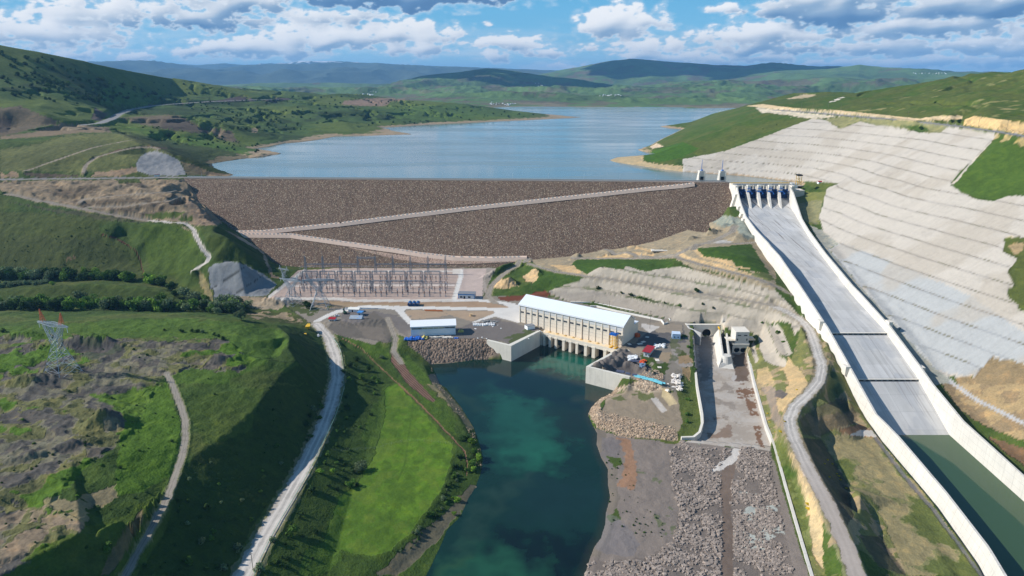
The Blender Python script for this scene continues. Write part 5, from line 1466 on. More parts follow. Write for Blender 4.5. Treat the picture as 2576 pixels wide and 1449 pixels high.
# ------------------------------------------------------------------ ground materials
def ground_mat(name, kind, bump=0.5, rough=0.95):
	m = bpy.data.materials.new(name)
	m.use_nodes = True
	n = NT(m.node_tree)
	bsdf = n.n['Principled BSDF']
	g = n.new('ShaderNodeNewGeometry')
	pos = g.outputs['Position']
	a = n.new('ShaderNodeAttribute', attribute_name='col')
	base = a.outputs['Color']
	tf = a.outputs['Alpha']
	if kind in ('grass', 'meadow'):
		n1 = n.noise(pos, .9, 3, .6)
		n2 = n.noise(pos, .16, 4, .6)
		n3 = n.noise(pos, .035, 4, .55)
		f = n.math('ADD', n.math('MULTIPLY', n1, .75), n.math('ADD', n.math('MULTIPLY', n2, .85), n.math('MULTIPLY', n3, .5)))
		amp = .75 if kind == 'meadow' else 1.05
		v = n.math('ADD', 1 - amp * 1.05, n.math('MULTIPLY', f, amp))
		c = n.mulc(base, v)
		warm = n.mix(n.math('MULTIPLY', n.smooth(n2, .45, .75), .5), c, n.vmath('MULTIPLY', c, (1.35, 1.08, .8)))
		c = warm
		h = n.math('MULTIPLY', n.math('ADD', n.math('MULTIPLY', n1, 1.0), n.math('MULTIPLY', n2, 2.2)), n.math('ADD', .35, tf))
		dist = 0.9 if kind == 'grass' else .45
	elif kind == 'shot':
		n1 = n.noise(pos, .35, 5, .65)
		st = n.noise(n.vmath('MULTIPLY', pos, (.10, .10, .03)), 1.0, 5, .6)
		sp = n.new('ShaderNodeSeparateXYZ')
		n.l.new(pos, sp.inputs[0])
		rill = n.noise(n.vmath('MULTIPLY', pos, (.02, .35, .02)), 1.0, 4, .6)
		v = n.math('ADD', .70, n.math('ADD', n.math('MULTIPLY', n1, .20), n.math('ADD', n.math('MULTIPLY', st, .22), n.math('MULTIPLY', rill, .2))))
		c = n.mulc(base, v)
		c = n.mix(n.smooth(n.noise(pos, .05, 5, .7), .52, .72), c, n.mulc(c, .84))
		stk = n.smooth(n.noise(n.vmath('MULTIPLY', pos, (.035, .8, .05)), 1.0, 3, .6), .66, .72)
		stk = n.math('MULTIPLY', stk, n.smooth(n.noise(pos, .018, 3, .5), .5, .62))
		c = n.mix(n.math('MULTIPLY', stk, .55), c, n.mulc(c, .5))
		jt = n.math('ABSOLUTE', n.math('SUBTRACT', n.math('FRACT', n.math('ADD', n.math('MULTIPLY', sp.outputs[1], .07), n.math('MULTIPLY', n1, .12))), .5))
		c = n.mix(n.math('MULTIPLY', n.math('LESS_THAN', jt, .02), .08), c, n.mulc(c, .6))
		h = n.math('ADD', n.math('MULTIPLY', n1, 1.2), n.math('MULTIPLY', rill, 1.0))
		dist = .9
	elif kind == 'riprap':
		vo = n.new('ShaderNodeTexVoronoi')
		n.val(vo.inputs['Vector'], pos)
		vo.inputs['Scale'].default_value = .55
		cc = n.new('ShaderNodeSeparateColor')
		n.l.new(vo.outputs['Color'], cc.inputs[0])
		v = n.math('ADD', .55, n.math('MULTIPLY', cc.outputs[0], .7))
		c = n.mulc(base, v)
		c = n.mix(n.math('MULTIPLY', cc.outputs[1], .35), c, n.vmath('MULTIPLY', c, (1.15, .95, .8)))
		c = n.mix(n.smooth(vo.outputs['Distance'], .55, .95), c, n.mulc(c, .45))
		h = n.math('MULTIPLY', n.math('SUBTRACT', 1.0, vo.outputs['Distance']), 2.2)
		dist = 1.0
	elif kind == 'rough':
		n1 = n.noise(pos, 1.3, 4, .7)
		n2 = n.noise(pos, .12, 5, .6)
		v = n.math('ADD', .55, n.math('ADD', n.math('MULTIPLY', n1, .5), n.math('MULTIPLY', n2, .4)))
		c = n.mulc(base, v)
		h = n.math('ADD', n1, n.math('MULTIPLY', n2, 1.5))
		dist = .6
	elif kind == 'plough':
		sp = n.new('ShaderNodeSeparateXYZ')
		n.l.new(pos, sp.inputs[0])
		wv = n.math('SINE', n.math('MULTIPLY', n.math('ADD', sp.outputs[0], n.math('MULTIPLY', sp.outputs[1], .62)), 3.2))
		v = n.math('ADD', .92, n.math('MULTIPLY', wv, .14))
		c = n.mulc(base, v)
		h = n.math('MULTIPLY', wv, .4)
		dist = .5
	elif kind == 'far':
		n1 = n.noise(pos, .02, 5, .6)
		n2 = n.noise(pos, .004, 6, .6)
		v = n.math('ADD', .45, n.math('ADD', n.math('MULTIPLY', n1, .5), n.math('MULTIPLY', n2, .6)))
		c = n.mulc(base, v)
		h = n.math('ADD', n.math('MULTIPLY', n1, 14.0), n.math('MULTIPLY', n2, 60.0))
		dist = 1.0
	else:  # road, concrete, yard
		n1 = n.noise(pos, .9, 4, .6)
		n2 = n.noise(pos, .09, 5, .62)
		v = n.math('ADD', .74, n.math('ADD', n.math('MULTIPLY', n1, .16), n.math('MULTIPLY', n2, .36)))
		c = n.mulc(base, v)
		h = n.math('ADD', n.math('MULTIPLY', n1, .3), n.math('MULTIPLY', n2, .6))
		dist = .4
	n.l.new(c, bsdf.inputs['Base Color'])
	bsdf.inputs['Roughness'].default_value = rough
	bsdf.inputs['Specular IOR Level'].default_value = .15
	b = n.new('ShaderNodeBump')
	b.inputs['Strength'].default_value = bump
	b.inputs['Distance'].default_value = dist
	n.l.new(h, b.inputs['Height'])
	n.l.new(b.outputs[0], bsdf.inputs['Normal'])
	return m

KIND = {'ground': 'grass', 'meadow': 'meadow', 'shotcrete_slope': 'shot', 'gravel_yard': 'rough', 'gravel_road': 'road', 'concrete_road': 'road', 'track': 'road', 'asphalt_road': 'road', 'ploughed_field': 'plough', 'canal_floor': 'road', 'concrete_ditch': 'road', 'hills': 'far', 'mountains': 'far', 'rubble_ground': 'rough', 'riprap': 'riprap'}
EPS = .0
colA = np.concatenate([col, tuft[..., None]], -1).astype(np.float32).reshape(-1, 4)
VC = np.stack([GX, GY, Z], -1).reshape(-1, 3)
fcl = cls[:-1, :-1]
idx = np.arange(NR * NTH).reshape(NR, NTH)
Q = np.stack([idx[:-1, :-1], idx[:-1, 1:], idx[1:, 1:], idx[1:, :-1]], -1)
# one normal field for all pieces, so that seams between ground kinds do not show
gyr = np.gradient(VC.reshape(NR, NTH, 3), axis=0)
gth = np.gradient(VC.reshape(NR, NTH, 3), axis=1)
NRM = np.cross(gth, gyr).reshape(-1, 3)
NRM /= np.linalg.norm(NRM, axis=1, keepdims=True) + 1e-12
for ci, cn in enumerate(CLS):
	m = fcl == ci
	if not m.any():
		continue
	q = Q[m]
	used, inv = np.unique(q, return_inverse=True)
	me = bpy.data.meshes.new(cn)
	mesh_from(me, VC[used], inv.reshape(q.shape))
	at = me.attributes.new('col', 'FLOAT_COLOR', 'POINT')
	at.data.foreach_set('color', colA[used].ravel())
	me.normals_split_custom_set_from_vertices(NRM[used].tolist())
	me.materials.append(ground_mat(cn, KIND[cn]))
	ob = bpy.data.objects.new(cn, me)
	C.objects.link(ob)
	ob['kind'] = 'stuff' if cn == 'riprap' else 'structure'
	if cn == 'riprap':
		ob['label'] = 'coarse quarry stones lining the river banks'
		ob['category'] = 'riprap'

# ------------------------------------------------------------------ water
def water_mat(name, base, rough, kind):
	m = bpy.data.materials.new(name)
	m.use_nodes = True
	n = NT(m.node_tree)
	bsdf = n.n['Principled BSDF']
	g = n.new('ShaderNodeNewGeometry')
	pos = g.outputs['Position']
	if kind == 'river':
		a = n.new('ShaderNodeAttribute', attribute_name='col')
		c = n.mulc(a.outputs['Color'], n.math('ADD', .7, n.math('MULTIPLY', n.noise(pos, .06, 5, .6), .6)))
		h = n.noise(n.vmath('MULTIPLY', pos, (1, 1, 1)), .9, 4, .6)
		bs, bd = .16, .2
	elif kind == 'lake':
		n2 = n.noise(n.vmath('MULTIPLY', pos, (.0016, .006, .001)), 1.0, 5, .6)
		c = n.mix(n.smooth(n2, .35, .68), base, (base[0] * .86, base[1] * .90, base[2] * .92))
		h = n.noise(n.vmath('MULTIPLY', pos, (.25, .5, 1)), 1.0, 5, .6)
		bs, bd = .07, .25
		rg = n.math('ADD', rough, n.math('MULTIPLY', n.smooth(n.noise(n.vmath('MULTIPLY', pos, (.002, .008, .001)), 1.0, 4, .6), .4, .62), .13))
		n.l.new(rg, bsdf.inputs['Roughness'])
	else:
		c = n.mulc(n.vmath('ADD', (0, 0, 0), base), 1.0)
		h = n.noise(pos, 1.2, 3, .6)
		bs, bd = .08, .1
	n.l.new(c, bsdf.inputs['Base Color'])
	if kind != 'lake':
		bsdf.inputs['Roughness'].default_value = rough
	bsdf.inputs['IOR'].default_value = 1.33
	b = n.new('ShaderNodeBump')
	b.inputs['Strength'].default_value = bs
	b.inputs['Distance'].default_value = bd
	n.l.new(h, b.inputs['Height'])
	n.l.new(b.outputs[0], bsdf.inputs['Normal'])
	return m

def flat(name, pts, z, mat):
	me = bpy.data.meshes.new(name)
	me.from_pydata([(p[0], p[1], z) for p in pts], [], [list(range(len(pts)))])
	me.materials.append(mat)
	o = bpy.data.objects.new(name, me)
	C.objects.link(o)
	o['kind'] = 'structure'
	return o

# river with its bed showing through as paler and weedy patches
RXs = np.linspace(-90, 150, 240)
RYs = np.linspace(90, 640, 460)
RX_, RY_ = np.meshgrid(RXs, RYs)
rpx, rpy = pr(RX_, RY_, 0 * RX_ + WZ)
rj, rk = fbm(RX_ / 14, RY_ / 14, 4, 201) * 16, fbm(RX_ / 14 + 30, RY_ / 14, 4, 202) * 16
rcx = np.zeros(RX_.shape + (3,))
rcx[:] = (.006, .027, .019)

def rp(c, poly, amt=1.0, soft=14.0):
	d, ins = poly_dist(wpoly(poly, WZ), RX_ + rj * .6, RY_ + rk * .6, soft)
	a = (np.clip(.5 - d / soft, 0, 1) * amt)[..., None]
	rcx[:] = rcx * (1 - a) + np.array(c) * a

rp((.014, .080, .050), T(1, 2, [(1150, 0), (1400, 100), (1600, 250), (1650, 450), (1600, 600), (1300, 650), (1150, 400)]), .8, 24)
rp((.016, .105, .060), T(1, 2, [(1380, 440), (1650, 430), (1620, 600), (1400, 620)]), .8, 20)
rp((.008, .028, .026), T(1, 2, [(1300, 720), (1600, 700), (1900, 700), (2000, 900), (1800, 1150), (1300, 1000)]), .8, 24)
rp((.004, .010, .011), T(1, 2, [(1190, 1110), (1250, 1090), (1500, 1150), (1900, 1180), (1900, 1300), (1850, 1449), (1400, 1449), (1480, 1300), (1350, 1240), (1200, 1230)]), .9, 12)
rp((.018, .085, .045), T(1, 2, [(780, 1500), (920, 1270), (1250, 1260), (1420, 1310), (1400, 1500)]), .8, 20)
rp((.030, .075, .030), T(1, 2, [(760, 1500), (880, 1290), (960, 1290), (850, 1500)]), .7, 12)
rp((.028, .058, .040), T(1, 2, [(1070, 900), (1300, 700), (1400, 680), (1250, 850), (1050, 1050), (950, 1250), (900, 1200), (1000, 1000)]), .5, 14)
rp((.004, .012, .016), T(1, 1, [(700, 1320), (1280, 1280), (1860, 1449), (1800, 1500), (900, 1500)]), .45, 20)
rp((.004, .012, .016), T(1, 2, [(1200, -20), (1500, 60), (1950, 160), (1900, 200), (1500, 120), (1250, 60)]), .75, 16)
rp((.012, .105, .070), T(1, 1, [(1500, 1260), (1700, 1230), (1950, 1260), (1900, 1330), (1860, 1400), (1600, 1350), (1450, 1330)]), .85, 14)
rp((.030, .060, .030), T(1, 2, [(800, 30), (900, 60), (980, 140), (1020, 200), (950, 150)]), .5, 12)
rp((.012, .024, .018), T(1, 2, [(1500, 180), (1850, 200), (1950, 500), (1750, 400)]), .7, 20)
rp((.030, .034, .022), T(1, 2, [(1800, 60), (1950, 100), (1880, 200), (1850, 180)]), .7, 12)
rd_, _i = poly_dist(RIV, RX_, RY_, 8)
edge = np.clip(1 - np.abs(rd_) / 5.0, 0, 1)[..., None] * (RX_ > 20)[..., None]
rcx = rcx * (1 - edge * .6) + np.array((.035, .035, .022)) * edge * .6
me = bpy.data.meshes.new('river')
ix = np.arange(RX_.size).reshape(RX_.shape)
keep = (_i[:-1, :-1] | (np.abs(rd_[:-1, :-1]) < 6) | inside(POCK, RX_[:-1, :-1], RY_[:-1, :-1]) | (np.abs(poly_dist(POCK, RX_, RY_, 8)[0][:-1, :-1]) < 5))
q = np.stack([ix[:-1, :-1], ix[:-1, 1:], ix[1:, 1:], ix[1:, :-1]], -1)[keep]
used, inv = np.unique(q, return_inverse=True)
mesh_from(me, np.stack([RX_.ravel(), RY_.ravel(), 0 * RX_.ravel() + WZ], -1)[used], inv.reshape(q.shape))
at = me.attributes.new('col', 'FLOAT_COLOR', 'POINT')
at.data.foreach_set('color', np.concatenate([rcx.reshape(-1, 3), np.ones((RX_.size, 1))], 1)[used].astype(np.float32).ravel())
me.materials.append(water_mat('river_water', None, .06, 'river'))
riv = bpy.data.objects.new('river', me)
C.objects.link(riv)
riv['kind'] = 'structure'

flat('lake', [(-470, dam_crest_y(-470) + 2), (300, dam_crest_y(300) + 2), (420, 925), (700, 1300), (3300, 3000), (3300, 3800), (-2600, 3800), (-1500, 1900), (-900, 1400), (-560, 1080)], 94.0, water_mat('lake_water', (.21, .25, .235), .09, 'lake'))
flat('basin_water', [(XL(y) + .1, y) for y in range(180, 425, 10)] + [(XR(y) - .1, y) for y in range(420, 175, -10)], 0.6, water_mat('basin_water', (.045, .085, .040), .05, 'basin'))

# ------------------------------------------------------------------ air
me = bpy.data.meshes.new('haze')
hb = [(-36000, -3000), (36000, -3000), (36000, 36000), (-36000, 36000)]
zt_, zb_ = float(Z.max()) + 60, -12.0
me.from_pydata([(x, y, zb_) for x, y in hb] + [(x, y, zt_) for x, y in hb], [], [(3, 2, 1, 0), (4, 5, 6, 7), (0, 1, 5, 4), (1, 2, 6, 5), (2, 3, 7, 6), (3, 0, 4, 7)])
hm_ = bpy.data.materials.new('haze')
hm_.use_nodes = True
n = NT(hm_.node_tree)
n.n.clear()
pv = n.new('ShaderNodeVolumePrincipled')
pv.inputs['Color'].default_value = (.26, .58, 1.0, 1)
pv.inputs['Density'].default_value = 4.2e-5
pv.inputs['Anisotropy'].default_value = 0.0
o_ = n.new('ShaderNodeOutputMaterial')
n.l.new(pv.outputs[0], o_.inputs['Volume'])
me.materials.append(hm_)
hz_o = bpy.data.objects.new('haze', me)
C.objects.link(hz_o)
hz_o['kind'] = 'stuff'
hz_o['label'] = 'pale blue haze filling the air over the valley'
hz_o['category'] = 'haze'
# ------------------------------------------------------------------ mesh builder, tagging
class MB:
	def __init__(self):
		self.v = []
		self.f = []

	def poly(self, pts, faces):
		k = len(self.v)
		self.v.extend([tuple(p) for p in pts])
		self.f.extend([tuple(i + k for i in f) for f in faces])
		return self

	def box(self, c, s, rz=0.0, M=None):
		"""box with base centre c, size s"""
		hx, hy, h = s[0] / 2, s[1] / 2, s[2]
		co, si = math.cos(rz), math.sin(rz)
		P8 = []
		for z in (0, h):
			for x, y in ((-hx, -hy), (hx, -hy), (hx, hy), (-hx, hy)):
				P8.append((c[0] + x * co - y * si, c[1] + x * si + y * co, c[2] + z))
		return self.hexa(P8)

	def hexa(self, p):
		"""4 lower + 4 upper corners, counter-clockwise"""
		return self.poly(p, [(3, 2, 1, 0), (4, 5, 6, 7), (0, 1, 5, 4), (1, 2, 6, 5), (2, 3, 7, 6), (3, 0, 4, 7)])

	def bar(self, a, b, r=0.1, n=4):
		a, b = Vector(a), Vector(b)
		d = (b - a)
		if d.length < 1e-6:
			return self
		d.normalize()
		u = d.cross(Vector((0, 0, 1)) if abs(d.z) < .95 else Vector((1, 0, 0))).normalized()
		v = d.cross(u)
		pts = []
		for e in (a, b):
			for k in range(n):
				t = 2 * math.pi * (k + .5) / n
				pts.append(e + u * (r * math.cos(t)) + v * (r * math.sin(t)))
		fs = [(k, (k + 1) % n, (k + 1) % n + n, k + n) for k in range(n)] + [tuple(range(n))[::-1], tuple(range(n, 2 * n))]
		return self.poly(pts, fs)

	def cone(self, c, r0, r1, h, n=12, axis='z', cap=True):
		pts = []
		for z, r in ((0, r0), (h, r1)):
			for k in range(n):
				t = 2 * math.pi * k / n
				a, b = r * math.cos(t), r * math.sin(t)
				if axis == 'z':
					pts.append((c[0] + a, c[1] + b, c[2] + z))
				elif axis == 'y':
					pts.append((c[0] + a, c[1] + z, c[2] + b))
				else:
					pts.append((c[0] + z, c[1] + a, c[2] + b))
		fs = [(k, (k + 1) % n, (k + 1) % n + n, k + n) for k in range(n)]
		if cap:
			fs += [tuple(range(n))[::-1], tuple(range(n, 2 * n))]
		return self.poly(pts, fs)

	def sweep(self, secs, closed=False, caps=True):
		"""join equal-length cross-sections"""
		n = len(secs[0])
		pts = [p for s in secs for p in s]
		fs = []
		for i in range(len(secs) - 1):
			for k in range(n):
				k2 = (k + 1) % n
				fs.append((i * n + k, i * n + k2, (i + 1) * n + k2, (i + 1) * n + k))
		if caps:
			fs.append(tuple(range(n))[::-1])
			fs.append(tuple(range((len(secs) - 1) * n, len(secs) * n)))
		return self.poly(pts, fs)

	def build(self, name, mat, parent=None, origin=None, smooth=False, bevel=0.0):
		me = bpy.data.meshes.new(name)
		ox, oy, oz = origin if origin is not None else (0, 0, 0)
		me.from_pydata([(x - ox, y - oy, z - oz) for x, y, z in self.v], [], self.f)
		if smooth:
			me.polygons.foreach_set('use_smooth', [True] * len(me.polygons))
		bm = bmesh.new()
		bm.from_mesh(me)
		bmesh.ops.recalc_face_normals(bm, faces=bm.faces)
		bm.to_mesh(me)
		bm.free()
		me.materials.append(mat)
		o = bpy.data.objects.new(name, me)
		C.objects.link(o)
		if origin is not None:
			o.location = origin
		if parent is not None:
			o.parent = parent
		return o

def tag(o, label, cat, group=None, kind=None):
	o['label'] = label
	o['category'] = cat
	if group:
		o['group'] = group
	if kind:
		o['kind'] = kind
	return o

def empty(name, loc, rz, label, cat, group=None):
	o = bpy.data.objects.new(name, None)
	C.objects.link(o)
	o.location = loc
	o.rotation_euler = (0, 0, rz)
	o.empty_display_size = 1
	return tag(o, label, cat, group)

def dup(root, loc, rz=None, label=None, scale=None, group=None):
	r = root.copy()
	C.objects.link(r)
	r.location = loc
	if rz is not None:
		r.rotation_euler = (0, 0, rz)
	if scale is not None:
		r.scale = scale if hasattr(scale, '__len__') else (scale,) * 3
	if label:
		r['label'] = label
	if group:
		r['group'] = group
	for ch in root.children:
		c = ch.copy()
		C.objects.link(c)
		c.parent = r
		for g in ch.children:
			d = g.copy()
			C.objects.link(d)
			d.parent = c
	return r

MATS = {}

def mat(name, rgb, rough=.8, var=.25, scale=.6, streak=0.0, joint=0.0, metal=0.0, bump=.0, stain=None, stainamt=.5, spec=.3, island=0.0):
	"""painted / concrete / metal surface with uneven tone; rgb is the albedo in display values"""
	if name in MATS:
		return MATS[name]
	m = bpy.data.materials.new(name)
	m.use_nodes = True
	n = NT(m.node_tree)
	bsdf = n.n['Principled BSDF']
	g = n.new('ShaderNodeNewGeometry')
	tco = n.new('ShaderNodeTexCoord')
	pos = g.outputs['Position']
	base = [v for v in lin(*rgb)]
	n1 = n.noise(pos, scale, 5, .6)
	v = n.math('ADD', 1 - var * .5, n.math('MULTIPLY', n.math('SUBTRACT', n1, .0), var))
	c = n.mulc(n.vmath('ADD', tuple(base), (0, 0, 0)), v)
	if streak:
		s = n.noise(n.vmath('MULTIPLY', pos, (.9, .9, .05)), 1.0, 4, .7)
		c = n.mix(n.math('MULTIPLY', n.smooth(s, .5, .75), streak), c, n.mulc(c, .55))
	if joint:
		sp3 = n.new('ShaderNodeSeparateXYZ')
		n.l.new(pos, sp3.inputs[0])
		for ax_, pr_ in ((1, 9.0), (2, 4.5)):
			jj = n.math('FRACT', n.math('MULTIPLY', sp3.outputs[ax_], 1 / pr_))
			c = n.mix(n.math('MULTIPLY', n.math('LESS_THAN', jj, .035 if ax_ == 1 else .05), joint), c, n.mulc(c, .6))
	if stain:
		s = n.noise(pos, scale * .35, 5, .7)
		c = n.mix(n.math('MULTIPLY', n.smooth(s, .52, .7), stainamt), c, lin(*stain))
	if island:
		c = n.mulc(c, n.math('ADD', 1 - island / 2, n.math('MULTIPLY', g.outputs['Random Per Island'], island)))
	n.l.new(c, bsdf.inputs['Base Color'])
	bsdf.inputs['Roughness'].default_value = rough
	bsdf.inputs['Metallic'].default_value = metal
	bsdf.inputs['Specular IOR Level'].default_value = spec
	if bump:
		b = n.new('ShaderNodeBump')
		b.inputs['Strength'].default_value = bump
		b.inputs['Distance'].default_value = .3
		n.l.new(n1, b.inputs['Height'])
		n.l.new(b.outputs[0], bsdf.inputs['Normal'])
	MATS[name] = m
	return m

def rock_mat(name, rgb, scale, tone=.55):
	m = bpy.data.materials.new(name)
	m.use_nodes = True
	n = NT(m.node_tree)
	bsdf = n.n['Principled BSDF']
	g = n.new('ShaderNodeNewGeometry')
	pos = n.vmath('ADD', g.outputs['Position'], n.vmath('MULTIPLY', n.noise(g.outputs['Position'], .8, 2, .5, color=True), (.5, .5, .5)))
	vo = n.new('ShaderNodeTexVoronoi')
	n.val(vo.inputs['Vector'], pos)
	vo.inputs['Scale'].default_value = scale
	cc = n.new('ShaderNodeSeparateColor')
	n.l.new(vo.outputs['Color'], cc.inputs[0])
	base = lin(*rgb)
	big = n.noise(g.outputs['Position'], .012, 4, .6)
	v = n.math('ADD', 1 - tone, n.math('ADD', n.math('MULTIPLY', cc.outputs[0], tone * 1.5), n.math('MULTIPLY', big, .35)))
	c = n.mulc(n.vmath('ADD', base, (0, 0, 0)), v)
	c = n.mix(n.math('MULTIPLY', n.math('GREATER_THAN', cc.outputs[1], .86), .6), c, lin(196, 178, 150))
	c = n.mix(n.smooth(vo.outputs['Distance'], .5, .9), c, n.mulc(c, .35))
	n.l.new(c, bsdf.inputs['Base Color'])
	bsdf.inputs['Roughness'].default_value = .9
	bsdf.inputs['Specular IOR Level'].default_value = .2
	b = n.new('ShaderNodeBump')
	b.inputs['Strength'].default_value = .9
	b.inputs['Distance'].default_value = 1.0
	n.l.new(n.math('ADD', n.math('MULTIPLY', n.math('SUBTRACT', 1.0, vo.outputs['Distance']), .9 / scale), n.math('MULTIPLY', cc.outputs[2], .5 / scale)), b.inputs['Height'])
	n.l.new(b.outputs[0], bsdf.inputs['Normal'])
	return m

# ------------------------------------------------------------------ rockfill dam
dam = empty('rockfill_dam', (-80, 930, 100), 0, 'long brown rockfill dam with two pale ramps across its downstream face', 'dam')
DO = (-80, 930, 100)

xs_ = np.linspace(-500, 300, 640)
ts_ = np.linspace(0, 1, 190)
dco, dq = [], []
PXg, TSg = np.meshgrid(xs_, ts_)
yc = dam_crest_y(PXg) - 4
drop = TSg * 172.0
Yg = yc - drop
Zg = 100.0 - drop / 1.93
bump_ = fbm(PXg / 2.2, Yg / 2.2, 3, 301) * .35 + fbm(PXg / 25, Yg / 25, 3, 302) * .5
Zg = Zg + bump_ * np.clip(TSg * 20, 0, 1)
idd = np.arange(PXg.size).reshape(PXg.shape)
cut = (PXg < np.interp(Yg, _RY, _LX) - .5) | (Yg > 905)
okc = cut & (inside([(q[0], q[1]) for q in FOOT], PXg, Yg) | (poly_dist(FOOT, PXg, Yg, 30)[0] < 14))
fk = okc[:-1, :-1] & okc[1:, :-1] & okc[:-1, 1:] & okc[1:, 1:]
q = np.stack([idd[:-1, :-1], idd[1:, :-1], idd[1:, 1:], idd[:-1, 1:]], -1)[fk]
used, inv = np.unique(q, return_inverse=True)
me = bpy.data.meshes.new('rock_face')
mesh_from(me, np.stack([PXg.ravel() - DO[0], Yg.ravel() - DO[1], Zg.ravel() - DO[2]], -1)[used], inv.reshape(q.shape))
me.materials.append(rock_mat('dam_rock', (116, 96, 80), .95, .42))
o = bpy.data.objects.new('rock_face', me)
C.objects.link(o)
o.parent = dam
asph = mat('crest_asphalt', (120, 118, 116), .9, .2)
conc = mat('concrete', (222, 214, 200), .85, .3, .12, streak=.25, bump=.15, stain=(176, 166, 150), stainamt=.3)
concw = mat('concrete_bright', (208, 203, 193), .85, .3, .1, streak=.35, joint=.5, bump=.1, stain=(186, 178, 164), stainamt=.4)
concg = mat('concrete_grey', (196, 194, 190), .85, .35, .08, streak=.2, bump=.1, stain=(160, 158, 156), stainamt=.5)
pale = mat('ramp_gravel', (214, 188, 168), .95, .25, .3)
cx0, cx1 = -462, 292

def crest_strip(y0, y1, z0, z1, name, m, xa=cx0, xb=cx1):
	b = MB()
	n_ = 30
	secs = []
	for k in range(n_ + 1):
		x = xa + (xb - xa) * k / n_
		y = dam_crest_y(x)
		secs.append([(x, y + y0, z0), (x, y + y1, z0), (x, y + y1, z1), (x, y + y0, z1)])
	b.sweep(secs)
	return b.build(name, m, dam, None)

for nm, a_, b_, z0, z1, m in (('crest_road', -4, 7, 92, 100.2, asph), ('kerb', -4.6, -3.9, 99, 100.9, pale), ('parapet', 7, 7.6, 92, 101.3, conc)):
	o = crest_strip(a_, b_, z0, z1, nm, m)
	o.location = (-DO[0], -DO[1], -DO[2])
# upstream face down into the water
b = MB()
secs = []
for k in range(21):
	x = cx0 + (cx1 - cx0) * k / 20
	y = dam_crest_y(x)
	secs.append([(x, y + 7.6, 100.8), (x, y + 22, 90), (x, y + 7, 90)])
b.sweep(secs)
o = b.build('upstream_face', pale, dam)
o.location = (-DO[0], -DO[1], -DO[2])

def ramp(name, pts, width):
	S = []
	for k in range(len(pts) - 1):
		a, c = pts[k], pts[k + 1]
		n_ = max(1, int(math.hypot(c[0] - a[0], c[1] - a[1]) / 20))
		for q_ in range(n_ + (k == len(pts) - 2)):
			t = q_ / n_
			S.append(on_dam(a[0] + (c[0] - a[0]) * t, a[1] + (c[1] - a[1]) * t))
	b = MB()
	secs = []
	for (x, y, z) in S:
		zb = dam_z(x, y - width)
		secs.append([(x, y + 1.5, z + .9), (x, y - width, z + .9), (x, y - width - 2.6, zb - .6), (x, y + 1.5, z - 4)])
	b.sweep(secs)
	o = b.build(name, pale, dam)
	o.location = (-DO[0], -DO[1], -DO[2])
	g = MB()
	for i in range(len(S) - 1):
		a, c = S[i], S[i + 1]
		l = math.hypot(c[0] - a[0], c[1] - a[1])
		n_ = max(1, int(l / 5.0))
		for q_ in range(n_):
			t = q_ / n_
			g.box((a[0] + (c[0] - a[0]) * t, a[1] + (c[1] - a[1]) * t - width + .7, a[2] + (c[2] - a[2]) * t + .8), (2.6, .9, 1.3))
	o2 = g.build('guard_blocks', mat('white_block', (236, 226, 214), .8, .1), o)
	o2['kind'] = 'stuff'
	return o

ramp('ramp', T(0, 1, [(1800, 298), (1990, 295), (2300, 262), (2576, 235)]) + T(1, 1, [(0, 235), (500, 172), (1000, 112), (1500, 58), (2000, 5)]) + T(1, 0, [(2300, 1420), (2576, 1395)]) + [(1745, 461)], 4.6)
ramp('ramp', T(0, 1, [(1830, 318), (2200, 320), (2576, 375)]) + T(1, 1, [(150, 395), (400, 430), (600, 462), (850, 490), (1150, 496), (1400, 489)]), 4.6)
# a wide gravelled apron below the lower ramp
b = MB()
secs = []
for p, wd in (((1440, 645.5), 1), ((1300, 647), 3), ((1180, 648), 6), ((1080, 643), 9), ((1000, 634), 7), ((930, 624), 3), ((880, 615), 1)):
	x, y, z = on_dam(*p)
	y2 = y - 5 - wd
	secs.append([(x, y - 5, dam_z(x, y - 5) + .9), (x, y2, dam_z(x, y2) + .7), (x, y2, dam_z(x, y2) - 2), (x, y - 5, dam_z(x, y - 5) - 2)])
b.sweep(secs)
o = b.build('gravel_apron', rock_mat('apron_gravel', (178, 150, 132), .9, .35), dam)
o.location = (-DO[0], -DO[1], -DO[2])
# reset helper offsets: parts above were built in place coordinates
lampm = mat('galvanised', (176, 182, 188), .5, .1, metal=.3)
# lamp posts along the crest
lp = None
for k in range(15):
	x = -440 + k * 49
	loc = (x, dam_crest_y(x) + 5.5, 100.2)
	if lp is None:
		lp = empty('crest_lamp_post', loc, 0, 'slim lamp post on the dam crest road', 'lamp post', 'lamp posts along the dam crest')
		MB().bar((0, 0, 0), (0, 0, 8.5), .13, 6).bar((0, 0, 8.5), (0, -1.6, 8.8), .07, 4).build('pole', lampm, lp)
		MB().box((0, -1.8, 8.65), (.35, .9, .18)).build('lamp_head', lampm, lp)
	else:
		dup(lp, loc)

# ------------------------------------------------------------------ spillway
sp = empty('spillway', (320, 885, 84), 0, 'broad concrete spillway chute with five blue gates running down to a green pool', 'spillway')
SO = (320, 885, 84)

def spart(b, name, m, parent=sp, smooth=False):
	o = b.build(name, m, parent, None, smooth)
	if parent is sp:
		o.location = (-SO[0], -SO[1], -SO[2])
	return o

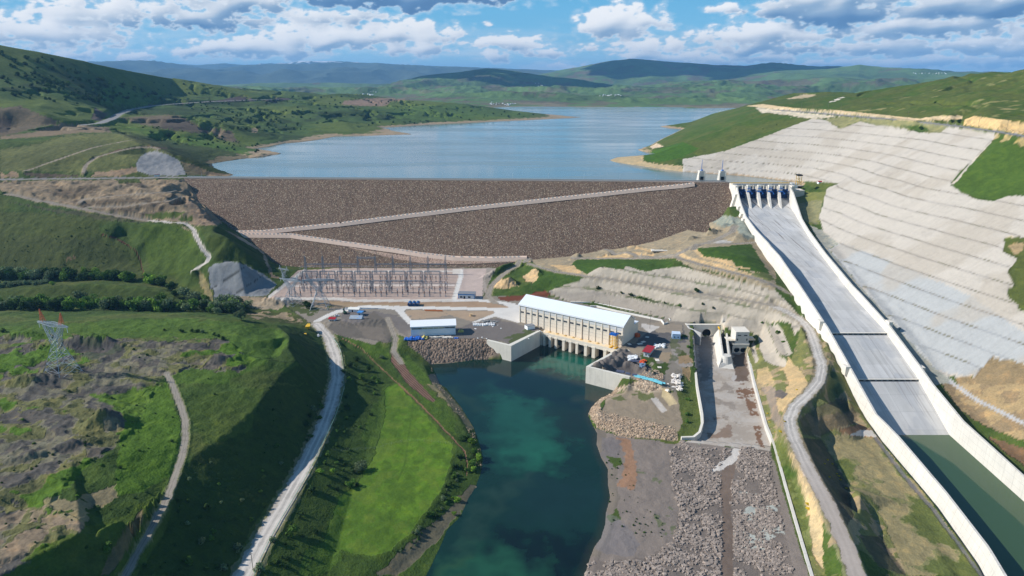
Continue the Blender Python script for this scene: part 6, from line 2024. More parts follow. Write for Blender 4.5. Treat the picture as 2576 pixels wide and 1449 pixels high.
floor_m = bpy.data.materials.new('chute_floor')
floor_m.use_nodes = True
n = NT(floor_m.node_tree)
bs_ = n.n['Principled BSDF']
g = n.new('ShaderNodeNewGeometry')
pos = g.outputs['Position']
c = n.vmath('ADD', lin(190, 188, 184), (0, 0, 0))
slab = n.new('ShaderNodeTexBrick')
n.val(slab.inputs['Vector'], n.vmath('MULTIPLY', pos, (1.0, 1.0, 0)))
slab.inputs['Scale'].default_value = 1.0
slab.inputs['Brick Width'].default_value = 12.0
slab.inputs['Row Height'].default_value = 15.0
slab.inputs['Mortar Size'].default_value = .12
slab.offset = 0
slab.inputs['Color1'].default_value = (.90, .90, .90, 1)
slab.inputs['Color2'].default_value = (1.05, 1.05, 1.06, 1)
slab.inputs['Mortar'].default_value = (.72, .72, .72, 1)
c = n.mix(1.0, c, slab.outputs[0], 'MULTIPLY')
n1 = n.noise(n.vmath('MULTIPLY', pos, (.25, .02, .02)), 1.0, 6, .65)
n2 = n.noise(pos, .04, 5, .6)
c = n.mulc(c, n.math('ADD', .55, n.math('ADD', n.math('MULTIPLY', n1, .50), n.math('MULTIPLY', n2, .38))))
st_ = n.smooth(n.noise(n.vmath('MULTIPLY', pos, (.45, .012, .012)), 1.0, 5, .7), .56, .64)
sp_ = n.new('ShaderNodeSeparateXYZ')
n.l.new(pos, sp_.inputs[0])
upper = n.smooth(sp_.outputs[1], 640, 760)
pat = n.smooth(n.noise(n.vmath('MULTIPLY', pos, (.05, .03, .02)), 1.0, 3, .5), .55, .6)
c = n.mix(n.math('MULTIPLY', pat, .35), c, lin(150, 154, 160))
c = n.mix(n.math('MULTIPLY', st_, n.math('ADD', .3, n.math('MULTIPLY', upper, .6))), c, lin(104, 92, 82))
n.l.new(c, bs_.inputs['Base Color'])
bs_.inputs['Roughness'].default_value = .8

# floor slabs between the joints
cuts = [(925, 735), (735, 516), (514.0, 464), (462.0, 395), (395, 190)]
for ya, yb in cuts:
	b = MB()
	ys = np.linspace(ya, yb, max(3, int((ya - yb) / 12)))
	secs = []
	for y in ys:
		z = FZ(y) if y < 885 else 84 + min(6, (y - 885) * .1)
		if ya == 514.0:
			z -= .9
		if ya == 462.0:
			z -= 1.5
		if ya == 395:
			z = FZ(y) - 2
		secs.append([(XL(y) - .6, y, z), (XR(y) + .6, y, z), (XR(y) + .6, y, z - 3), (XL(y) - .6, y, z - 3)])
	b.sweep(secs)
	spart(b, 'chute_floor', floor_m)
# aerator sills
for y, dz in ((515, 0), (463, -.9)):
	b = MB()
	z = FZ(y) + dz
	b.box(((XL(y) + XR(y)) / 2, y + .8, z + .02), (XR(y) - XL(y) - .4, 1.6, .35))
	spart(b, 'sill', conc)
	for k in range(11):
		x = XL(y) + 4 + k * (XR(y) - XL(y) - 8) / 10
		spart(MB().box((x, y - .25, z - .75), (2.6, .3, .55)), 'air_slot', mat('dark_opening', (40, 40, 42), .9, .1))

def wall(tops, bots, xf, sgn, name, thick):
	"""chute wall; sgn -1 = left wall (outer side towards -X)"""
	ys = sorted(set([p[1] for p in tops]) | set(np.linspace(205, 895, 70)))
	ty = [p[1] for p in tops]
	tz = [p[2] for p in tops]
	b = MB()
	secs = []
	for y in ys:
		zt_ = float(np.interp(y, ty, tz))
		x = xf(y)
		zf = FZ(y) - 2.5
		if sgn < 0:
			secs.append([(x, y, zf), (x, y, zt_), (x - thick, y, zt_), (x - thick - 3.6, y, min(zf, zt_ - 18))])
		else:
			secs.append([(x, y, zf), (x, y, zt_), (x + thick, y, zt_), (x + thick + 2.5, y, min(zf, zt_ - 14))])
	b.sweep(secs)
	return spart(b, name, concw)

ltop = [(x, y, max(z, 13.0)) for x, y, z in ltop]
wall(ltop, lbot, XL, -1, 'left_wall', 1.3)
wall(rtop, None, XR, 1, 'right_wall', 1.3)
# buttress pockets on the outside of the left wall
for y in (868, 838, 815, 800):
	x = XL(y)
	zt_ = float(np.interp(y, [p[1] for p in ltop], [p[2] for p in ltop]))
	b = MB()
	b.hexa([(x - 9, y - 3, zt_ - 20), (x - 1, y - 3, zt_ - 20), (x - 1, y + 3, zt_ - 20), (x - 9, y + 3, zt_ - 20), (x - 5, y - 3, zt_ - 3), (x - 1, y - 3, zt_ - 2), (x - 1, y + 3, zt_ - 2), (x - 5, y + 3, zt_ - 3)])
	spart(b, 'buttress', conc)
for y in (515, 463):
	x = XL(y)
	zt_ = float(np.interp(y, [p[1] for p in ltop], [p[2] for p in ltop]))
	spart(MB().box((x - 2.6, y + 4, zt_ - 6), (3.2, 6, 7.2)), 'air_shaft', conc)
	spart(MB().box((XR(y) + 2.4, y + 4, zt_ - 8), (3.2, 6, 8.6)), 'air_shaft', conc)
# crest structure: piers, gates, bridge
blue = mat('gate_blue', (26, 92, 170), .45, .15)
navy = mat('gate_navy', (16, 58, 116), .5, .15)
yel = mat('crane_yellow', (226, 178, 44), .5, .1)
x0_, x1_ = XL(886) + 1, XR(886) + 1
bay = (x1_ - x0_) / 5.0
for k in range(6):
	x = x0_ + bay * k
	if 0 < k < 5:
		b = MB()
		secs = []
		for y, zt_, hw in ((906, 99, 1.6), (888, 99, 1.7), (886, 94, 1.7), (872, 91.5, 1.6), (852, 84.5, 1.4), (838, 79.2, .9), (834, 78, .5)):
			dxx = (XL(y) + XR(y)) / 2 - (XL(886) + XR(886)) / 2
			fx = (k / 5 - .5)
			wv = XR(y) - XL(y)
			xc = (XL(y) + XR(y)) / 2 + fx * wv
			zb = FZ(min(y, 885)) - 2
			secs.append([(xc - hw, y, zb), (xc + hw, y, zb), (xc + hw, y, zt_), (xc - hw, y, zt_)])
		b.sweep(secs)
		spart(b, 'pier', concw)
		spart(MB().box((x, 884.5, 94), (4.2, 4.5, 7.5)), 'pier_head', conc)
		b = MB()
		b.box((x, 880.6, 93.0), (5.2, 2.6, 1.0)).box((x, 881, 97.4), (4.6, 2.0, .5))
		b.bar((x - 2.2, 880.5, 93.5), (x - 2.2, 880.5, 97.5), .12).bar((x + 2.2, 880.5, 93.5), (x + 2.2, 880.5, 97.5), .12)
		spart(b, 'hoist_platform', blue)
	else:
		spart(MB().box((x + (-2.0 if k == 0 else 2.0), 895, 82), (4.0, 26, 18.5)), 'abutment_pier', conc)
	if k < 5:
		b = MB()
		n_ = 8
		secs = []
		for q_ in range(n_ + 1):
			a = math.radians(-38 + 66 * q_ / n_)
			yy, zz_ = 874 + 17 * math.cos(a) + 0, 90.5 + 17 * math.sin(a) * .62
			secs.append([(x + 1.9, yy, zz_), (x + bay - 1.9, yy, zz_), (x + bay - 1.9, yy + .5, zz_), (x + 1.9, yy + .5, zz_)])
		b.sweep(secs)
		for hh in (86, 89, 92, 95):
			b.box((x + bay / 2, 886.6 + (hh - 86) * .12, hh), (bay - 4, .7, .5))
		gt = spart(b, 'radial_gate', navy)
		for sx_ in (x + 3, x + bay - 3):
			spart(MB().bar((sx_, 888.5, 88), (sx_, 876, 91.5), .35).bar((sx_, 888.8, 94), (sx_, 876, 91.8), .35), 'gate_arm', blue)
		spart(MB().box((x + bay / 2, 886, 99.6), (bay - 3, 1.0, .9)).box((x + bay / 2, 884.6, 97.4), (bay - 4, .6, .4)), 'hoist_beam', conc)
spart(MB().box(((x0_ + x1_) / 2, 897, 100.2), (x1_ - x0_ + 8, 8, 1.1)), 'bridge_deck', conc)
b = MB()
b.box(((x0_ + x1_) / 2, 901.2, 101.3), (x1_ - x0_ + 8, .25, 1.1))
spart(b, 'railing', yel)
b = MB()
b.box(((x0_ + x1_) / 2, 893, 101.3), (x1_ - x0_ + 8, .2, .9))
spart(b, 'railing', lampm)
spart(MB().box(((x0_ + x1_) / 2, 906.5, 99.9), (x1_ - x0_ + 6, 5, .8)), 'service_deck', mat('deck_yellow', (222, 202, 150), .7, .2))

# ------------------------------------------------------------------ powerhouse
def zfor(py, X, Y):
	"""height that puts a point of the plan at picture row py"""
	lo, hi = -20.0, 300.0
	for _ in range(50):
		m = (lo + hi) / 2
		if pr(X, Y, m)[1] > py:
			lo = m
		else:
			hi = m
	return lo

def box_uv(b, s0, s1, t0, t1, z0, z1, f=None):
	f = f or PH
	q = [f(s0, t0), f(s1, t0), f(s1, t1), f(s0, t1)]
	return b.hexa([(x, y, z0) for x, y in q] + [(x, y, z1) for x, y in q])

wallc = mat('powerhouse_concrete', (226, 214, 196), .85, .22, .15, streak=.3, bump=.1)
clad = mat('grey_cladding', (206, 205, 202), .6, .08)
whitep = mat('white_metal', (236, 238, 240), .45, .06)
roofw = bpy.data.materials.new('ribbed_roof')
roofw.use_nodes = True
n = NT(roofw.node_tree)
bs_ = n.n['Principled BSDF']
g = n.new('ShaderNodeNewGeometry')
sp_ = n.new('ShaderNodeSeparateXYZ')
n.l.new(g.outputs['Position'], sp_.inputs[0])
al = n.math('ADD', n.math('MULTIPLY', sp_.outputs[0], .828), n.math('MULTIPLY', sp_.outputs[1], -.5607))
wv = n.math('SINE', n.math('MULTIPLY', al, 6.28 / 1.1))
c = n.mulc(n.vmath('ADD', lin(222, 228, 234), (0, 0, 0)), n.math('ADD', .93, n.math('ADD', n.math('MULTIPLY', wv, .03), n.math('MULTIPLY', n.noise(g.outputs['Position'], .12, 4, .6), .12))))
n.l.new(c, bs_.inputs['Base Color'])
bs_.inputs['Roughness'].default_value = .42
b_ = n.new('ShaderNodeBump')
b_.inputs['Strength'].default_value = .3
b_.inputs['Distance'].default_value = .1
n.l.new(wv, b_.inputs['Height'])
n.l.new(b_.outputs[0], bs_.inputs['Normal'])
dark = mat('dark_glass', (34, 40, 48), .15, .05)
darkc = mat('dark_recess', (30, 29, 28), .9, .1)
steel = mat('galvanised', (176, 182, 188), .5, .1, metal=.3)
rust = mat('rusty_pipe', (168, 128, 92), .7, .2)

ph = empty('powerhouse', (PHA[0], PHA[1], 20), 0, 'long pale powerhouse with white metal roof standing over the river outlets', 'powerhouse')

def at_root(o, root):
	o.location = -Vector(root.location)
	return o

def part(b, name, m, root, parent=None, smooth=False):
	o = b.build(name, m, parent or root, None, smooth)
	if parent is None:
		at_root(o, root)
	return o

EV = 37.6
LEN, WID = 103.6, 22.2
apx = PH(LEN, WID * .55)
RG = 43.2
part(box_uv(MB(), 0, LEN, 0, WID, -1, EV - .4), 'wall', wallc, ph)
for s in (0.0, LEN):
	bb = MB()
	p = [PH(s, 0), PH(s, WID * .55), PH(s, WID)]
	q = [PH(s + (.4 if s == 0 else -.4), t) for t in (0, WID * .55, WID)]
	bb.poly([(p[0][0], p[0][1], EV - .4), (p[1][0], p[1][1], RG - .3), (p[2][0], p[2][1], EV - .4), (q[0][0], q[0][1], EV - .4), (q[1][0], q[1][1], RG - .3), (q[2][0], q[2][1], EV - .4)], [(0, 1, 2), (5, 4, 3), (0, 3, 4, 1), (1, 4, 5, 2), (0, 2, 5, 3)])
	part(bb, 'gable', wallc, ph)
bb = MB()
for t0, t1, z0, z1 in ((-.9, WID * .55, EV - .35, RG), (WID * .55, WID + .9, RG, EV - .35)):
	q = []
	for dz in (0, .35):
		for s, t, z in ((-.8, t0, z0), (LEN + .8, t0, z0), (LEN + .8, t1, z1), (-.8, t1, z1)):
			x, y = PH(s, t)
			q.append((x, y, z + dz))
	bb.hexa(q)
rf = part(bb, 'roof', roofw, ph)
bb = MB()
box_uv(bb, -.9, LEN + .9, -1.0, -.55, EV - 1.3, EV + .1)
part(bb, 'fascia', whitep, ph)
nb = 16
bw = LEN / nb
for k in range(nb + 1):
	s = k * bw
	s0, s1 = (s - .35, s + .35) if 0 < k < nb else ((-.01, .7) if k == 0 else (LEN - .7, LEN + .01))
	part(box_uv(MB(), s0, s1, -.45, .01, 14 if k > 3 else 18, EV - 1.3), 'pilaster', wallc, ph)
for k in range(nb):
	s = k * bw
	part(box_uv(MB(), s + .4, s + bw - .4, -.14, -.003, 33.0, EV - 1.35), 'cladding_panel', clad, ph)
	wnd = part(box_uv(MB(), s + 1.3, s + 4.6, -.12, -.004, 29.4, 30.9), 'window', dark, ph)
	bb = MB()
	for q_ in range(5):
		x0 = s + 1.3 + q_ * (3.3 / 4)
		box_uv(bb, x0 - .06, x0 + .06, -.17, -.125, 29.35, 30.95)
	part(bb, 'frame', steel, ph, None)
bb = MB()
for k in range(1, nb):
	if k in (1, 3, 8, 10, 14):
		s = k * bw + .55
		x, y = PH(s, -.35)
		bb.bar((x, y, 18), (x, y, EV - 1.4), .14, 6)
part(bb, 'downpipe', rust, ph)
bb = MB()
for z in (22.5, 25.5, 28.2):
	box_uv(bb, .8, LEN - .8, -.06, -.002, z, z + .12)
part(bb, 'wall_joint', mat('joint_grey', (170, 160, 148), .9, .1), ph)
# annex at the back
part(box_uv(MB(), LEN - 34, LEN - .3, WID, WID + 9, 12, 32), 'annex', wallc, ph)
part(box_uv(MB(), LEN - 34.3, LEN, WID + .002, WID + 9.3, 32.003, 32.4), 'annex_roof', roofw, ph)
part(box_uv(MB(), 5, 42, WID, WID + 7, 12, 35.5), 'annex', wallc, ph)
bb = MB()
q = []
for dz in (0, .3):
	for s, t, z in ((4.5, WID + .9, 37.4), (42.5, WID + .9, 37.4), (42.5, WID + 7.6, 35.6), (4.5, WID + 7.6, 35.6)):
		x, y = PH(s, t)
		q.append((x, y, z + dz))
bb.hexa(q)
part(bb, 'annex_roof', roofw, ph)
# outlet deck with its piers
dk = mat('deck_concrete', (222, 200, 164), .85, .35, .3, streak=.2, bump=.1, stain=(170, 190, 210), stainamt=.35)
part(box_uv(MB(), 22, LEN + 1.5, -7.6, -.46, 16.6, 18.0), 'deck', dk, ph)
part(box_uv(MB(), 22, LEN + 1.5, -8.0, -7.6, 15.4, 18.7), 'parapet', wallc, ph)
for s, wd in ((26.5, 6), (31.5, 2.2), (37.5, 2.4), (43.6, 2.2), (51.4, 2.4), (58, 2.4), (64.6, 2.2), (73.2, 2.6), (80.8, 3.0), (91.5, 2.6), (98.5, 3.0)):
	part(box_uv(MB(), s - wd / 2, s + wd / 2, -8.2, -.5, WZ - 4, 15.4), 'pier', wallc, ph)
	part(box_uv(MB(), s - wd / 2 - .35, s + wd / 2 + .35, -8.5, -6.8, 15.0, 16.4), 'pier_cap', wallc, ph)
part(box_uv(MB(), 22, LEN + 1, -.45, -.1, WZ - 4, 16.5), 'back_wall', darkc, ph)  # concrete wall coloured near-black, the recess shade put into it
for s0, s1 in ((45.0, 49.9), (66.0, 71.5)):
	bb = MB()
	for i in range(6):
		z = 9.5 + i * 1.1
		box_uv(bb, s0, s1, -6.4, -6.0, z, z + .22)
	for i in range(7):
		s = s0 + .2 + i * (s1 - s0 - .4) / 6
		box_uv(bb, s - .1, s + .1, -6.45, -5.95, 9.4, 15.2)
	part(bb, 'trash_rack', mat('rack_steel', (70, 78, 80), .6, .2), ph)
bb = MB()
for s in (34, 42, 50, 58, 66, 74, 82):
	x, y = PH(s, -2.4)
	bb.cone((x, y, 18.0), 1.7, .2, .9, 8)
part(bb, 'vent_cone', mat('sand_heap', (196, 160, 104), .95, .3), ph)
# yellow gantry on the deck end
gx0, gy0 = PH(97.5, -4.5)
gc = empty('yellow_gantry', (gx0, gy0, 18.0), math.atan2(PU[1], PU[0]), 'tall yellow lifting frame with blue top at the powerhouse corner', 'gantry')
bb = MB()
for x in (-2.3, 2.3):
	for y in (-2, 2):
		bb.bar((x, y, 0), (x, y, 12), .28, 4)
for z in (3, 6, 9):
	for y in (-2, 2):
		bb.bar((-2.3, y, z), (2.3, y, z), .14)
	for x in (-2.3, 2.3):
		bb.bar((x, -2, z), (x, 2, z), .14)
for x in (-.6, .6):
	bb.bar((x, 0, 1), (x, 0, 12), .16)
bb.build('frame', yel, gc)
MB().box((0, 0, 12), (6.4, 5.2, .9)).box((0, 0, 12.9), (4, 3, .5)).build('top_platform', blue, gc)
MB().box((-2.3, 0, 0), (1.2, 6.5, .7)).build('foot', yel, gc)
MB().box((2.3, 0, 0), (1.2, 6.5, .7)).build('foot', yel, gc)

# ------------------------------------------------------------------ retaining walls
def prism_wall(name, pts, th, label, cat, m, ground=True, side=0.0):
	"""pts: (X, Y, top, bottom)"""
	b = MB()
	secs = []
	for i, p in enumerate(pts):
		a = pts[max(0, i - 1)]
		c = pts[min(len(pts) - 1, i + 1)]
		d = Vector((c[0] - a[0], c[1] - a[1])).normalized()
		nx, ny = -d.y, d.x
		k = 1.0
		if 0 < i < len(pts) - 1:
			d1 = Vector((p[0] - a[0], p[1] - a[1])).normalized()
			k = 1.0 / max(.5, abs(d.dot(d1)))
		h0, h1 = (th / 2 + side) * k, (-th / 2 + side) * k
		secs.append([(p[0] + nx * h0, p[1] + ny * h0, p[3]), (p[0] + nx * h0, p[1] + ny * h0, p[2]), (p[0] + nx * h1, p[1] + ny * h1, p[2]), (p[0] + nx * h1, p[1] + ny * h1, p[3])])
	b.sweep(secs)
	o = (pts[0][0], pts[0][1], pts[0][3])
	return tag(b.build(name, m, None, o), label, cat)

def pw(x, y, z, zb):
	X, Y = un(x, y, z)
	return (X, Y, z, zb)

cwall = mat('retaining_concrete', (216, 210, 196), .85, .3, .12, streak=.35, bump=.12, stain=(168, 160, 144), stainamt=.35)
ll = [pw(1226, 854.5, 20.4, 2), pw(1283, 868, 20.4, 2), pw(1356, 832, 20.4, 2)]
prism_wall('retaining_wall', ll, 2.4, 'angled concrete quay wall on the left side of the powerhouse outlet', 'retaining wall', cwall)
prism_wall('retaining_wall', [PH(23.5, -7)[:2] + (18.2, 2), PH(22.3, .5) + (18.2, 2)], 1.5, 'short concrete wing wall under the powerhouse deck beside the first outlet', 'retaining wall', cwall)
prism_wall('retaining_wall', [pw(1553, 881, 20.4, 2), pw(1479.5, 921.5, 20.4, 2), pw(1585, 947.5, 20.4, 3)], 2.4, 'concrete river wall around the works yard right of the outlets', 'retaining wall', cwall)
# outlet canal walls
prism_wall('canal_wall', [pw(1741, 832, 17.5, 7), pw(1746, 900, 17.3, 7), pw(1753, 966, 17, 7), pw(1766, 1040, 15, 7), pw(1767, 1062, 14, 7), pw(1760, 1086, 12.5, 7), pw(1745, 1098, 12, 7), pw(1714, 1099, 12, 7)], 1.6, 'grey concrete wall along the left side of the outlet canal ending in a hook', 'canal wall', conc)
prism_wall('canal_wall', [pw(1878, 872, 12, 6), pw(1897, 957, 12, 6), pw(1928, 1068, 12, 6), pw(1943, 1104, 12.5, 6), pw(1949, 1122, 12.6, 6), pw(1976, 1220, 12.6, 6), pw(2012, 1345, 12.6, 6), pw(2045, 1455, 12.6, 6), pw(2110, 1650, 12.6, 6)], 1.5, 'long white concrete wall between the outlet canal and the grassy bank', 'canal wall', concw)
prism_wall('pit_wall', [pw(1724, 812, 20.5, 8), pw(1733, 824, 20.5, 8), pw(1764, 838, 19.5, 8)], 1.2, 'dark sloping concrete wall left of the round tunnel mouth', 'wall', concg)

def headwall(name, x0, x1, Y, z0, z1, holes, label, m, th=2.0):
	root = empty(name, ((x0 + x1) / 2, Y, z0), 0, label, 'tunnel portal')
	ox, oy, oz = root.location
	edges = [x0] + [(holes[i][0] + holes[i + 1][0]) / 2 for i in range(len(holes) - 1)] + [x1]
	b = MB()
	N = 24
	for (cx, cz, r), a, c in zip(holes, edges[:-1], edges[1:]):
		ring, rect = [], []
		for k in range(N):
			t = 2 * math.pi * k / N
			dx, dz = math.cos(t), math.sin(t)
			ring.append((cx + r * dx - ox, -0.0, cz + r * dz - oz))
			kx = ((c - cx) / dx) if dx > 1e-6 else (((a - cx) / dx) if dx < -1e-6 else 1e9)
			kz = ((z1 - cz) / dz) if dz > 1e-6 else (((z0 - cz) / dz) if dz < -1e-6 else 1e9)
			kk = min(kx, kz)
			rect.append((cx + dx * kk - ox, 0.0, cz + dz * kk - oz))
		b.poly(ring + rect, [(k, k + N, (k + 1) % N + N, (k + 1) % N) for k in range(N)])
	b.box(((x0 + x1) / 2 - ox, th / 2 + .3, z1 - oz), (x1 - x0, th + 1, .5))
	b.build('wall_face', m, root)
	for (cx, cz, r) in holes:
		t_ = MB()
		t_.cone((cx - ox, 0.02, cz - oz), r, r, 2.2, 24, axis='y', cap=False)
		t_.poly([(cx - ox + r * math.cos(2 * math.pi * k / 24), 2.2, cz - oz + r * math.sin(2 * math.pi * k / 24)) for k in range(24)], [tuple(range(24))])  # near-black cap stands in for the darkness deep in the tunnel
		t_.build('dark_tunnel_plug', darkc, root, None, False)
		rg = MB()
		pts = []
		for rr2, yy in ((r, -.25), (r + .6, -.25), (r + .6, .05), (r, .05)):
			pts.append([(cx - ox + rr2 * math.cos(2 * math.pi * k / 24), yy, cz - oz + rr2 * math.sin(2 * math.pi * k / 24)) for k in range(25)])
		rg.sweep([[pts[j][k] for j in range(4)] for k in range(25)], caps=False)
		rg.build('collar', m, root)
	return root

headwall('tunnel_portal', 158, 189.5, 579, 7, 20.4, [(177, 12.9, 3.9)], 'concrete headwall with one large round tunnel mouth opening on the canal', conc)
headwall('tunnel_portal', 189.8, 204, 543.5, 6.5, 15.6, [(193.6, 11.0, 2.4), (199.2, 10.9, 2.4)], 'low concrete headwall with two dark round tunnel mouths side by side', conc)
tag(MB().box((197, 549, 15.6), (15, 10, 1.0)).build('portal_slab', conc), 'concrete slab above the twin tunnel mouths in front of the gatehouse', 'slab')
# flume between the two canals
fl = empty('outlet_flume', un(1815, 880, 8) + (8,), 0, 'tall white concrete flume with an open slot standing in the canal', 'flume')

def P3(x, y, z):
	X, Y = un(x, y, z)
	return (X, Y, z)

b = MB()
lt0, lt1 = P3(1808, 828, 20.5), P3(1817, 893, 16.5)
lb0, lb1 = P3(1791, 848, 7.5), P3(1806, 929, 7.5)
b.hexa([lb0, lb1, (lb1[0] + 5.5, lb1[1] + 8, 7.5), (lb0[0] + 5.5, lb0[1], 7.5), lt0, lt1, (lt1[0] + 1.2, lt1[1], 16.5), (lt0[0] + 1.2, lt0[1], 20.5)])
part(b, 'side_wall', concw, fl)
b = MB()
rt0, rt1 = P3(1828, 838, 20.0), P3(1834, 891, 16.5)
b.hexa([(rt0[0] - 1, rt0[1], 7.5), (rt1[0] - 1, rt1[1], 7.5), (rt1[0] + 3.5, rt1[1] - 2, 7.5), (rt0[0] + 3.5, rt0[1], 7.5), (rt0[0] - .5, rt0[1], 20), (rt1[0] - .5, rt1[1], 16.5), (rt1[0] + .7, rt1[1], 16.5), (rt0[0] + .7, rt0[1], 20)])
part(b, 'side_wall', concw, fl)
b = MB()
mx, my = (lt1[0] + rt1[0]) / 2 + .5, (lt1[1] + rt1[1]) / 2
hw = abs(rt1[0] - lt1[0]) / 2 + .6
b.cone((mx, my - 1, 7.4), hw + 2.6, hw, 9.0, 20)
part(b, 'nose', concw, fl)
b = MB()
fp = [P3(1806, 929, 7.5), P3(1848, 933, 7.5), P3(1841, 912, 11.5), P3(1815, 913, 11.5)]
bk = [(fp[0][0] + 2, fp[0][1] + 14, 7.5), (fp[1][0] - 1, fp[1][1] + 16, 7.5), (fp[2][0], fp[2][1] + 7, 11.5), (fp[3][0], fp[3][1] + 7, 11.5)]
b.hexa([fp[0], fp[1], bk[1], bk[0], fp[3], fp[2], bk[2], bk[3]])
part(b, 'footing', concw, fl)
b = MB()
b.hexa([(lt0[0], lt0[1], 9), (lt1[0], lt1[1], 9), (rt1[0], rt1[1], 9), (rt0[0], rt0[1], 9), (lt0[0], lt0[1], 13), (lt1[0], lt1[1], 12), (rt1[0], rt1[1], 12), (rt0[0], rt0[1], 13)])
part(b, 'slot_floor', darkc, fl)
b = MB()
for i in range(6):
	t = i / 6
	x, y, z = (lt0[k] * (1 - t * .35) + lt1[k] * t * .35 for k in range(3))
	b.bar((x, y, z), (x, y, z + 1.3), .1)
b.bar((lt0[0], lt0[1], 21.8), (lt0[0] * .65 + lt1[0] * .35, lt0[1] * .65 + lt1[1] * .35, 20.4), .09)
b.box((lt0[0] + .5, lt0[1] + 1, 20.5), (.6, 5, 1.5))
part(b, 'railing', yel, fl)
# gatehouse above the twin tunnels
gh = empty('gatehouse', (197.8, 551, 19.9), 0, 'small white concrete gatehouse with two slit windows above the twin tunnels', 'building')
part(MB().box((197.8, 551.2, 12.0), (11.4, 13, 14.6)), 'wall', concw, gh)
part(MB().box((197.8, 551.2, 26.6), (11.9, 13.5, .4)), 'roof', conc, gh)
for dx in (-2.7, 2.7):
	part(MB().box((197.8 + dx, 544.62, 23.4), (2.9, .14, .8)), 'window', dark, gh)
	part(MB().box((197.8 + dx * 1.5, 544.6, 19.0), (.8, .16, 1.9)), 'door', darkc, gh)
part(MB().box((203.5, 551, 18.6), (13, 9, .5)).box((189, 549, 18.6), (7.5, 9, .5)), 'platform', conc, gh)
b = MB()
for x0, x1, y in ((185.5, 192, 544.4), (199.5, 210, 546.3)):
	for z in (19.6, 20.1):
		b.bar((x0, y, z), (x1, y, z), .07)
	for i in range(6):
		x = x0 + (x1 - x0) * i / 5
		b.bar((x, y, 19.0), (x, y, 20.1), .07)
part(b, 'railing', yel, gh)

# drainage channel kerbs behind the powerhouse
white_c = mat('white_kerb', (232, 228, 220), .8, .1)
k1 = ZE([(400, 948), (640, 952), (830, 990), (1100, 1045), (1440, 1108), (1468, 1140)])
k2 = ZE([(610, 990), (680, 990), (900, 1042), (1130, 1088), (1375, 1140), (1405, 1180), (1440, 1165)])
for kk, lab in ((k1, 'upper white concrete kerb of the drain at the foot of the shotcreted bank'), (k2, 'lower white concrete kerb of the drain behind the powerhouse')):
	prism_wall('drain_kerb', [pw(x, y, 21.6, 19) for x, y in kk], .9, lab, 'kerb', white_c)

# ------------------------------------------------------------------ small buildings
def gx_frame(p0, p1, z):
	"""local frame from two picture points on the ground at height z"""
	a, c = un(p0[0], p0[1], z), un(p1[0], p1[1], z)
	l = math.hypot(c[0] - a[0], c[1] - a[1])
	return a, l, math.atan2(c[1] - a[1], c[0] - a[0])

def house(name, p0, p1, z, depth, hw, hr, wallm, roofm, label, cat='building', mono=False, doors=(), windows=(), base=None, over=.5, extra=None):
	a, l, rot = gx_frame(p0, p1, z)
	root = empty(name, (a[0], a[1], z), rot, label, cat)
	MB().box((l / 2, depth / 2, 0), (l, depth, hw)).build('wall', wallm, root)
	b = MB()
	t = .22
	if mono:
		b.hexa([(-over, -over, hw + hr), (l + over, -over, hw + hr), (l + over, depth + over, hw), (-over, depth + over, hw), (-over, -over, hw + hr + t), (l + over, -over, hw + hr + t), (l + over, depth + over, hw + t), (-over, depth + over, hw + t)])
	else:
		m = depth / 2
		b.poly([(-over, -over, hw - .05), (-over, m, hw + hr), (-over, depth + over, hw - .05), (l + over, -over, hw - .05), (l + over, m, hw + hr), (l + over, depth + over, hw - .05),
				(-over, -over, hw + t), (-over, m, hw + hr + t), (-over, depth + over, hw + t), (l + over, -over, hw + t), (l + over, m, hw + hr + t), (l + over, depth + over, hw + t)],
			   [(6, 9, 10, 7), (7, 10, 11, 8), (0, 1, 4, 3), (1, 2, 5, 4), (0, 3, 9, 6), (2, 8, 11, 5), (0, 6, 7, 8, 2, 1), (3, 4, 5, 11, 10, 9)])
	b.build('roof', roofm, root)
	for (x, w_, h_) in doors:
		MB().box((x, -.06, 0), (w_, .1, h_)).build('door', darkc, root)
	for (x, zz, w_, h_) in windows:
		MB().box((x, -.05, zz), (w_, .1, h_)).build('window', dark, root)
	if extra:
		extra(root, l)
	return root

redr = mat('red_roof', (160, 34, 40), .5, .15)
bluew = mat('blue_wall', (60, 128, 190), .6, .2)
bluer = mat('blue_sheet', (70, 140, 205), .5, .3, 1.5)
greyr = mat('grey_roof', (128, 130, 134), .6, .25)
greywall = mat('grey_wall', (196, 200, 204), .7, .15)

# long white workshop
a_, l_, rot_ = gx_frame((1034.5, 846), (1146.5, 841.5), 20)
wsz = zfor(822.5, a_[0], a_[1]) - 20
ws = empty('workshop', (a_[0], a_[1], 20), rot_, 'long white workshop with open strip under its metal roof beside the rock bank', 'building')
dp = 15.5
MB().box((l_ / 2, .15, 0), (l_, .3, wsz - 2.6)).build('front_wall', whitep, ws)
MB().box((.15, dp / 2, 0), (.3, dp - .62, wsz - .4)).build('end_wall', whitep, ws)
MB().box((l_ - .15, dp / 2, 0), (.3, dp - .62, wsz - .4)).build('end_wall', whitep, ws)
MB().box((l_ / 2, dp - .15, 0), (l_, .3, wsz - .2)).build('back_wall', whitep, ws)
MB().box((l_ / 2, .15, wsz - 1.3), (l_, .28, 1.3)).build('upper_strip', whitep, ws)
for k in range(9):
	MB().box((.5 + k * (l_ - 1) / 8, .16, wsz - 2.598), (.35, .25, 1.296)).build('post', whitep, ws)
b = MB()
b.box((l_ / 2, .6, wsz - 2.598), (l_ * .5, .3, 1.1))
b.build('inner_panel', mat('beige_panel', (196, 186, 150), .7, .2), ws)
b = MB()
m_ = dp / 2
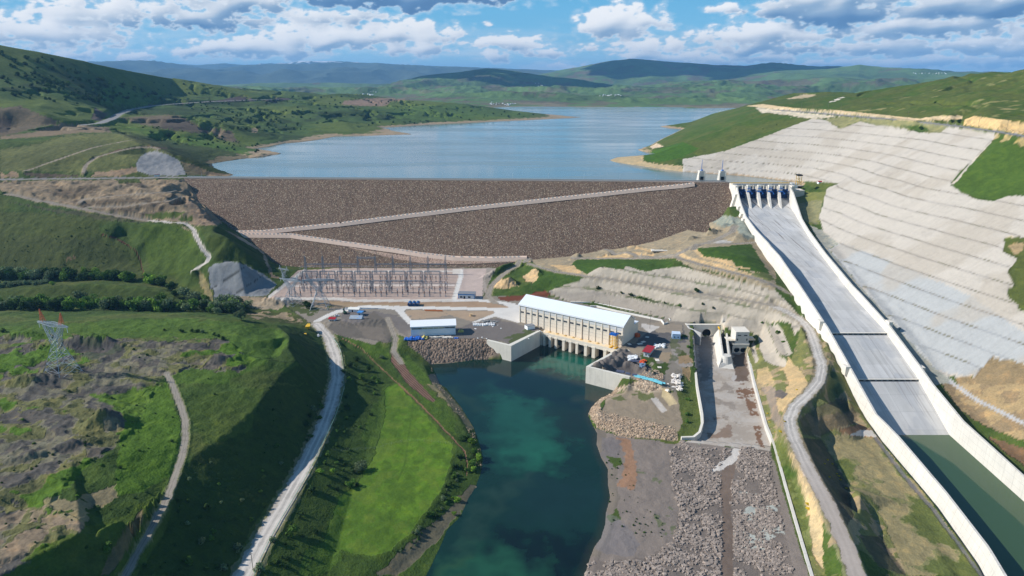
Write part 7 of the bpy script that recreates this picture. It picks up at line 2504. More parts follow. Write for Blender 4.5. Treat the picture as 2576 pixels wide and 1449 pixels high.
b.poly([(-.7, -.9, wsz - .02), (-.7, m_, wsz + 2.3), (-.7, dp + .9, wsz - .02), (l_ + .7, -.9, wsz - .02), (l_ + .7, m_, wsz + 2.3), (l_ + .7, dp + .9, wsz - .02),
		(-.7, -.9, wsz + .3), (-.7, m_, wsz + 2.6), (-.7, dp + .9, wsz + .3), (l_ + .7, -.9, wsz + .3), (l_ + .7, m_, wsz + 2.6), (l_ + .7, dp + .9, wsz + .3)],
	   [(6, 9, 10, 7), (7, 10, 11, 8), (0, 1, 4, 3), (1, 2, 5, 4), (0, 3, 9, 6), (2, 8, 11, 5), (0, 6, 7, 8, 2, 1), (3, 4, 5, 11, 10, 9)])
b.build('roof', whitep, ws)

def hut_extra(root, l):
	MB().box((l / 2, -.03, 4.0), (l + .1, .14, .9)).build('fascia', bluew, root)
	for x in (.25, l - .25):
		MB().box((x, -.03, 0), (.5, .13, 4)).build('corner_trim', bluew, root)

house('control_hut', (1152.5, 751), (1193.5, 752.3), 20, 9.5, 4.8, .3, greywall, greyr, 'blue trimmed white control hut with flat grey roof in the switchyard corner', mono=True, doors=[(6.5, 1.8, 2.8)], windows=[(3.2, 1.0, 2.6, 1.6), (11.5, 1.0, 2.6, 1.6)], extra=hut_extra)
z4 = Z4
house('long_shed', z4([(930, 724)])[0], z4([(1036, 727)])[0], 20, 5, 2.6, 1.3, whitep, mat('cream_roof', (232, 230, 220), .6, .15), 'low white shed with pale curved roof beside the entrance road', doors=[(4, 1.2, 2)])
house('blue_hut', z4([(1020, 764)])[0], z4([(1062, 766)])[0], 20, 6, 3, .4, greywall, bluer, 'small blue roofed cabin at the end of the low white shed', windows=[(2, 1, 1.2, 1)], mono=True)
house('grey_shed', z4([(945, 828)])[0], z4([(1060, 831)])[0], 20, 9, 3.4, 1.8, greywall, mat('patched_roof', (158, 168, 176), .6, .5, .5, stain=(90, 150, 210), stainamt=.9), 'grey shed with patched blue and grey roof on the gravel mound', windows=[(3, 1.2, 1.2, 1.2), (8, 1.2, 1.2, 1.2)], doors=[(5.5, 1.2, 2.2)])
house('guard_kiosk', z4([(734, 829)])[0], z4([(796, 831)])[0], 20, 5, 3.2, 1.2, whitep, redr, 'white guard kiosk with red roof beside the gravel entrance', windows=[(1.5, 1.1, 1.0, 1.1), (4, 1.1, 1.0, 1.1)], doors=[(2.8, .9, 2)])
house('store_box', (1327.0, 830.5), (1345.5, 827), 20, 5.5, 3.2, .15, whitep, greyr, 'small white store box standing alone on the quay gravel', mono=True, over=.1)
house('red_roof_shed', ZB([(1490, 745)])[0], ZB([(1590, 762)])[0], 20, 15, 3.6, .8, greywall, redr, 'shed with large dark red roof among the yard debris', windows=[(2, 1.2, 1, 1), (4.5, 1.2, 1, 1)], mono=True, over=1.2)
house('site_container', ZB([(2003, 430)])[0], ZB([(2150, 438)])[0], 20, 7, 4.2, .1, mat('pale_blue_panel', (176, 200, 226), .5, .1), mat('pale_blue_roof', (200, 216, 232), .5, .3, 1, stain=(120, 150, 190)), 'pale blue two storey site container behind the yard', mono=True, over=.1, windows=[(2, 1.2, .8, 1), (5, 1.2, .8, 1)])
house('orange_container', ZB([(1372, 412)])[0], ZB([(1432, 400)])[0], 20, 4, 2.6, .05, mat('orange_steel', (196, 88, 40), .6, .2), mat('orange_steel', (196, 88, 40), .6, .2), 'orange steel container in the shade of the powerhouse gable', mono=True, over=.02)
house('watch_kiosk', (388, 444.5), (399, 444.5), 102.6, 4, 2.6, .5, mat('grey_wall', (196, 200, 204), .7, .15), redr, 'tiny red topped kiosk where the left bank road meets the dam', mono=True, over=.3)
house('rim_kiosk', (2059, 463), (2068, 463), float(surf(2063, 464)[2]), 5, 2.8, 1, whitep, redr, 'small white hut with red roof at the foot of the shotcrete right of the gates', over=.5)
# ------------------------------------------------------------------ intake towers, crest machinery
def intake(px, label):
	x = un(px, 456, 100.5)[0]
	y = dam_crest_y(x) + 14
	root = empty('intake_tower', (x, y, 88), 0, label, 'intake tower')
	b = MB()
	b.box((0, 0, 0), (9.5, 9.5, 12.5))
	b.hexa([(-4.7, -4.7, 12.5), (4.7, -4.7, 12.5), (4.7, 4.7, 12.5), (-4.7, 4.7, 12.5), (-3.4, -4.4, 24.5), (3.4, -4.4, 24.5), (3.4, 4, 24.5), (-3.4, 4, 24.5)])
	b.build('tower', concw, root)
	MB().box((0, -4.72, 12.8), (4.4, .5, 5)).build('gate_opening', darkc, root)
	for sx_ in (-3.9, 3.9):
		MB().box((sx_, -4.9, 12.6), (1.2, 1.0, 10.5)).build('buttress', conc, root)
	MB().box((0, 0, 24.5), (7.6, 9, .8)).build('top_slab', conc, root)
	b = MB()
	b.cone((0, 0, 25.3), 1.6, 1.2, 1.4, 10)
	b.build('winch', bluer, root)
	b = MB()
	b.bar((-.4, 0, 25), (.6, 2, 40), .35).bar((.6, 2, 40), (.2, -1, 27), .12).box((0, -2, 25.3), (2.6, 2.6, 1.8))
	b.build('crane_jib', mat('crane_blue', (96, 130, 190), .5, .1), root)
	MB().box((0, -7.3, 11.3), (6, 6, .9)).build('bridge', conc, root)

intake(1769, 'left intake tower with dark gate opening rising behind the dam crest')
intake(1820.5, 'right intake tower with dark gate opening beside the spillway bridge')
xg, yg = un(2008, 463, 101)
gr = empty('crest_gantry_crane', (xg, yg, 100), 0, 'yellow gantry crane standing right of the spillway gates', 'gantry crane')
b = MB()
for x in (-2.3, 2.3):
	for y in (-3, 3):
		b.bar((x, y, 0), (x, y, 12), .4)
for z in (4, 8):
	for y in (-3, 3):
		b.bar((-2.3, y, z), (2.3, y, z), .25)
b.bar((-2.3, -3, 0), (2.3, -3, 4), .2).bar((2.3, -3, 4), (-2.3, -3, 8), .2)
b.build('frame', yel, gr)
MB().box((0, 0, 12), (6, 8, 1.6)).build('trolley', darkc, gr)
x, y = un(2008, 481, 92)
tag(MB().box((x, y + 8, 80), (17, 16, 13)).build('abutment_block', conc, None, None), 'grey concrete abutment block right of the last spillway gate', 'concrete block')
x, y = un(1999.5, 467.5, 96)
hb_ = empty('hoist_house', (x, y, 92.8), 0, 'white hoist cabin on the abutment block beside the gates', 'cabin')
MB().box((0, 3.5, 0), (8, 7, 6.2)).build('wall', whitep, hb_)
MB().box((0, 3.5, 6.2), (8.3, 7.3, .3)).build('roof', clad, hb_)
MB().box((-2, -.05, 2), (1.4, .1, 1.4)).build('window', dark, hb_)

# ------------------------------------------------------------------ lattice towers
def truss(b, corners0, corners1, n_, r=.12, r2=.07):
	"""square lattice between two sets of 4 corners"""
	prev = corners0
	for k in range(1, n_ + 1):
		t = k / n_
		cur = [tuple(a[i] + (c[i] - a[i]) * t for i in range(3)) for a, c in zip(corners0, corners1)]
		for i in range(4):
			j = (i + 1) % 4
			b.bar(prev[i], cur[i], r)
			b.bar(prev[i], cur[j], r2)
			b.bar(prev[j], cur[i], r2)
			b.bar(cur[i], cur[j], r2)
		prev = cur

def sq(w_, z, cx=0, cy=0, wy=None):
	wy = w_ if wy is None else wy
	return [(cx - w_, cy - wy, z), (cx + w_, cy - wy, z), (cx + w_, cy + wy, z), (cx - w_, cy + wy, z)]

gal = mat('pylon_steel', (168, 176, 184), .5, .15, metal=.2)
orange = mat('pylon_orange', (196, 104, 74), .6, .1)

def make_pylon(loc, rot, label, h=36.0, peaks=orange):
	root = empty('transmission_pylon', loc, rot, label, 'pylon', 'lattice transmission pylons')
	b = MB()
	truss(b, sq(7.5, 0), sq(1.9, h * .58), 5, .18, .09)
	truss(b, sq(1.9, h * .58), sq(2.6, h * .66), 1, .2, .1)
	for s in (-1, 1):
		truss(b, sq(1.3, h * .66, s * 1.4, 0, 1.9), sq(1.0, h * .92, s * 7.0, 0, 1.2), 3, .18, .09)
	b.build('tower_body', gal, root)
	b = MB()
	truss(b, [(-13.5, -.3, h * .94), (-13.5, .3, h * .94), (-13.5, .3, h * .96), (-13.5, -.3, h * .96)], [(0, -1.4, h * .92), (0, 1.4, h * .92), (0, 1.4, h * .985), (0, -1.4, h * .985)], 5, .16, .09)
	truss(b, [(0, -1.4, h * .92), (0, 1.4, h * .92), (0, 1.4, h * .985), (0, -1.4, h * .985)], [(13.5, -.3, h * .94), (13.5, .3, h * .94), (13.5, .3, h * .96), (13.5, -.3, h * .96)], 5, .16, .09)
	b.build('crossarm', gal, root)
	for s in (-1, 1):
		b = MB()
		truss(b, sq(1.1, h * .98, s * 8.2), sq(.15, h * 1.2, s * 9.4), 4, .11, .07)
		b.build('peak', peaks, root)
	for x in (-12.5, 0, 12.5):
		MB().bar((x, 0, h * .93), (x, 0, h * .84), .16, 6).build('insulator_string', mat('porcelain', (214, 220, 222), .3, .05), root)
	return root

X, Y, z = surf(158, 938)
hh = (zfor(814, X, Y) - z) / .95
P0 = make_pylon((X, Y, z - .5), rad(-22), 'large foreground pylon with orange peaks on the waste ground at left', hh)
for (px, py, ty, lab, rot) in ((736, 763, 703, 'grey pylon at the left corner of the switchyard pad', -25), (806, 773, 703, 'grey pylon standing before the middle of the switchyard', 5), (716, 708, 676, 'shaded pylon at the foot of the left dam abutment', -30)):
	X, Y = un(px, py, 20.5)
	k = (zfor(ty, X, Y) - 20.5) / .95 / hh
	if lab.startswith('grey pylon at'):
		P1 = make_pylon((X, Y, 20), rad(rot), lab, hh * k, gal)
	else:
		dup(P1, (X, Y, 20), rad(rot), lab, scale=(zfor(ty, X, Y) - 20.5) / .95 / P1H)
	if lab.startswith('grey pylon at'):
		P1H = hh * k

# ------------------------------------------------------------------ switchyard
def X4(zx):
	return 644 + zx * .25

rowY = un(900, 690, 20)[1]
sw_st = mat('switchgear_steel', (146, 154, 160), .5, .15, metal=.2)
brown_ins = mat('brown_insulator', (104, 70, 58), .4, .1)
b0 = None
for k in range(9):
	X = un(X4(505 + 175.6 * k), 690, 20)[0]
	if b0 is None:
		b0 = empty('gantry_tower', (X, rowY, 20), 0, 'tall slender lattice tower in the rear row of the switchyard', 'lattice tower', 'rear row of switchyard lattice towers')
		b = MB()
		truss(b, sq(1.3, 0), sq(.55, 21), 7, .16, .10)
		b.bar((0, 0, 21), (0, 0, 27), .1)
		b.build('lattice_mast', sw_st, b0)
	else:
		dup(b0, (X, rowY, 20))
xs9 = [un(X4(505 + 175.6 * k), 690, 20)[0] for k in range(9)]

def beam(name, p, q, w_, label, cat, group, drops=0):
	root = empty(name, (p[0], p[1], p[2]), 0, label, cat, group)
	d = (q[0] - p[0], q[1] - p[1], q[2] - p[2])
	b = MB()
	if abs(d[0]) > abs(d[1]):
		c0 = [(0, -w_, -w_), (0, w_, -w_), (0, w_, w_), (0, -w_, w_)]
	else:
		c0 = [(-w_, 0, -w_), (w_, 0, -w_), (w_, 0, w_), (-w_, 0, w_)]
	c1 = [tuple(a[i] + d[i] for i in range(3)) for a in c0]
	truss(b, c0, c1, max(3, int(math.hypot(d[0], d[1]) / 2.2)), .1, .06)
	b.build('lattice_beam', sw_st, root)
	for i in range(drops):
		t = (i + .5) / drops
		MB().bar((d[0] * t, d[1] * t, -w_), (d[0] * t, d[1] * t, -w_ - 2.4), .13, 5).build('insulator_string', mat('porcelain', (214, 220, 222), .3, .05), root)
	return root

beam('gantry_beam', (xs9[3], rowY, 39.5), (xs9[4], rowY, 39.5), .8, 'high lattice beam joining the fourth and fifth rear towers of the switchyard', 'gantry beam', None, 3)
for k in range(8):
	if k != 3:
		beam('gantry_beam', (xs9[k], rowY, 32), (xs9[k + 1], rowY, 32), .55, 'thin lattice beam between rear switchyard towers', 'gantry beam', 'rear lattice beams of the switchyard', 3)
# two rows of portal gantries
for (py, hgt, lab, grp, ks) in ((712, 13.5, 'portal gantry in the middle row of the switchyard', 'middle row portal gantries', range(8)), (735, 12.5, 'portal gantry in the front row of the switchyard', 'front row portal gantries', range(7))):
	Yr = un(900, py, 20)[1]
	pg = None
	for k in ks:
		xk = xs9[k] * Yr / rowY * 1.0 - 4
		wdt = (xs9[1] - xs9[0]) * .82
		if pg is None:
			pg = empty('portal_gantry', (xk, Yr, 20), 0, lab, 'gantry', grp)
			for xx in (0, wdt):
				b = MB()
				truss(b, sq(.8, 0, xx), sq(.4, hgt, xx), 4, .12, .07)
				b.build('column', sw_st, pg)
			b = MB()
			truss(b, [(0, -.45, hgt - .5), (0, .45, hgt - .5), (0, .45, hgt + .4), (0, -.45, hgt + .4)], [(wdt, -.45, hgt - .5), (wdt, .45, hgt - .5), (wdt, .45, hgt + .4), (wdt, -.45, hgt + .4)], 7, .11, .07)
			b.build('beam', sw_st, pg)
		else:
			dup(pg, (xk, Yr, 20))
# equipment on posts
rnd = random.Random(7)
kinds = []

def make_post(name, label, cat, grp, f):
	me_b = MB()
	ins = MB()
	f(me_b, ins)
	root = empty(name, (0, 0, -500), 0, label, cat, grp)
	me_b.build('support', sw_st, root)
	ins.build('insulator', brown_ins, root)
	return root

k_a = make_post('post_insulator', 'single post insulator on a steel support in the switchyard', 'post insulator', 'post insulators in the switchyard',
				lambda a, i: (a.bar((0, 0, 0), (0, 0, 3.4), .3), a.box((0, 0, 0), (1.2, 1.2, .4)), i.bar((0, 0, 3.4), (0, 0, 7.2), .36, 6)))
k_b = make_post('current_transformer', 'switchgear column with a grey head in the switchyard', 'switchgear', 'headed switchgear columns in the switchyard',
				lambda a, i: (a.bar((0, 0, 0), (0, 0, 3.0), .3), a.box((0, 0, 5.6), (.9, .9, 1.1)), a.box((0, 0, 0), (1.3, 1.3, .5)), i.bar((0, 0, 3.0), (0, 0, 5.6), .42, 6)))
k_c = make_post('disconnector', 'disconnector switch with a beam on two posts in the switchyard', 'disconnector', 'disconnector switches in the switchyard',
				lambda a, i: (a.bar((-1.6, 0, 0), (-1.6, 0, 3.2), .26), a.bar((1.6, 0, 0), (1.6, 0, 3.2), .26), a.bar((-2, 0, 3.2), (2, 0, 3.2), .16), a.bar((-1.6, 0, 5.6), (1.6, 0, 5.9), .12), i.bar((-1.6, 0, 3.2), (-1.6, 0, 5.6), .2, 6), i.bar((1.6, 0, 3.2), (1.6, 0, 5.6), .2, 6)))
first = {id(k_a): True, id(k_b): True, id(k_c): True}
count = 0
rows_px = [698, 704, 709, 716, 720, 726, 731, 738, 742, 746]
for ri, py in enumerate(rows_px):
	Yr = un(900, py, 20)[1]
	xl = un(752 if py < 735 else 722, py, 20)[0]
	xr = un(1128, py, 20)[0]
	nn = 30
	kk = (k_a, k_c, k_b, k_a, k_c, k_b, k_c, k_a, k_b, k_b)[ri]
	for i in range(nn):
		if rnd.random() < .10:
			continue
		if (i % 4) == 3 and ri not in (2, 7):
			continue
		x = xl + (xr - xl) * (i + .5) / nn + rnd.uniform(-.25, .25)
		loc = (x, Yr + (ri * 37 + i * 13) % 3 * .5, 20)
		if first[id(kk)]:
			kk.location = loc
			first[id(kk)] = False
		else:
			dup(kk, loc)
		count += 1
print('posts', count)
# busbars
for j, (py, zz) in enumerate(((694, 31), (701, 27.5), (707, 27.5), (714, 32), (723, 27), (729, 27), (737, 31), (744, 27))):
	Yr = un(900, py, 20)[1]
	xl, xr = un(756, py, 20)[0], un(1126, py, 20)[0]
	b = MB()
	b.bar((0, 0, 0), (xr - xl, 0, 0), .09, 4)
	names = ['rearmost', 'second', 'third', 'fourth', 'fifth', 'sixth', 'seventh', 'frontmost']
	o = b.build('busbar', steel, None)
	o.location = (xl, Yr, zz)
	tag(o, names[j] + ' horizontal busbar tube counted from the dam side of the switchyard', 'busbar', 'busbars of the switchyard')

def fence(name, pts, h, sp, label, mpost, wires=3, group=None, rp_=.06, rw=.035):
	"""pts in place coordinates"""
	root = empty(name, pts[0], 0, label, 'fence', group)
	o0 = Vector(pts[0])
	b, wv_ = MB(), MB()
	for i in range(len(pts) - 1):
		a, c = Vector(pts[i]) - o0, Vector(pts[i + 1]) - o0
		n_ = max(1, int((c - a).length / sp))
		for q_ in range(n_ + (i == len(pts) - 2)):
			p = a + (c - a) * (q_ / n_)
			b.bar(p, p + Vector((0, 0, h)), rp_)
		for k in range(wires):
			dz = Vector((0, 0, h * (k + 1) / wires * .98))
			wv_.bar(a + dz, c + dz, rw)
	pp = b.build('posts', mpost, root)
	wv_.build('wires', mpost, root)
	return root

fence('chain_fence', [un(x, y, 20) + (20,) for x, y in T(0, 1, [(2080, 795), (2280, 570)]) + T(1, 1, [(0, 570), (925, 578), (900, 740)])], 2.6, 6, 'thin wire fence around the back of the switchyard', steel)
fence('chain_fence', [un(x, y, 20) + (20,) for x, y in Z4([(230, 612), (820, 612), (1010, 632), (2230, 628)])], 2.4, 6, 'thin wire fence along the front road of the switchyard', steel)
fence('field_fence', [surf(x, y) for x, y in T(1, 2, [(-300, 500), (0, 510), (120, 500), (250, 490), (380, 455), (520, 432), (680, 438), (840, 455)])], 1.6, 4, 'wire fence crossing the bright meadow by the river', mat('fence_grey', (150, 156, 140), .7, .1), 3, rp_=.07, rw=.015)
# road guard rail
gr_pts = []
for x, y in Z4([(775, 990), (820, 1050), (850, 1120), (868, 1200), (878, 1300), (878, 1400)]) + [(866, 975), (857, 1010), (843, 1050), (820, 1100), (792, 1160), (765, 1210), (735, 1262), (706, 1310), (676, 1365), (650, 1420), (635, 1460)]:
	gr_pts.append(surf(x, y))
root = empty('guard_rail', gr_pts[0], 0, 'pale green guard rail along the right edge of the gravel river road', 'guard rail')
b, b2 = MB(), MB()
o0 = Vector(gr_pts[0])
for i in range(len(gr_pts) - 1):
	a, c = Vector(gr_pts[i]) - o0, Vector(gr_pts[i + 1]) - o0
	b.hexa([(a.x, a.y, a.z + .45), (c.x, c.y, c.z + .45), (c.x + .12, c.y, c.z + .45), (a.x + .12, a.y, a.z + .45), (a.x, a.y, a.z + .85), (c.x, c.y, c.z + .85), (c.x + .12, c.y, c.z + .85), (a.x + .12, a.y, a.z + .85)])
	n_ = max(1, int((c - a).length / 4))
	for q_ in range(n_):
		p = a + (c - a) * (q_ / n_)
		b2.bar(p, p + Vector((0, 0, .8)), .07)
b.build('rail', mat('rail_green', (150, 186, 168), .5, .1), root)
b2.build('posts', mat('rail_green', (150, 186, 168), .5, .1), root)

# ------------------------------------------------------------------ poles
wood = mat('pole_wood', (120, 108, 96), .9, .2)
polep = None
for (x, y, h, lab) in (T(0, 1, [(190, 335)])[0] + (11, 'dark wooden power pole on the left field nearest the bench road'), T(0, 1, [(405, 465)])[0] + (11, 'dark wooden power pole above the brown patch in the left field'), T(0, 1, [(112, 380)])[0] + (10, 'faint power pole at the far left of the field'),
					T(0, 2, [(1910, 1400)])[0] + (9, 'leaning pole at the foot of the gravel river road'), T(0, 0, [(1035, 1070)])[0] + (10, 'pole on the crest of the cone hill'), T(0, 0, [(990, 1035)])[0] + (8, 'short pole beside the white cabin on the cone hill'),
					T(2, 0, [(1190, 850)])[0] + (12, 'power pole on the rim road left of the pale outcrop'), T(2, 0, [(1410, 880)])[0] + (12, 'second power pole along the rim road'), T(2, 0, [(1695, 905)])[0] + (12, 'third power pole along the rim road'), T(2, 0, [(2045, 935)])[0] + (12, 'power pole beside the dark shrubs on the rim road'), T(2, 0, [(2230, 960)])[0] + (16, 'tall pole before the yellow road cut on the right'), T(2, 0, [(2440, 1000)])[0] + (14, 'rightmost pole before the yellow road cut'),
					T(2, 0, [(1095, 835)])[0] + (11, 'pole above the pale cut left of the road bend'), T(2, 0, [(980, 830)])[0] + (11, 'small pole on the upper pale cut'), T(2, 0, [(895, 825)])[0] + (11, 'leftmost pole on the rim road cut'),
					T(1, 1, [(1435, 735)])[0] + (8, 'pale post at the foot of the green bank'),
					T(1, 1, [(2328, 1030)])[0] + (17, 'tall slim lamp pole on the paved pad behind the powerhouse'), T(1, 1, [(2022, 890)])[0] + (9, 'lamp pole on the drain kerb behind the powerhouse roof')):
	X, Y, z = surf(x, y)
	if polep is None:
		polep = empty('power_pole', (X, Y, z), 0, lab, 'pole', 'poles of the site')
		MB().bar((0, 0, -.5), (0, 0, 10), .14, 6).build('pole', wood, polep)
		MB().bar((-1, 0, 9.4), (1, 0, 9.4), .08, 4).build('crossarm', wood, polep)
		polep.scale = (1, 1, h / 10)
	else:
		dup(polep, (X, Y, z), None, lab, (1, 1, h / 10))

# ------------------------------------------------------------------ vehicles
tyre = mat('tyre_black', (28, 28, 30), .9, .1)

def car(x, y, z, rot, label, paint):
	root = empty('parked_car', (x, y, z), rot, label, 'car')
	b = MB()
	secs = []
	for xx, zl, zt, hw in ((-2.2, .45, .75, .75), (-2.1, .3, .95, .85), (-1.0, .3, 1.0, .88), (1.2, .3, 1.0, .88), (2.1, .3, .9, .82), (2.25, .45, .7, .7)):
		secs.append([(xx, -hw, zl), (xx, hw, zl), (xx, hw, zt), (xx, -hw, zt)])
	b.sweep(secs)
	b.build('body', paint, root)
	b = MB()
	b.hexa([(-1.7, -.8, .95), (1.2, -.8, .95), (1.2, .8, .95), (-1.7, .8, .95), (-1.3, -.62, 1.45), (.5, -.62, 1.45), (.5, .62, 1.45), (-1.3, .62, 1.45)])
	b.build('windows', dark, root)
	MB().box((-.4, 0, 1.45), (1.8, 1.22, .05)).build('roof', paint, root)
	for wx in (-1.35, 1.4):
		for wy in (-.86, .66):
			MB().cone((wx, wy, .33), .33, .33, .2, 12, axis='y').build('wheel', tyre, root)

wh = mat('car_white', (232, 234, 236), .3, .03)
X, Y, z = surf(801, 845.5)
car(X, Y, z, rad(-75), 'white car driving on the gravel road by the yellow machine', wh)
X, Y, z = surf(848, 795.5)
car(X, Y, z, rad(20), 'white car parked between the red roofed kiosk and the pale shed', wh)
X, Y, z = surf(320, 277)
car(X, Y, z, rad(60), 'small white car on the far valley road', wh)

def truck(x, y, z, rot):
	root = empty('dump_truck', (x, y, z), rot, 'yellow dump truck at the road bend below the green mound', 'truck')
	MB().hexa([(-4.6, -1.5, 1.6), (1.2, -1.4, 1.3), (1.2, 1.4, 1.3), (-4.6, 1.5, 1.6), (-5.2, -1.9, 3.9), (1.6, -1.8, 3.4), (1.6, 1.8, 3.4), (-5.2, 1.9, 3.9)]).build('dump_bed', yel, root)
	MB().box((3.0, 0, 1.0), (2.4, 2.6, 2.4)).build('cab', yel, root)
	MB().box((3.9, 0, 2.1), (.7, 2.4, 1.0)).build('windscreen', dark, root)
	MB().box((-.4, 0, .7), (8.4, 1.6, .5)).build('chassis', darkc, root)
	for wx in (-3.4, -1.9, 3.0):
		for wy in (-1.5, 1.0):
			MB().cone((wx, wy, .75), .75, .75, .5, 14, axis='y').build('wheel', tyre, root)

X, Y, z = surf(776, 827)
truck(X, Y, z, rad(100))

def excavator(x, y, z, rot, label, m):
	root = empty('excavator', (x, y, z), rot, label, 'excavator')
	for wy in (-1.3, .8):
		MB().box((0, wy + .25, 0), (4.0, .6, .9)).build('track', tyre, root)
	MB().box((-.4, 0, 1.0), (3.4, 2.5, 1.3)).build('body', m, root)
	MB().box((.7, .7, 2.3), (1.4, 1.0, 1.2)).build('cab', dark, root)
	MB().bar((1.2, -.4, 2.0), (4.4, -.4, 4.6), .28).bar((4.4, -.4, 4.6), (6.2, -.4, 2.4), .22).build('boom', m, root)
	MB().box((6.3, -.4, 1.5), (.9, 1.0, 1.0)).build('bucket', darkc, root)

X, Y, z = surf(777, 846)
excavator(X - 4, Y, z, rad(200), 'small yellow excavator beside the dump truck', yel)
X, Y, z = surf(868, 789)
excavator(X, Y, z, rad(120), 'green telehandler like machine left of the pale shed', mat('dark_green', (50, 84, 66), .5, .1))

# ------------------------------------------------------------------ stores lying about the yards
def at20(x, y, z=20.05):
	X, Y = un(x, y, z)
	return (X, Y, z)

# three big blue pipe rings
rg = None
for i, x in enumerate((1031, 1041, 1051)):
	loc = at20(x, 768, 20.05)
	lab = ('left', 'middle', 'right')[i] + ' one of the three big blue steel pipe sections in a row'
	if rg is None:
		rg = empty('pipe_section', loc, 0, lab, 'pipe section', 'three blue pipe sections')
		R_ = 1.85
		b = MB()
		N = 24
		secs = []
		for k in range(N + 1):
			t = 2 * math.pi * k / N
			secs.append([(r * math.cos(t), y, R_ + r * math.sin(t)) for r, y in ((R_, -3.0), (R_, 3.0), (R_ - .25, 3.0), (R_ - .25, -3.0))])
		b.sweep(secs, caps=False)
		b.build('shell', mat('pipe_blue', (50, 92, 140), .5, .15), rg)
		b = MB()
		for k in range(3):
			t = math.pi * k / 3
			b.bar(((R_ - .2) * math.cos(t), -2.4, R_ + (R_ - .2) * math.sin(t)), (-(R_ - .2) * math.cos(t), -2.4, R_ - (R_ - .2) * math.sin(t)), .1)
		b.build('brace', mat('pipe_blue', (50, 92, 140), .5, .15), rg)
		rg.scale = (1.0, 1.2, 1.0)
	else:
		dup(rg, loc, None, lab)
# wooden cable drum
loc = at20(1185, 794.5)
dr = empty('cable_drum', loc, 0, 'wooden cable drum lying flat on the gravel island', 'cable drum')
MB().cone((0, 0, 0), 1.9, 1.9, .2, 20).build('lower_flange', mat('drum_wood', (186, 160, 124), .8, .3), dr)
MB().cone((0, 0, .2), .9, .9, 1.6, 16).build('core', mat('drum_wood', (186, 160, 124), .8, .3), dr)
MB().cone((0, 0, 1.8), 1.9, 1.9, .2, 20).build('upper_flange', mat('drum_wood', (186, 160, 124), .8, .3), dr)
# orange pipes
for i in range(3):
	p, q = at20(1067 + i * 1.5, 779 + i * 1.2, 20.4), at20(1112 + i * 1.2, 780 + i * 1.3, 20.4)
	b = MB().bar((0, 0, 0), (q[0] - p[0], q[1] - p[1], 0), .32, 10)
	o = b.build('steel_pipe', mat('rust_orange', (184, 110, 62), .7, .25), None)
	o.location = p
	tag(o, ('rear', 'middle', 'front')[i] + ' rust orange steel pipe on the gravel island', 'pipe', 'rust orange pipes')

rnd = random.Random(11)

def tarp(x, y, w_, d_, h_, m, name, label, cat, seed, grp=None, z=20.0):
	"""lumpy covered heap"""
	nx_, ny_ = 14, 9
	v = []
	for j in range(ny_):
		for i in range(nx_):
			u, t = i / (nx_ - 1) * 2 - 1, j / (ny_ - 1) * 2 - 1
			e = max(0, 1 - abs(u) ** 6) * max(0, 1 - abs(t) ** 4)
			hgt = h_ * e * (.55 + .45 * math.sin(i * 2.3 + seed) * math.cos(j * 1.9 + seed * 2) + .3 * math.sin(i * .9 + seed))
			v.append((u * w_ / 2 * (1 + .06 * math.sin(j * 2.1 + seed)), t * d_ / 2 * (1 + .08 * math.sin(i * 1.7 + seed)), max(.02, hgt)))
	f = [(j * nx_ + i, j * nx_ + i + 1, (j + 1) * nx_ + i + 1, (j + 1) * nx_ + i) for j in range(ny_ - 1) for i in range(nx_ - 1)]
	b = MB()
	b.poly(v, f)
	o = b.build(name, m, None)
	o.location = at20(x, y, z)
	tag(o, label, cat, grp)
	return o

tarpb = mat('blue_tarp', (30, 104, 196), .45, .35, 1.2, bump=.4)
tarpy = mat('yellow_tarp', (206, 190, 110), .5, .3, 1.2)
whiteb = mat('white_sack', (232, 232, 230), .7, .15, 1.0, island=.3)
tarp(1033, 853, 11, 5, 2.4, tarpb, 'tarpaulin_heap', 'left blue tarpaulin heap on the rock bank edge by the workshop', 'tarpaulin', 1)
tarp(1052, 851.5, 11, 4.5, 2.2, tarpb, 'tarpaulin_heap', 'blue tarpaulin heap beside the yellow one by the workshop', 'tarpaulin', 2)
tarp(1068, 850, 6, 5, 2.4, tarpy, 'tarpaulin_heap', 'pale yellow tarpaulin heap beside the blue ones', 'tarpaulin', 3)
tarp(1148, 850.5, 4, 2, .8, tarpb, 'tarpaulin_heap', 'small flat blue tarpaulin right of the workshop front', 'tarpaulin', 4)
tarp(1159, 834, 5, 4, 2.2, tarpy, 'tarpaulin_heap', 'yellowish covered heap against the right end of the workshop', 'tarpaulin', 5)

def scatter_boxes(name, label, cat, pts, smin, smax, m, seed, grp, zb=20.0, rot=None, flatn=1.0, proto_bevel=True):
	"""separate small loose pieces, each an object"""
	r = random.Random(seed)
	first_ = None
	for (x, y) in pts:
		s = (r.uniform(smin, smax), r.uniform(smin, smax) * .7, r.uniform(smin, smax) * .45 * flatn)
		loc = at20(x, y, zb)
		if first_ is None:
			b = MB()
			b.hexa([(-.5, -.5, 0), (.5, -.5, 0), (.52, .5, 0), (-.5, .48, 0), (-.44, -.45, .95), (.46, -.42, 1), (.42, .45, 1.02), (-.46, .42, .96)])
			o = b.build(name, m, None)
			first_ = o
		else:
			o = first_.copy()
			C.objects.link(o)
		o.location = loc
		o.scale = s
		o.rotation_euler = (0, 0, r.uniform(0, 3.1) if rot is None else rot + r.uniform(-.15, .15))
		tag(o, label, cat, grp)
	return first_

def ZBp(a):
	return ZB(a)

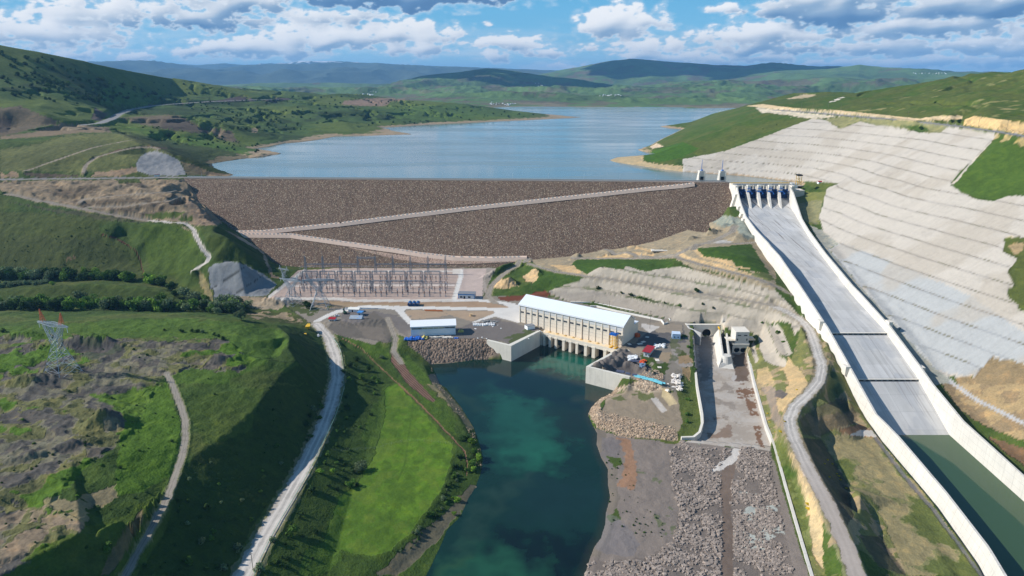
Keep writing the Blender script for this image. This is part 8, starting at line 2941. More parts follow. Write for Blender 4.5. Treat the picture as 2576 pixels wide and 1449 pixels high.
r = random.Random(3)
scatter_boxes('planks', 'pale plank bundle among the stores on the rock bank edge', 'planks', [(1083 + i * 5.2, 848.5 + r.uniform(-1.6, 1.2)) for i in range(11)], 2.0, 4.5, mat('pale_plank', (214, 206, 194), .8, .3), 31, 'plank bundles on the rock bank edge', rot=.1, flatn=.35)
scatter_boxes('white_sack', 'white sack in the two rows on the grey yard', 'sack', [(1192 + i * 5.6, 816 + j * 3.2 + i * .02 - (1.0 if i > 5 else 0)) for i in range(10) for j in range(2)], 1.7, 2.3, whiteb, 32, 'white sacks on the grey yard', flatn=1.2)
scatter_boxes('scrap_steel', 'grey scrap steel piece beyond the white sacks', 'scrap', [(1214 + i * 4.3, 809 + r.uniform(-3, 2)) for i in range(10)], 1.5, 4.5, mat('scrap', (128, 128, 126), .7, .4, 1), 33, 'scrap steel beyond the white sacks', flatn=.6)
scatter_boxes('white_bag', 'white bag in the pile behind the red roofed shed', 'bag', ZBp([(1690 + r.uniform(-10, 170), 560 + r.uniform(-22, 40)) for i in range(26)]), 1.3, 2.6, whiteb, 34, 'white bags behind the red roofed shed', flatn=1.4)
scatter_boxes('white_bag', 'white bag stacked left of the orange barriers', 'bag', ZBp([(1230 + i % 6 * 27 + r.uniform(-6, 6), 745 + i // 6 * 22 + r.uniform(-5, 5)) for i in range(20)]), 1.6, 2.6, whiteb, 35, 'white bags left of the orange barriers', flatn=1.0)
scatter_boxes('orange_barrier', 'orange plastic barrier heaped in the middle of the yard', 'barrier', ZBp([(1435 + r.uniform(0, 105), 830 + r.uniform(-18, 62)) for i in range(26)]), 1.0, 2.2, mat('orange_plastic', (224, 96, 50), .5, .3, 2, island=.5), 36, 'orange barriers in the yard', flatn=1.2)
scatter_boxes('blue_crate', 'blue grey crate by the orange barriers', 'crate', ZBp([(1420 + r.uniform(0, 110), 900 + r.uniform(-12, 45)) for i in range(9)]), 1.2, 3.0, mat('steel_blue_crate', (110, 136, 160), .6, .3), 37, 'blue grey crates by the orange barriers')
scatter_boxes('dark_crate', 'dark flat crate below the white bags', 'crate', ZBp([(1300 + i * 32, 832 + (i % 2) * 6) for i in range(5)]), 2.6, 3.6, mat('slate_crate', (84, 90, 110), .6, .2), 38, 'dark flat crates', rot=.1, flatn=.4)
bx = ZBp([(1900 + r.uniform(0, 290), 1140 + r.uniform(-20, 230)) for i in range(60)])
scatter_boxes('foam_block', 'white block in the big pile at the yard tip', 'block', bx, 1.2, 3.0, mat('white_block', (236, 232, 226), .8, .1), 39, 'white blocks in the big pile at the yard tip', zb=16.5, flatn=1.1)
scatter_boxes('foam_block', 'white block on the upper part of the tip pile', 'block', ZBp([(2000 + r.uniform(0, 150), 1090 + r.uniform(-20, 150)) for i in range(22)]), 1.2, 3.0, mat('white_block', (236, 232, 226), .8, .1), 40, 'white blocks on top of the tip pile', zb=18.2, flatn=1.1)
tp = ZBp([(1350 + t * 500 + r.uniform(-10, 10), 1090 + t * 140 + r.uniform(-14, 14)) for t in np.linspace(0, 1, 26)])
scatter_boxes('turquoise_panel', 'turquoise panel in the line along the rocky edge of the yard', 'panel', tp, 2.2, 5.2, mat('turquoise', (120, 196, 206), .5, .3, 1.5, island=.4), 41, 'turquoise panels along the yard edge', rot=-.55, flatn=.3)
scatter_boxes('slate_crate', 'long slate blue crate on the river wall edge', 'crate', ZBp([(1050, 1018), (1110, 1030), (1215, 1060), (1330, 1085)]), 3.4, 4.6, mat('slate_crate', (84, 90, 110), .6, .2), 42, 'slate crates on the river wall edge', rot=-.35, flatn=.5)
scatter_boxes('light_slab', 'flat pale slab lying in the yard', 'slab', ZBp([(1780, 940), (1740, 810), (1560, 400), (1490, 485), (1430, 520), (1240, 525), (1200, 640)]), 3, 5, conc, 43, 'flat pale slabs in the yard', flatn=.08)
scatter_boxes('debris', 'small white scrap on the quay gravel', 'debris', [(1240, 822), (1252, 818), (1213, 849), (1224, 852), (1202, 851), (1362, 835), (1370, 833), (1358, 832), (1341, 843), (1330, 852), (1322, 849), (1260, 826), (1196, 827)], .8, 2.2, whiteb, 44, 'white scraps on the quay gravel', flatn=.4)
X, Y = un(1640, 629, 45)
sl = surf(1660, 630)
o = tag(MB().box((0, 0, -.5), (19, 6.5, 1.1)).build('foundation_slab', conc), 'pale rectangular slab on the terrace below the dam', 'slab')
o.location = sl
# ------------------------------------------------------------------ plants
def leaf_mat(name, rgb, tone=.5):
	m = bpy.data.materials.new(name)
	m.use_nodes = True
	n = NT(m.node_tree)
	bs = n.n['Principled BSDF']
	oi = n.new('ShaderNodeObjectInfo')
	g = n.new('ShaderNodeNewGeometry')
	base = lin(*rgb)
	v = n.math('ADD', 1 - tone / 2, n.math('MULTIPLY', g.outputs['Random Per Island'], tone))
	v = n.math('MULTIPLY', v, n.math('ADD', .75, n.math('MULTIPLY', oi.outputs['Random'], .5)))
	c = n.mulc(n.vmath('ADD', base, (0, 0, 0)), v)
	n.l.new(c, bs.inputs['Base Color'])
	bs.inputs['Roughness'].default_value = .8
	bs.inputs['Specular IOR Level'].default_value = .1
	t = n.new('ShaderNodeBsdfTranslucent')
	n.l.new(c, t.inputs[0])
	ad = n.new('ShaderNodeMixShader')
	ad.inputs[0].default_value = .25
	n.l.new(bs.outputs[0], ad.inputs[1])
	n.l.new(t.outputs[0], ad.inputs[2])
	out = n.n['Material Output']
	n.l.new(ad.outputs[0], out.inputs[0])
	return m

LEAF = [leaf_mat('leaf_green', (88, 118, 50)), leaf_mat('leaf_dark', (58, 82, 40)), leaf_mat('leaf_grey', (112, 128, 92)), leaf_mat('leaf_bright', (118, 150, 54))]
bark = mat('bark', (92, 80, 66), .95, .3)

def crown_mesh(name, seed, n_leaf, lobes, size, m):
	"""many small leaf clumps spread through an uneven crown about 1 high, 1 wide"""
	r = np.random.RandomState(seed)
	cs = []
	for k in range(lobes):
		a = r.uniform(0, 6.28)
		rad_ = r.uniform(.05, .36) if k else 0
		cs.append((rad_ * math.cos(a), rad_ * math.sin(a), r.uniform(.28, .78), r.uniform(.16, .30)))
	cs = np.array(cs)
	idx = r.randint(0, lobes, n_leaf)
	d = r.normal(size=(n_leaf, 3))
	d /= np.linalg.norm(d, axis=1, keepdims=True)
	rr = r.uniform(.55, 1.08, (n_leaf, 1)) ** .6
	p = cs[idx, :3] + d * rr * cs[idx, 3:4] * np.array([1.15, 1.15, .95])
	p[:, 2] = np.maximum(p[:, 2], .03)
	s = size * r.uniform(.6, 1.4, (n_leaf, 1))
	nrm_ = d + r.normal(size=(n_leaf, 3)) * .55
	nrm_ /= np.linalg.norm(nrm_, axis=1, keepdims=True)
	t1 = np.cross(nrm_, r.normal(size=(n_leaf, 3)))
	t1 /= np.linalg.norm(t1, axis=1, keepdims=True)
	t2 = np.cross(nrm_, t1)
	q = np.stack([p + (t1 + t2 * .3) * s, p + (t2 - t1 * .3) * s, p - (t1 + t2 * .3) * s, p - (t2 - t1 * .3) * s], 1).reshape(-1, 3)
	me = bpy.data.meshes.new(name)
	mesh_from(me, q, np.arange(n_leaf * 4).reshape(-1, 4))
	me.polygons.foreach_set('use_smooth', [False] * n_leaf)
	me.materials.append(m)
	return me

def trunk_mesh():
	b = MB()
	secs = []
	for k in range(5):
		t = k / 4
		rr = .045 * (1 - t * .7)
		cx_ = .02 * math.sin(t * 5)
		secs.append([(cx_ + rr * math.cos(a * math.pi / 3), rr * math.sin(a * math.pi / 3), t * .62 - .03) for a in range(6)])
	b.sweep(secs)
	for a in range(5):
		t = a * 1.256
		b.bar((0, 0, .25 + a * .04), (.28 * math.cos(t), .28 * math.sin(t), .5 + a * .05), .014, 4)
	o = b.build('trunk', bark)
	me = o.data
	bpy.data.objects.remove(o)
	return me

TRK = trunk_mesh()
CROWNS = {}
for ki in range(4):
	for v_ in range(3):
		CROWNS[(ki, v_)] = crown_mesh('crown', 10 + ki * 7 + v_, 620, 9, .055, LEAF[ki])
BUSH = {}
for ki in range(4):
	for v_ in range(2):
		BUSH[(ki, v_)] = crown_mesh('foliage', 60 + ki * 7 + v_, 300, 6, .07, LEAF[ki])

def tree(x, y, z, h, w_, ki, label, group, r, name='tree', trunk=True):
	root = empty(name, (x, y, z), r.uniform(0, 6.28), label, 'tree' if trunk else 'bush', group)
	v_ = r.randrange(3 if trunk else 2)
	me = CROWNS[(ki, v_)] if trunk else BUSH[(ki, v_)]
	o = bpy.data.objects.new('crown' if trunk else 'foliage', me)
	C.objects.link(o)
	o.parent = root
	o.scale = (w_, w_, h)
	if trunk:
		t = bpy.data.objects.new('trunk', TRK)
		C.objects.link(t)
		t.parent = root
		t.scale = (h * .6, h * .6, h)
	else:
		o.location = (0, 0, -h * .12)
	return root

LOT = []          # small bushes waiting to be ranked by how large they show

def bush(x, y, z, h, w_, ki, label, group, r):
	if group is not None:
		LOT.append((max(h, w_) / math.hypot(x, y), (x, y, z, h, w_, ki, label, group)))
		return None
	return bush_now(x, y, z, h, w_, ki, label, group, r)

def bush_now(x, y, z, h, w_, ki, label, group, r):
	me = BUSH[(ki, r.randrange(2))]
	o = bpy.data.objects.new('bush', me)
	C.objects.link(o)
	o.location = (x, y, z - h * .12)
	o.rotation_euler = (0, 0, r.uniform(0, 6.28))
	o.scale = (w_, w_, h)
	tag(o, label, 'bush', group)
	return o

r = random.Random(5)
# valley woods
TONE = ['mid green leafy', 'dark green leafy', 'grey green leafy', 'bright green leafy']
for i in range(125):
	x = r.uniform(-30, 625)
	y = r.uniform(766, 794) + (6 if x < 200 else 0) * 1.0
	X, Y, z = (lambda p: (p[0], p[1], 23.0))(un(x, y, 23))
	z = height(X, Y)
	h = r.uniform(9, 14.5)
	ki = r.choice([0, 0, 1, 2, 2, 3])
	tree(X, Y, z - .3, h, h * r.uniform(.75, 1.05), ki, TONE[ki] + ' tree in the wood behind the green mound', 'trees of the lower valley wood', r)
for i in range(78):
	t = r.random()
	x = -20 + t * 440
	y = 701 + r.uniform(-4, 6) + (t > .7) * (t - .7) * 40
	X, Y = un(x, y, 28)
	z = height(X, Y)
	h = r.uniform(8, 12.5)
	ki = r.choice([0, 1, 1, 3] if x > 150 else [2, 2, 1, 0])
	tree(X, Y, z - .3, h, h * r.uniform(.8, 1.1), ki, TONE[ki] + ' tree in the belt below the left field', 'trees of the upper valley belt', r)
for (tx, ty, h, ki, lab) in ((1390, 800, 14, 2, 'large pale willow at the right end of the upper tree belt'), (1470, 835, 12, 2, 'grey green willow below the large pale one'), (1300, 750, 11, 1, 'dark tree at the turn of the upper tree belt'), (1330, 790, 9, 1, 'low dark tree left of the large pale willow'),
							 (1820, 945, 10, 2, 'lone pale tree right of the valley wood'), (1600, 900, 8, 0, 'tree at the right tip of the valley wood'), (1640, 905, 7, 2, 'small tree closing the valley wood'), (2330, 880, 7, 1, 'dark tree by the pylon before the switchyard'), (400, 700, 5, 3, 'round light bush tree at the end of the grey thicket'), (2310, 860, 6, 1, 'dark bushy tree left of the middle pylon'), (1560, 880, 8, 2, 'pale tree near the tip of the valley wood'), (1520, 830, 8, 1, 'dark tree right of the grey green willow')):
	x, y = T(0, 1, [(tx, ty)])[0]
	X, Y, z = surf(x, y)
	tree(X, Y, z - .3, h, h * 1.05, ki, lab, None, r)
# grey thicket on the far left
for i in range(44):
	x, y = r.uniform(-20, 125), 0
	y = 716 - x * .07 + r.uniform(-4, 6)
	X, Y = un(x, y, 31)
	bush(X, Y, height(X, Y), r.uniform(4, 6.5), r.uniform(5, 7), 2, 'grey green willow bush in the thicket at the left edge', 'grey thicket at the left edge', r)
# named bushes and trees near the camera
NB = [
	(0, 2, 1565, 945, 4.2, 1, 'dark bush in the middle of the shaded slope'), (0, 2, 1525, 1200, 4.0, 2, 'grey bush low on the shaded slope, left of a brighter one'), (0, 2, 1592, 1180, 3.4, 0, 'green bush right of the grey one low on the slope'),
	(0, 2, 1797, 1245, 4.6, 2, 'pale bush near the road at the bottom of the slope'), (0, 2, 1420, 1355, 4.4, 0, 'round green bush near the bottom of the shaded slope'), (0, 2, 1690, 1400, 3.8, 2, 'pale green bush just left of the road at the bottom'),
	(0, 2, 1620, 1115, 3.0, 0, 'small green bush above the pair on the slope'), (0, 2, 1900, 1035, 3.0, 0, 'small bush left of the road below its bend'), (0, 2, 1668, 900, 1.8, 2, 'tiny pale bush on the shaded slope'),
	(0, 2, 2082, 470, 4.0, 0, 'bush high on the slope left of the road'), (0, 2, 1985, 660, 2.2, 0, 'tiny round bush mid slope'), (0, 2, 2370, 195, 5, 2, 'pale willow bush beside the upper road'), (0, 2, 2418, 180, 5, 0, 'green bush at the upper road edge'), (0, 2, 2340, 250, 5, 1, 'dark bush below the willow at the upper road'), (0, 2, 2415, 260, 4, 0, 'lower green bush at the upper road edge'), (0, 2, 2350, 395, 3.4, 0, 'bush left of the road below the bend'), (0, 2, 2310, 320, 5, 1, 'wide dark bush left of the road'),
	(0, 2, 2470, 540, 4.2, 0, 'rounded bush right of the road by the wire fence'), (0, 2, 2448, 600, 3.0, 0, 'small bush just right of the road'), (0, 2, 2415, 670, 4.4, 3, 'bright bush right of the road'), (0, 2, 2505, 670, 3.6, 3, 'bright bush farther right of the road'), (0, 2, 2535, 600, 2.6, 0, 'small bush near the meadow side'), (0, 2, 2360, 805, 5.5, 1, 'wide dark bush right of the road'), (0, 2, 2205, 1135, 6.0, 0, 'large leafy bush right of the road near the bottom'), (0, 2, 2540, 465, 2.8, 0, 'small bush above the wire fence'), (0, 2, 2545, 360, 2.4, 0, 'small bush high between road and meadow'), (0, 2, 2390, 1120, 4, 1, 'dark low bush left of the meadow'), (0, 2, 1960, 1400, 5, 2, 'pale willow shrub at the lower road edge'), (0, 2, 2060, 1180, 3.6, 2, 'pale shrub on the road edge'), (0, 2, 810, 1240, 5, 0, 'round bush in the shaded hollow at bottom left'), (0, 2, 1425, 725, 2.4, 2, 'tiny grey bush right of the dirt track'),
	(1, 2, 140, 655, 7.6, 2, 'single round silver green bush standing in the meadow'), (1, 2, 65, 775, 5.5, 0, 'green bush below the silver one at the meadow edge'), (1, 2, 120, 770, 3.4, 1, 'dark shrub right of the lower meadow bush'),
	(1, 2, 990, 445, 5.5, 3, 'bright tree at the top of the river bank clump'), (1, 2, 1000, 520, 5.5, 0, 'green tree in the river bank clump'), (1, 2, 985, 620, 6, 0, 'low green tree at the foot of the river bank clump'), (1, 2, 1035, 570, 5.5, 3, 'bright tree leaning over the water'), (1, 2, 1000, 660, 4, 3, 'small bright bush at the water edge'), (1, 2, 850, 700, 4.2, 0, 'bush on the meadow edge by the ditch'), (1, 2, 905, 430, 5, 1, 'dark bush on the dike'), (1, 2, 940, 410, 5, 1, 'dark bush at the tip of the dike'), (1, 2, 880, 890, 4.2, 3, 'bright bush on the shaded bank'), (1, 2, 650, 995, 4, 0, 'bush at the meadow corner above the bank'), (1, 2, 770, 870, 3.6, 2, 'grey bush on the shaded bank'), (1, 2, 570, 1125, 3, 2, 'small grey shrub low on the shaded bank'), (1, 2, 890, 550, 4.5, 1, 'dark bush beside the ditch'), (1, 2, 860, 625, 4, 1, 'dark bush between ditch and meadow'), (1, 2, 960, 650, 4.5, 0, 'green bush left of the river clump'), (1, 2, 850, 985, 2.8, 3, 'tiny bright shrub on the shaded bank'),
	(1, 2, 30, 265, 3.0, 0, 'small bush left of the dark wedge'), (1, 2, 50, 175, 4.5, 1, 'dark bush on the slope above the meadow'), (1, 2, 230, 235, 2.6, 1, 'small dark shrub beside the meadow'),
	(1, 1, 120, 1275, 6, 1, 'dark tree on the slope below the gravel mound'), (1, 1, 70, 1320, 5.5, 1, 'dark bush right of the curved road'), (1, 1, 200, 1350, 5.5, 1, 'dark bush on the wooded wedge'), (1, 1, 155, 1415, 6, 0, 'bush low on the wooded wedge'), (1, 1, 240, 1410, 5, 0, 'green bush on the right of the wooded wedge'), (1, 1, 305, 1255, 4.6, 2, 'pale round bush beside the ploughed strip'), (1, 1, 60, 1420, 5, 0, 'green bush near the road on the wedge'), (1, 1, 280, 1440, 5, 0, 'low bush at the foot of the wedge'), (1, 1, 20, 1360, 4, 1, 'dark shrub next to the road on the wedge'),
	(1, 1, 1940, 735, 5, 1, 'upright tree on the shotcrete berm above the roof'), (1, 1, 2118, 765, 3.4, 1, 'small round tree on the second berm'), (1, 1, 2185, 780, 4.6, 1, 'round dark tree on the second berm'), (1, 1, 2250, 800, 4.6, 0, 'bushy tree on the second berm'), (1, 1, 2290, 815, 4, 0, 'low bush on the second berm'), (1, 1, 2440, 840, 2.5, 1, 'small shrub farther along the second berm'), (1, 1, 2555, 860, 4, 0, 'bush at the end of the second berm'),
	(2, 1, 105, 755, 5.6, 1, 'lone tree on the upper shotcrete bank'), (2, 1, 725, 1060, 5, 0, 'round bush on the spur by the gatehouse'), (2, 1, 755, 1135, 3, 0, 'small bush below the round one on the spur'), (2, 1, 600, 990, 2.6, 0, 'shrub on the berm above the gatehouse'), (2, 1, 150, 850, 3, 1, 'sparse shrub on the grey bank'), (2, 1, 230, 880, 3, 1, 'lower sparse shrub on the grey bank'), (2, 1, 205, 290, 4, 1, 'thin shrub on the knoll below the dam'),
	(0, 0, 1270, 1025, 11, 1, 'lone dark round tree on the green slope by the lake'), (2, 0, 1900, 780, 4, 1, 'lone dark shrub on the right hill'), (2, 0, 2080, 925, 6, 1, 'dark shrub group beside the rim road'), (2, 0, 2040, 925, 5, 1, 'dark shrub left of the group on the rim road'), (2, 0, 1800, 980, 6, 1, 'dark shrub in the notch of the shotcrete'),
	(0, 1, 1375, 1055, 4, 1, 'dark bush on the mound, right of a smaller one'), (0, 1, 1450, 1055, 3.4, 1, 'low dark bush on the mound'), (0, 1, 1490, 1055, 3.6, 1, 'dark bush left of the pale one on the mound'), (0, 1, 1530, 1060, 3.6, 2, 'pale round bush on the mound'), (0, 1, 1610, 1080, 3, 1, 'small dark bush right of the pale one'), (0, 1, 1685, 1115, 4, 1, 'dark bush on the right shoulder of the mound'), (0, 1, 1240, 1045, 2, 1, 'tiny dark bush on the mound top'), (0, 1, 20, 1060, 4, 1, 'dark bush at the far left of the mound'),
	(0, 1, 1650, 1095, 3.4, 1, 'dark bush between the small one and the shoulder bush'), (2, 1, 15, 1090, 5, 0, 'green bush at the right edge of the yard'), (2, 1, 40, 1170, 4, 0, 'bush below the site container'), (2, 1, 95, 1340, 3, 0, 'bush growing on the left canal wall'),
	(2, 2, 30, 120, 4, 0, 'green bush by the stony track end'), (2, 2, 40, 230, 4, 0, 'bush near the hooked canal wall'), (2, 2, 30, 290, 3.6, 0, 'low bush at the hook of the canal wall'),
]
for c_, r_w, tx, ty, s, ki, lab in NB:
	x, y = T(c_, r_w, [(tx, ty)])[0]
	X, Y, z = surf(x, y)
	if s >= 4.5:
		tree(X, Y, z - s * .1, s * .9, s * 1.05, ki, lab, None, r, 'tree' if s > 5.4 else 'shrub', s > 5.4)
	else:
		bush(X, Y, z, s * .85, s * 1.05, ki, lab, None, r)

def scatter(polyp, n_, smin, smax, kis, label, group, r, ymin=0, ymax=1e9):
	q = np.asarray(polyp)
	k = 0
	tries = 0
	while k < n_ and tries < n_ * 30:
		tries += 1
		x, y = r.uniform(q[:, 0].min(), q[:, 0].max()), r.uniform(q[:, 1].min(), q[:, 1].max())
		if not inside(q, np.array([x]), np.array([y]))[0]:
			continue
		X, Y, z = surf(x, y)
		if not (ymin < Y < ymax) or (z < 94.5 and Y > 1000):
			continue
		i, j = locate(x, y)
		if cls[i, j] not in (CI['ground'], CI['hills'], CI['gravel_yard']):
			continue
		s = smin + (smax - smin) * r.random() ** 2
		bush(X, Y, z, s * .8, s * 1.1, r.choice(kis), label, group, r)
		k += 1

scatter(SL, 60, .9, 2.8, [0, 1, 1, 2], 'low bush scattered on the shaded slope left of the road', 'low bushes on the shaded slope', r)
scatter([(870, 880), (950, 920), (960, 1000), (930, 1120), (880, 1260), (800, 1449), (660, 1449), (780, 1230), (860, 1040)], 80, 1.0, 3.4, [0, 1, 1, 1], 'low bush on the slope between road and meadow', 'low bushes between road and meadow', r)
scatter(T(1, 2, [(900, 560), (830, 640), (700, 900), (500, 1150), (400, 1280), (520, 1260), (760, 1020), (900, 820)]), 50, 1.0, 3.0, [0, 1, 2], 'low bush on the shaded river bank', 'low bushes on the shaded river bank', r)
scatter([(0, 130), (120, 145), (260, 190), (300, 250), (200, 265), (80, 250), (0, 240)], 120, 5, 13, [1], 'dark bush on the long left ridge', 'dark bushes on the left ridge', r, ymin=1200)
scatter([(100, 200), (330, 215), (400, 240), (260, 262), (120, 240)], 90, 6, 14, [1, 1, 0], 'dark bush in the wooded fold of the left hill', 'dark bushes in the fold of the left hill', r, ymin=1200)
scatter([(380, 200), (700, 240), (860, 240), (850, 300), (700, 310), (560, 290), (480, 262), (400, 250)], 120, 4, 10, [1, 1, 0], 'dark bush dotted on the middle hills by the lake', 'dark bushes on the middle hills', r, ymin=1400)
scatter([(450, 260), (640, 270), (800, 300), (760, 335), (600, 330), (480, 290)], 70, 4, 10, [1], 'dark bush on the slopes above the inlet', 'dark bushes above the inlet', r, ymin=1300)
scatter([(860, 240), (1100, 262), (1380, 290), (1200, 305), (900, 320)], 90, 4, 9, [1], 'dark bush dotted on the green peninsula', 'dark bushes on the peninsula', r, ymin=1700)
scatter([(340, 310), (560, 345), (700, 370), (640, 385), (500, 365), (360, 335)], 60, 3, 6, [1], 'dark bush on the green strip beside the lake', 'dark bushes on the lakeside strip', r, ymin=1100)
scatter([(0, 520), (230, 545), (350, 570), (330, 680), (0, 660)], 70, .8, 2.0, [1], 'tiny dark tussock on the left field', 'tussocks on the left field', r)
scatter([(1740, 340), (1940, 300), (2000, 320), (1800, 380)], 12, 1, 2.4, [1], 'tiny shrub on the green headland', 'shrubs on the headland', r)
scatter([(0, 860), (400, 870), (600, 920), (480, 1150), (200, 1400), (0, 1400)], 90, .7, 2.2, [0, 1, 3], 'low shrub on the rough ground at bottom left', 'low shrubs on the rough ground', r)
scatter(T(1, 2, [(1950, 420), (2100, 520), (2230, 800), (2500, 1150), (2300, 1200), (2030, 1080), (1990, 600)]), 60, .5, 1.4, [0, 1, 3], 'small green tuft on the river gravel', 'green tufts on the river gravel', r)
LOT.sort(key=lambda e: -e[0])
for _, e in LOT[:235]:
	bush_now(*e, r)
# the many smaller ones: one mass of undergrowth
rs = np.random.RandomState(8)
vs_, ms_ = [], []
for _, (x, y, z, h, w_, ki, label, group) in LOT[235:]:
	nl = 60
	d = rs.normal(size=(nl, 3))
	d /= np.linalg.norm(d, axis=1, keepdims=True)
	p = d * rs.uniform(.6, 1.05, (nl, 1)) * np.array([w_ * .42, w_ * .42, h * .5]) + np.array([x, y, z + h * .38])
	t1 = np.cross(d, rs.normal(size=(nl, 3)))
	t1 /= np.linalg.norm(t1, axis=1, keepdims=True)
	t2 = np.cross(d, t1)
	s = .16 * max(h, w_) * rs.uniform(.6, 1.3, (nl, 1))
	vs_.append(np.stack([p + t1 * s, p + t2 * s, p - t1 * s, p - t2 * s], 1).reshape(-1, 3))
me = bpy.data.meshes.new('undergrowth')
vs_ = np.concatenate(vs_)
mesh_from(me, vs_, np.arange(len(vs_)).reshape(-1, 4))
me.materials.append(LEAF[1])
o = bpy.data.objects.new('undergrowth', me)
C.objects.link(o)
tag(o, 'countless small dark shrubs dotted over the hills and slopes', 'undergrowth', None, 'stuff')
# yellow flowering shrubs by the hill road
yb = leaf_mat('yellow_blossom', (214, 190, 44))
ym_ = crown_mesh('foliage', 99, 260, 5, .08, yb)
for i, (tx, ty) in enumerate([(740, 372), (943, 912), (946, 948), (1128, 605), (1190, 725), (1235, 790), (1162, 680), (1105, 705), (1178, 697), (655, 290), (640, 225), (860, 45), (770, 285), (700, 365), (630, 265), (1092, 575), (1070, 604)]):
	x, y = T(2, 2, [(tx, ty)])[0]
	X, Y, z = surf(x, y)
	o = bpy.data.objects.new('yellow_shrub', ym_)
	C.objects.link(o)
	s = 2.6 if i < 3 else 1.5
	o.location = (X, Y, z - .2)
	o.scale = (s, s, s * .7)
	tag(o, 'small yellow flowering shrub near the hill road', 'shrub', 'yellow shrubs by the hill road')

# ------------------------------------------------------------------ rubble
def rocks(name, polyp, n_, smin, smax, rgb, label, seed, zoff=0.0, ground=True, tone=.6):
	rs = np.random.RandomState(seed)
	q = np.asarray(polyp, float)
	pts = []
	X_, Y_ = [], []
	wq = np.array([un(x, y, 9.0) for x, y in q])
	mx0, my0, mx1, my1 = wq[:, 0].min(), wq[:, 1].min(), wq[:, 0].max(), wq[:, 1].max()
	my0 = max(my0, 190)
	A = rs.uniform(mx0, mx1, n_ * 4)
	B = rs.uniform(my0, my1, n_ * 4)
	ok = inside(wq, A, B)
	A, B = A[ok][:n_], B[ok][:n_]
	cl_ = fbm(A / 12, B / 12, 3, seed)
	keep = cl_ > rs.uniform(-.5, .62, len(A))
	A, B = A[keep], B[keep]
	N = len(A)
	zz = np.array([height(a, b_) for a, b_ in zip(A, B)]) + zoff
	base = np.array([(-1, -1, -.6), (1, -1, -.6), (1, 1, -.6), (-1, 1, -.6), (-.7, -.7, .7), (.7, -.7, .7), (.7, .7, .7), (-.7, .7, .7)], float) * .5
	s = smin + (smax - smin) * rs.rand(N, 1, 1) ** 3.2
	v = base[None] * (1 + rs.uniform(-.35, .35, (N, 8, 3))) * s * np.array([1.15, .95, .8])
	a = rs.uniform(0, 6.28, N)
	ca, sa = np.cos(a)[:, None], np.sin(a)[:, None]
	x = v[..., 0] * ca - v[..., 1] * sa
	y = v[..., 0] * sa + v[..., 1] * ca
	v = np.stack([x + A[:, None], y + B[:, None], v[..., 2] + zz[:, None] + .1 * s[..., 0]], -1)
	f = np.array([(3, 2, 1, 0), (4, 5, 6, 7), (0, 1, 5, 4), (1, 2, 6, 5), (2, 3, 7, 6), (3, 0, 4, 7)])
	F = (f[None] + (np.arange(N) * 8)[:, None, None]).reshape(-1, 4)
	me = bpy.data.meshes.new(name)
	mesh_from(me, v.reshape(-1, 3), F)
	me.polygons.foreach_set('use_smooth', [False] * len(F))
	me.materials.append(mat(name + '_stone', rgb, .9, .3, 1.5, island=tone))
	o = bpy.data.objects.new(name, me)
	C.objects.link(o)
	tag(o, label, 'stones', None, 'stuff')
	print(name, N)

rocks('rubble', T(1, 2, [(1835, 1449), (1880, 1300), (1960, 1320), (2150, 1330), (2350, 1290), (2500, 1190), (2560, 960), (2500, 800), (2480, 500), (2576, 430)]) + T(2, 2, [(60, 490), (380, 505), (300, 600), (285, 800), (300, 1000), (290, 1449)]), 17000, .35, 2.0, (146, 133, 122), 'tumbled purple grey rubble on the left of the canal outfall', 401)
rocks('rubble', T(2, 2, [(440, 500), (640, 515), (690, 800), (830, 1449), (390, 1449), (385, 1100), (360, 900), (380, 700)]), 13000, .35, 1.8, (148, 135, 124), 'tumbled rubble between the dirt strip and the white canal wall', 402)
rocks('bank_stones', RP1, 6500, .45, 1.4, (172, 150, 126), 'warm brown quarry stones edging the point by the yard', 403)
rocks('bank_stones', WEST[::-1][8:] + [(1078, 905), (1098, 985), (1150, 1040), (1180, 1090), (1195, 1140)], 1500, .35, .9, (128, 120, 108), 'grey stones along the left river bank', 404)

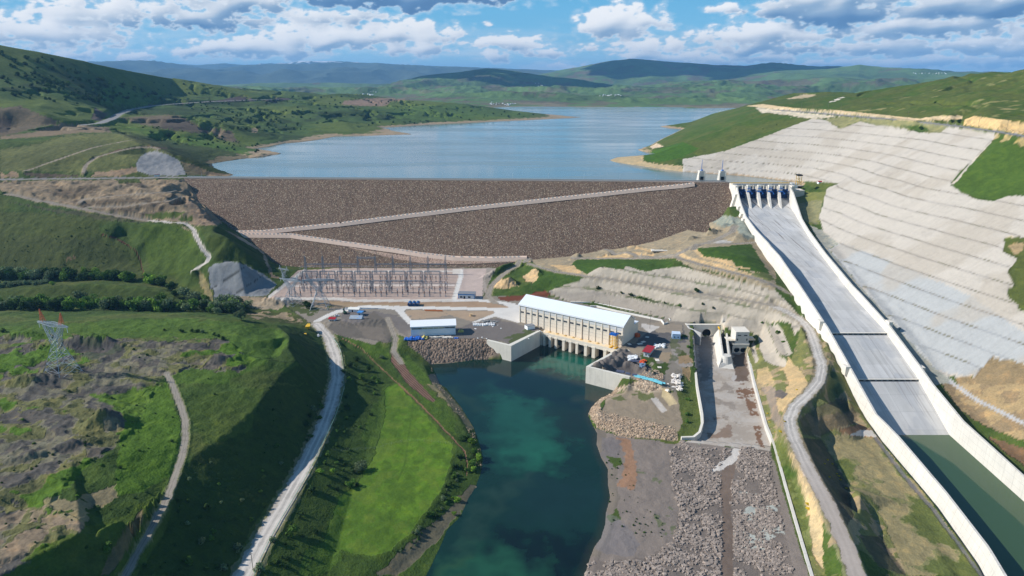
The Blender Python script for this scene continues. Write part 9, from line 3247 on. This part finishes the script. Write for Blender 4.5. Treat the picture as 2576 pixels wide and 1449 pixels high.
# ------------------------------------------------------------------ far villages
wallm = [mat('village_white', (232, 228, 220), .8, .1), mat('village_tin', (206, 214, 222), .4, .1)]
vb = None
for (cx_, cy_, sx_, sy_, n_, lab, grp) in ((1357, 211, 10, 2, 8, 'tiny pale house in the village under the dark mountain', 'houses of the village under the dark mountain'), (1535, 238, 28, 4, 22, 'tiny pale house in the village above the far shore', 'houses of the village above the far shore'), (1268, 259, 34, 3, 22, 'tiny pale house on the far lake shore', 'houses on the far lake shore'), (2340, 185, 46, 1.5, 20, 'tiny white house on the right skyline ridge', 'houses on the right skyline ridge'), (935, 234, 20, 4, 8, 'tiny house behind the peninsula', 'houses behind the peninsula')):
	for i in range(n_):
		x, y = cx_ + r.uniform(-sx_, sx_), cy_ + r.uniform(-sy_, sy_)
		X, Y, z = surf(x, y)
		if vb is None:
			vb = empty('village_house', (X, Y, z), 0, lab, 'house', grp)
			vb.scale = (.45, .45, .45)
			MB().box((0, 0, -1), (14, 9, 6)).build('wall', wallm[0], vb)
			MB().poly([(-7.5, -5, 5), (7.5, -5, 5), (7.5, 5, 5), (-7.5, 5, 5), (-7.5, 0, 8), (7.5, 0, 8)], [(0, 1, 5, 4), (2, 3, 4, 5), (0, 4, 3), (1, 2, 5), (3, 2, 1, 0)]).build('roof', wallm[1], vb)
		else:
			k = r.uniform(.35, .6) * (1 + (Y > 6000) * .4)
			dup(vb, (X, Y, z), r.uniform(0, 3), lab, k, grp)

# ------------------------------------------------------------------ clouds overhead, whose shadows darken the far mountain
cm = bpy.data.materials.new('cloud_white')
cm.use_nodes = True
cm.node_tree.nodes['Principled BSDF'].inputs['Base Color'].default_value = (.9, .9, .9, 1)
cm.node_tree.nodes['Principled BSDF'].inputs['Roughness'].default_value = 1.0
TS = math.tan(rad(SUN_EL))
rs = np.random.RandomState(4)
for (X, Y, g_, wx_, wy_, h_, zc) in ((2500, 10300, 700, 1900, 1500, 420, 3100), (4400, 10600, 650, 1100, 1000, 350, 3100), (100, 7350, 420, 1350, 560, 260, 2500), (-900, 7700, 350, 600, 300, 200, 2500)):
	off = (zc - g_) / TS
	cx_, cy_ = X + math.sin(rad(SUN_AZ)) * off, Y + math.cos(rad(SUN_AZ)) * off
	b = bmesh.new()
	for k in range(46):
		a, q = rs.uniform(0, 6.28), rs.uniform(0, 1) ** .6
		R_ = rs.uniform(.16, .34) * min(wx_, wy_)
		M_ = Matrix.Translation((wx_ * .8 * q * math.cos(a), wy_ * .8 * q * math.sin(a), rs.uniform(0, .6) * h_ * (1 - q))) @ Matrix.Diagonal((R_ * 1.3, R_, h_ * rs.uniform(.35, .7), 1))
		bmesh.ops.create_icosphere(b, subdivisions=3, radius=1, matrix=M_)
	for v in b.verts:
		n_ = .06 * math.sin(v.co.x * .011) * math.cos(v.co.y * .013)
		v.co *= 1 + n_
		v.co.z = max(v.co.z, -h_ * .15)
	me = bpy.data.meshes.new('cloud')
	b.to_mesh(me)
	b.free()
	me.polygons.foreach_set('use_smooth', [True] * len(me.polygons))
	me.materials.append(cm)
	o = bpy.data.objects.new('cloud', me)
	C.objects.link(o)
	o.location = (cx_, cy_, zc)
	o['kind'] = 'structure'
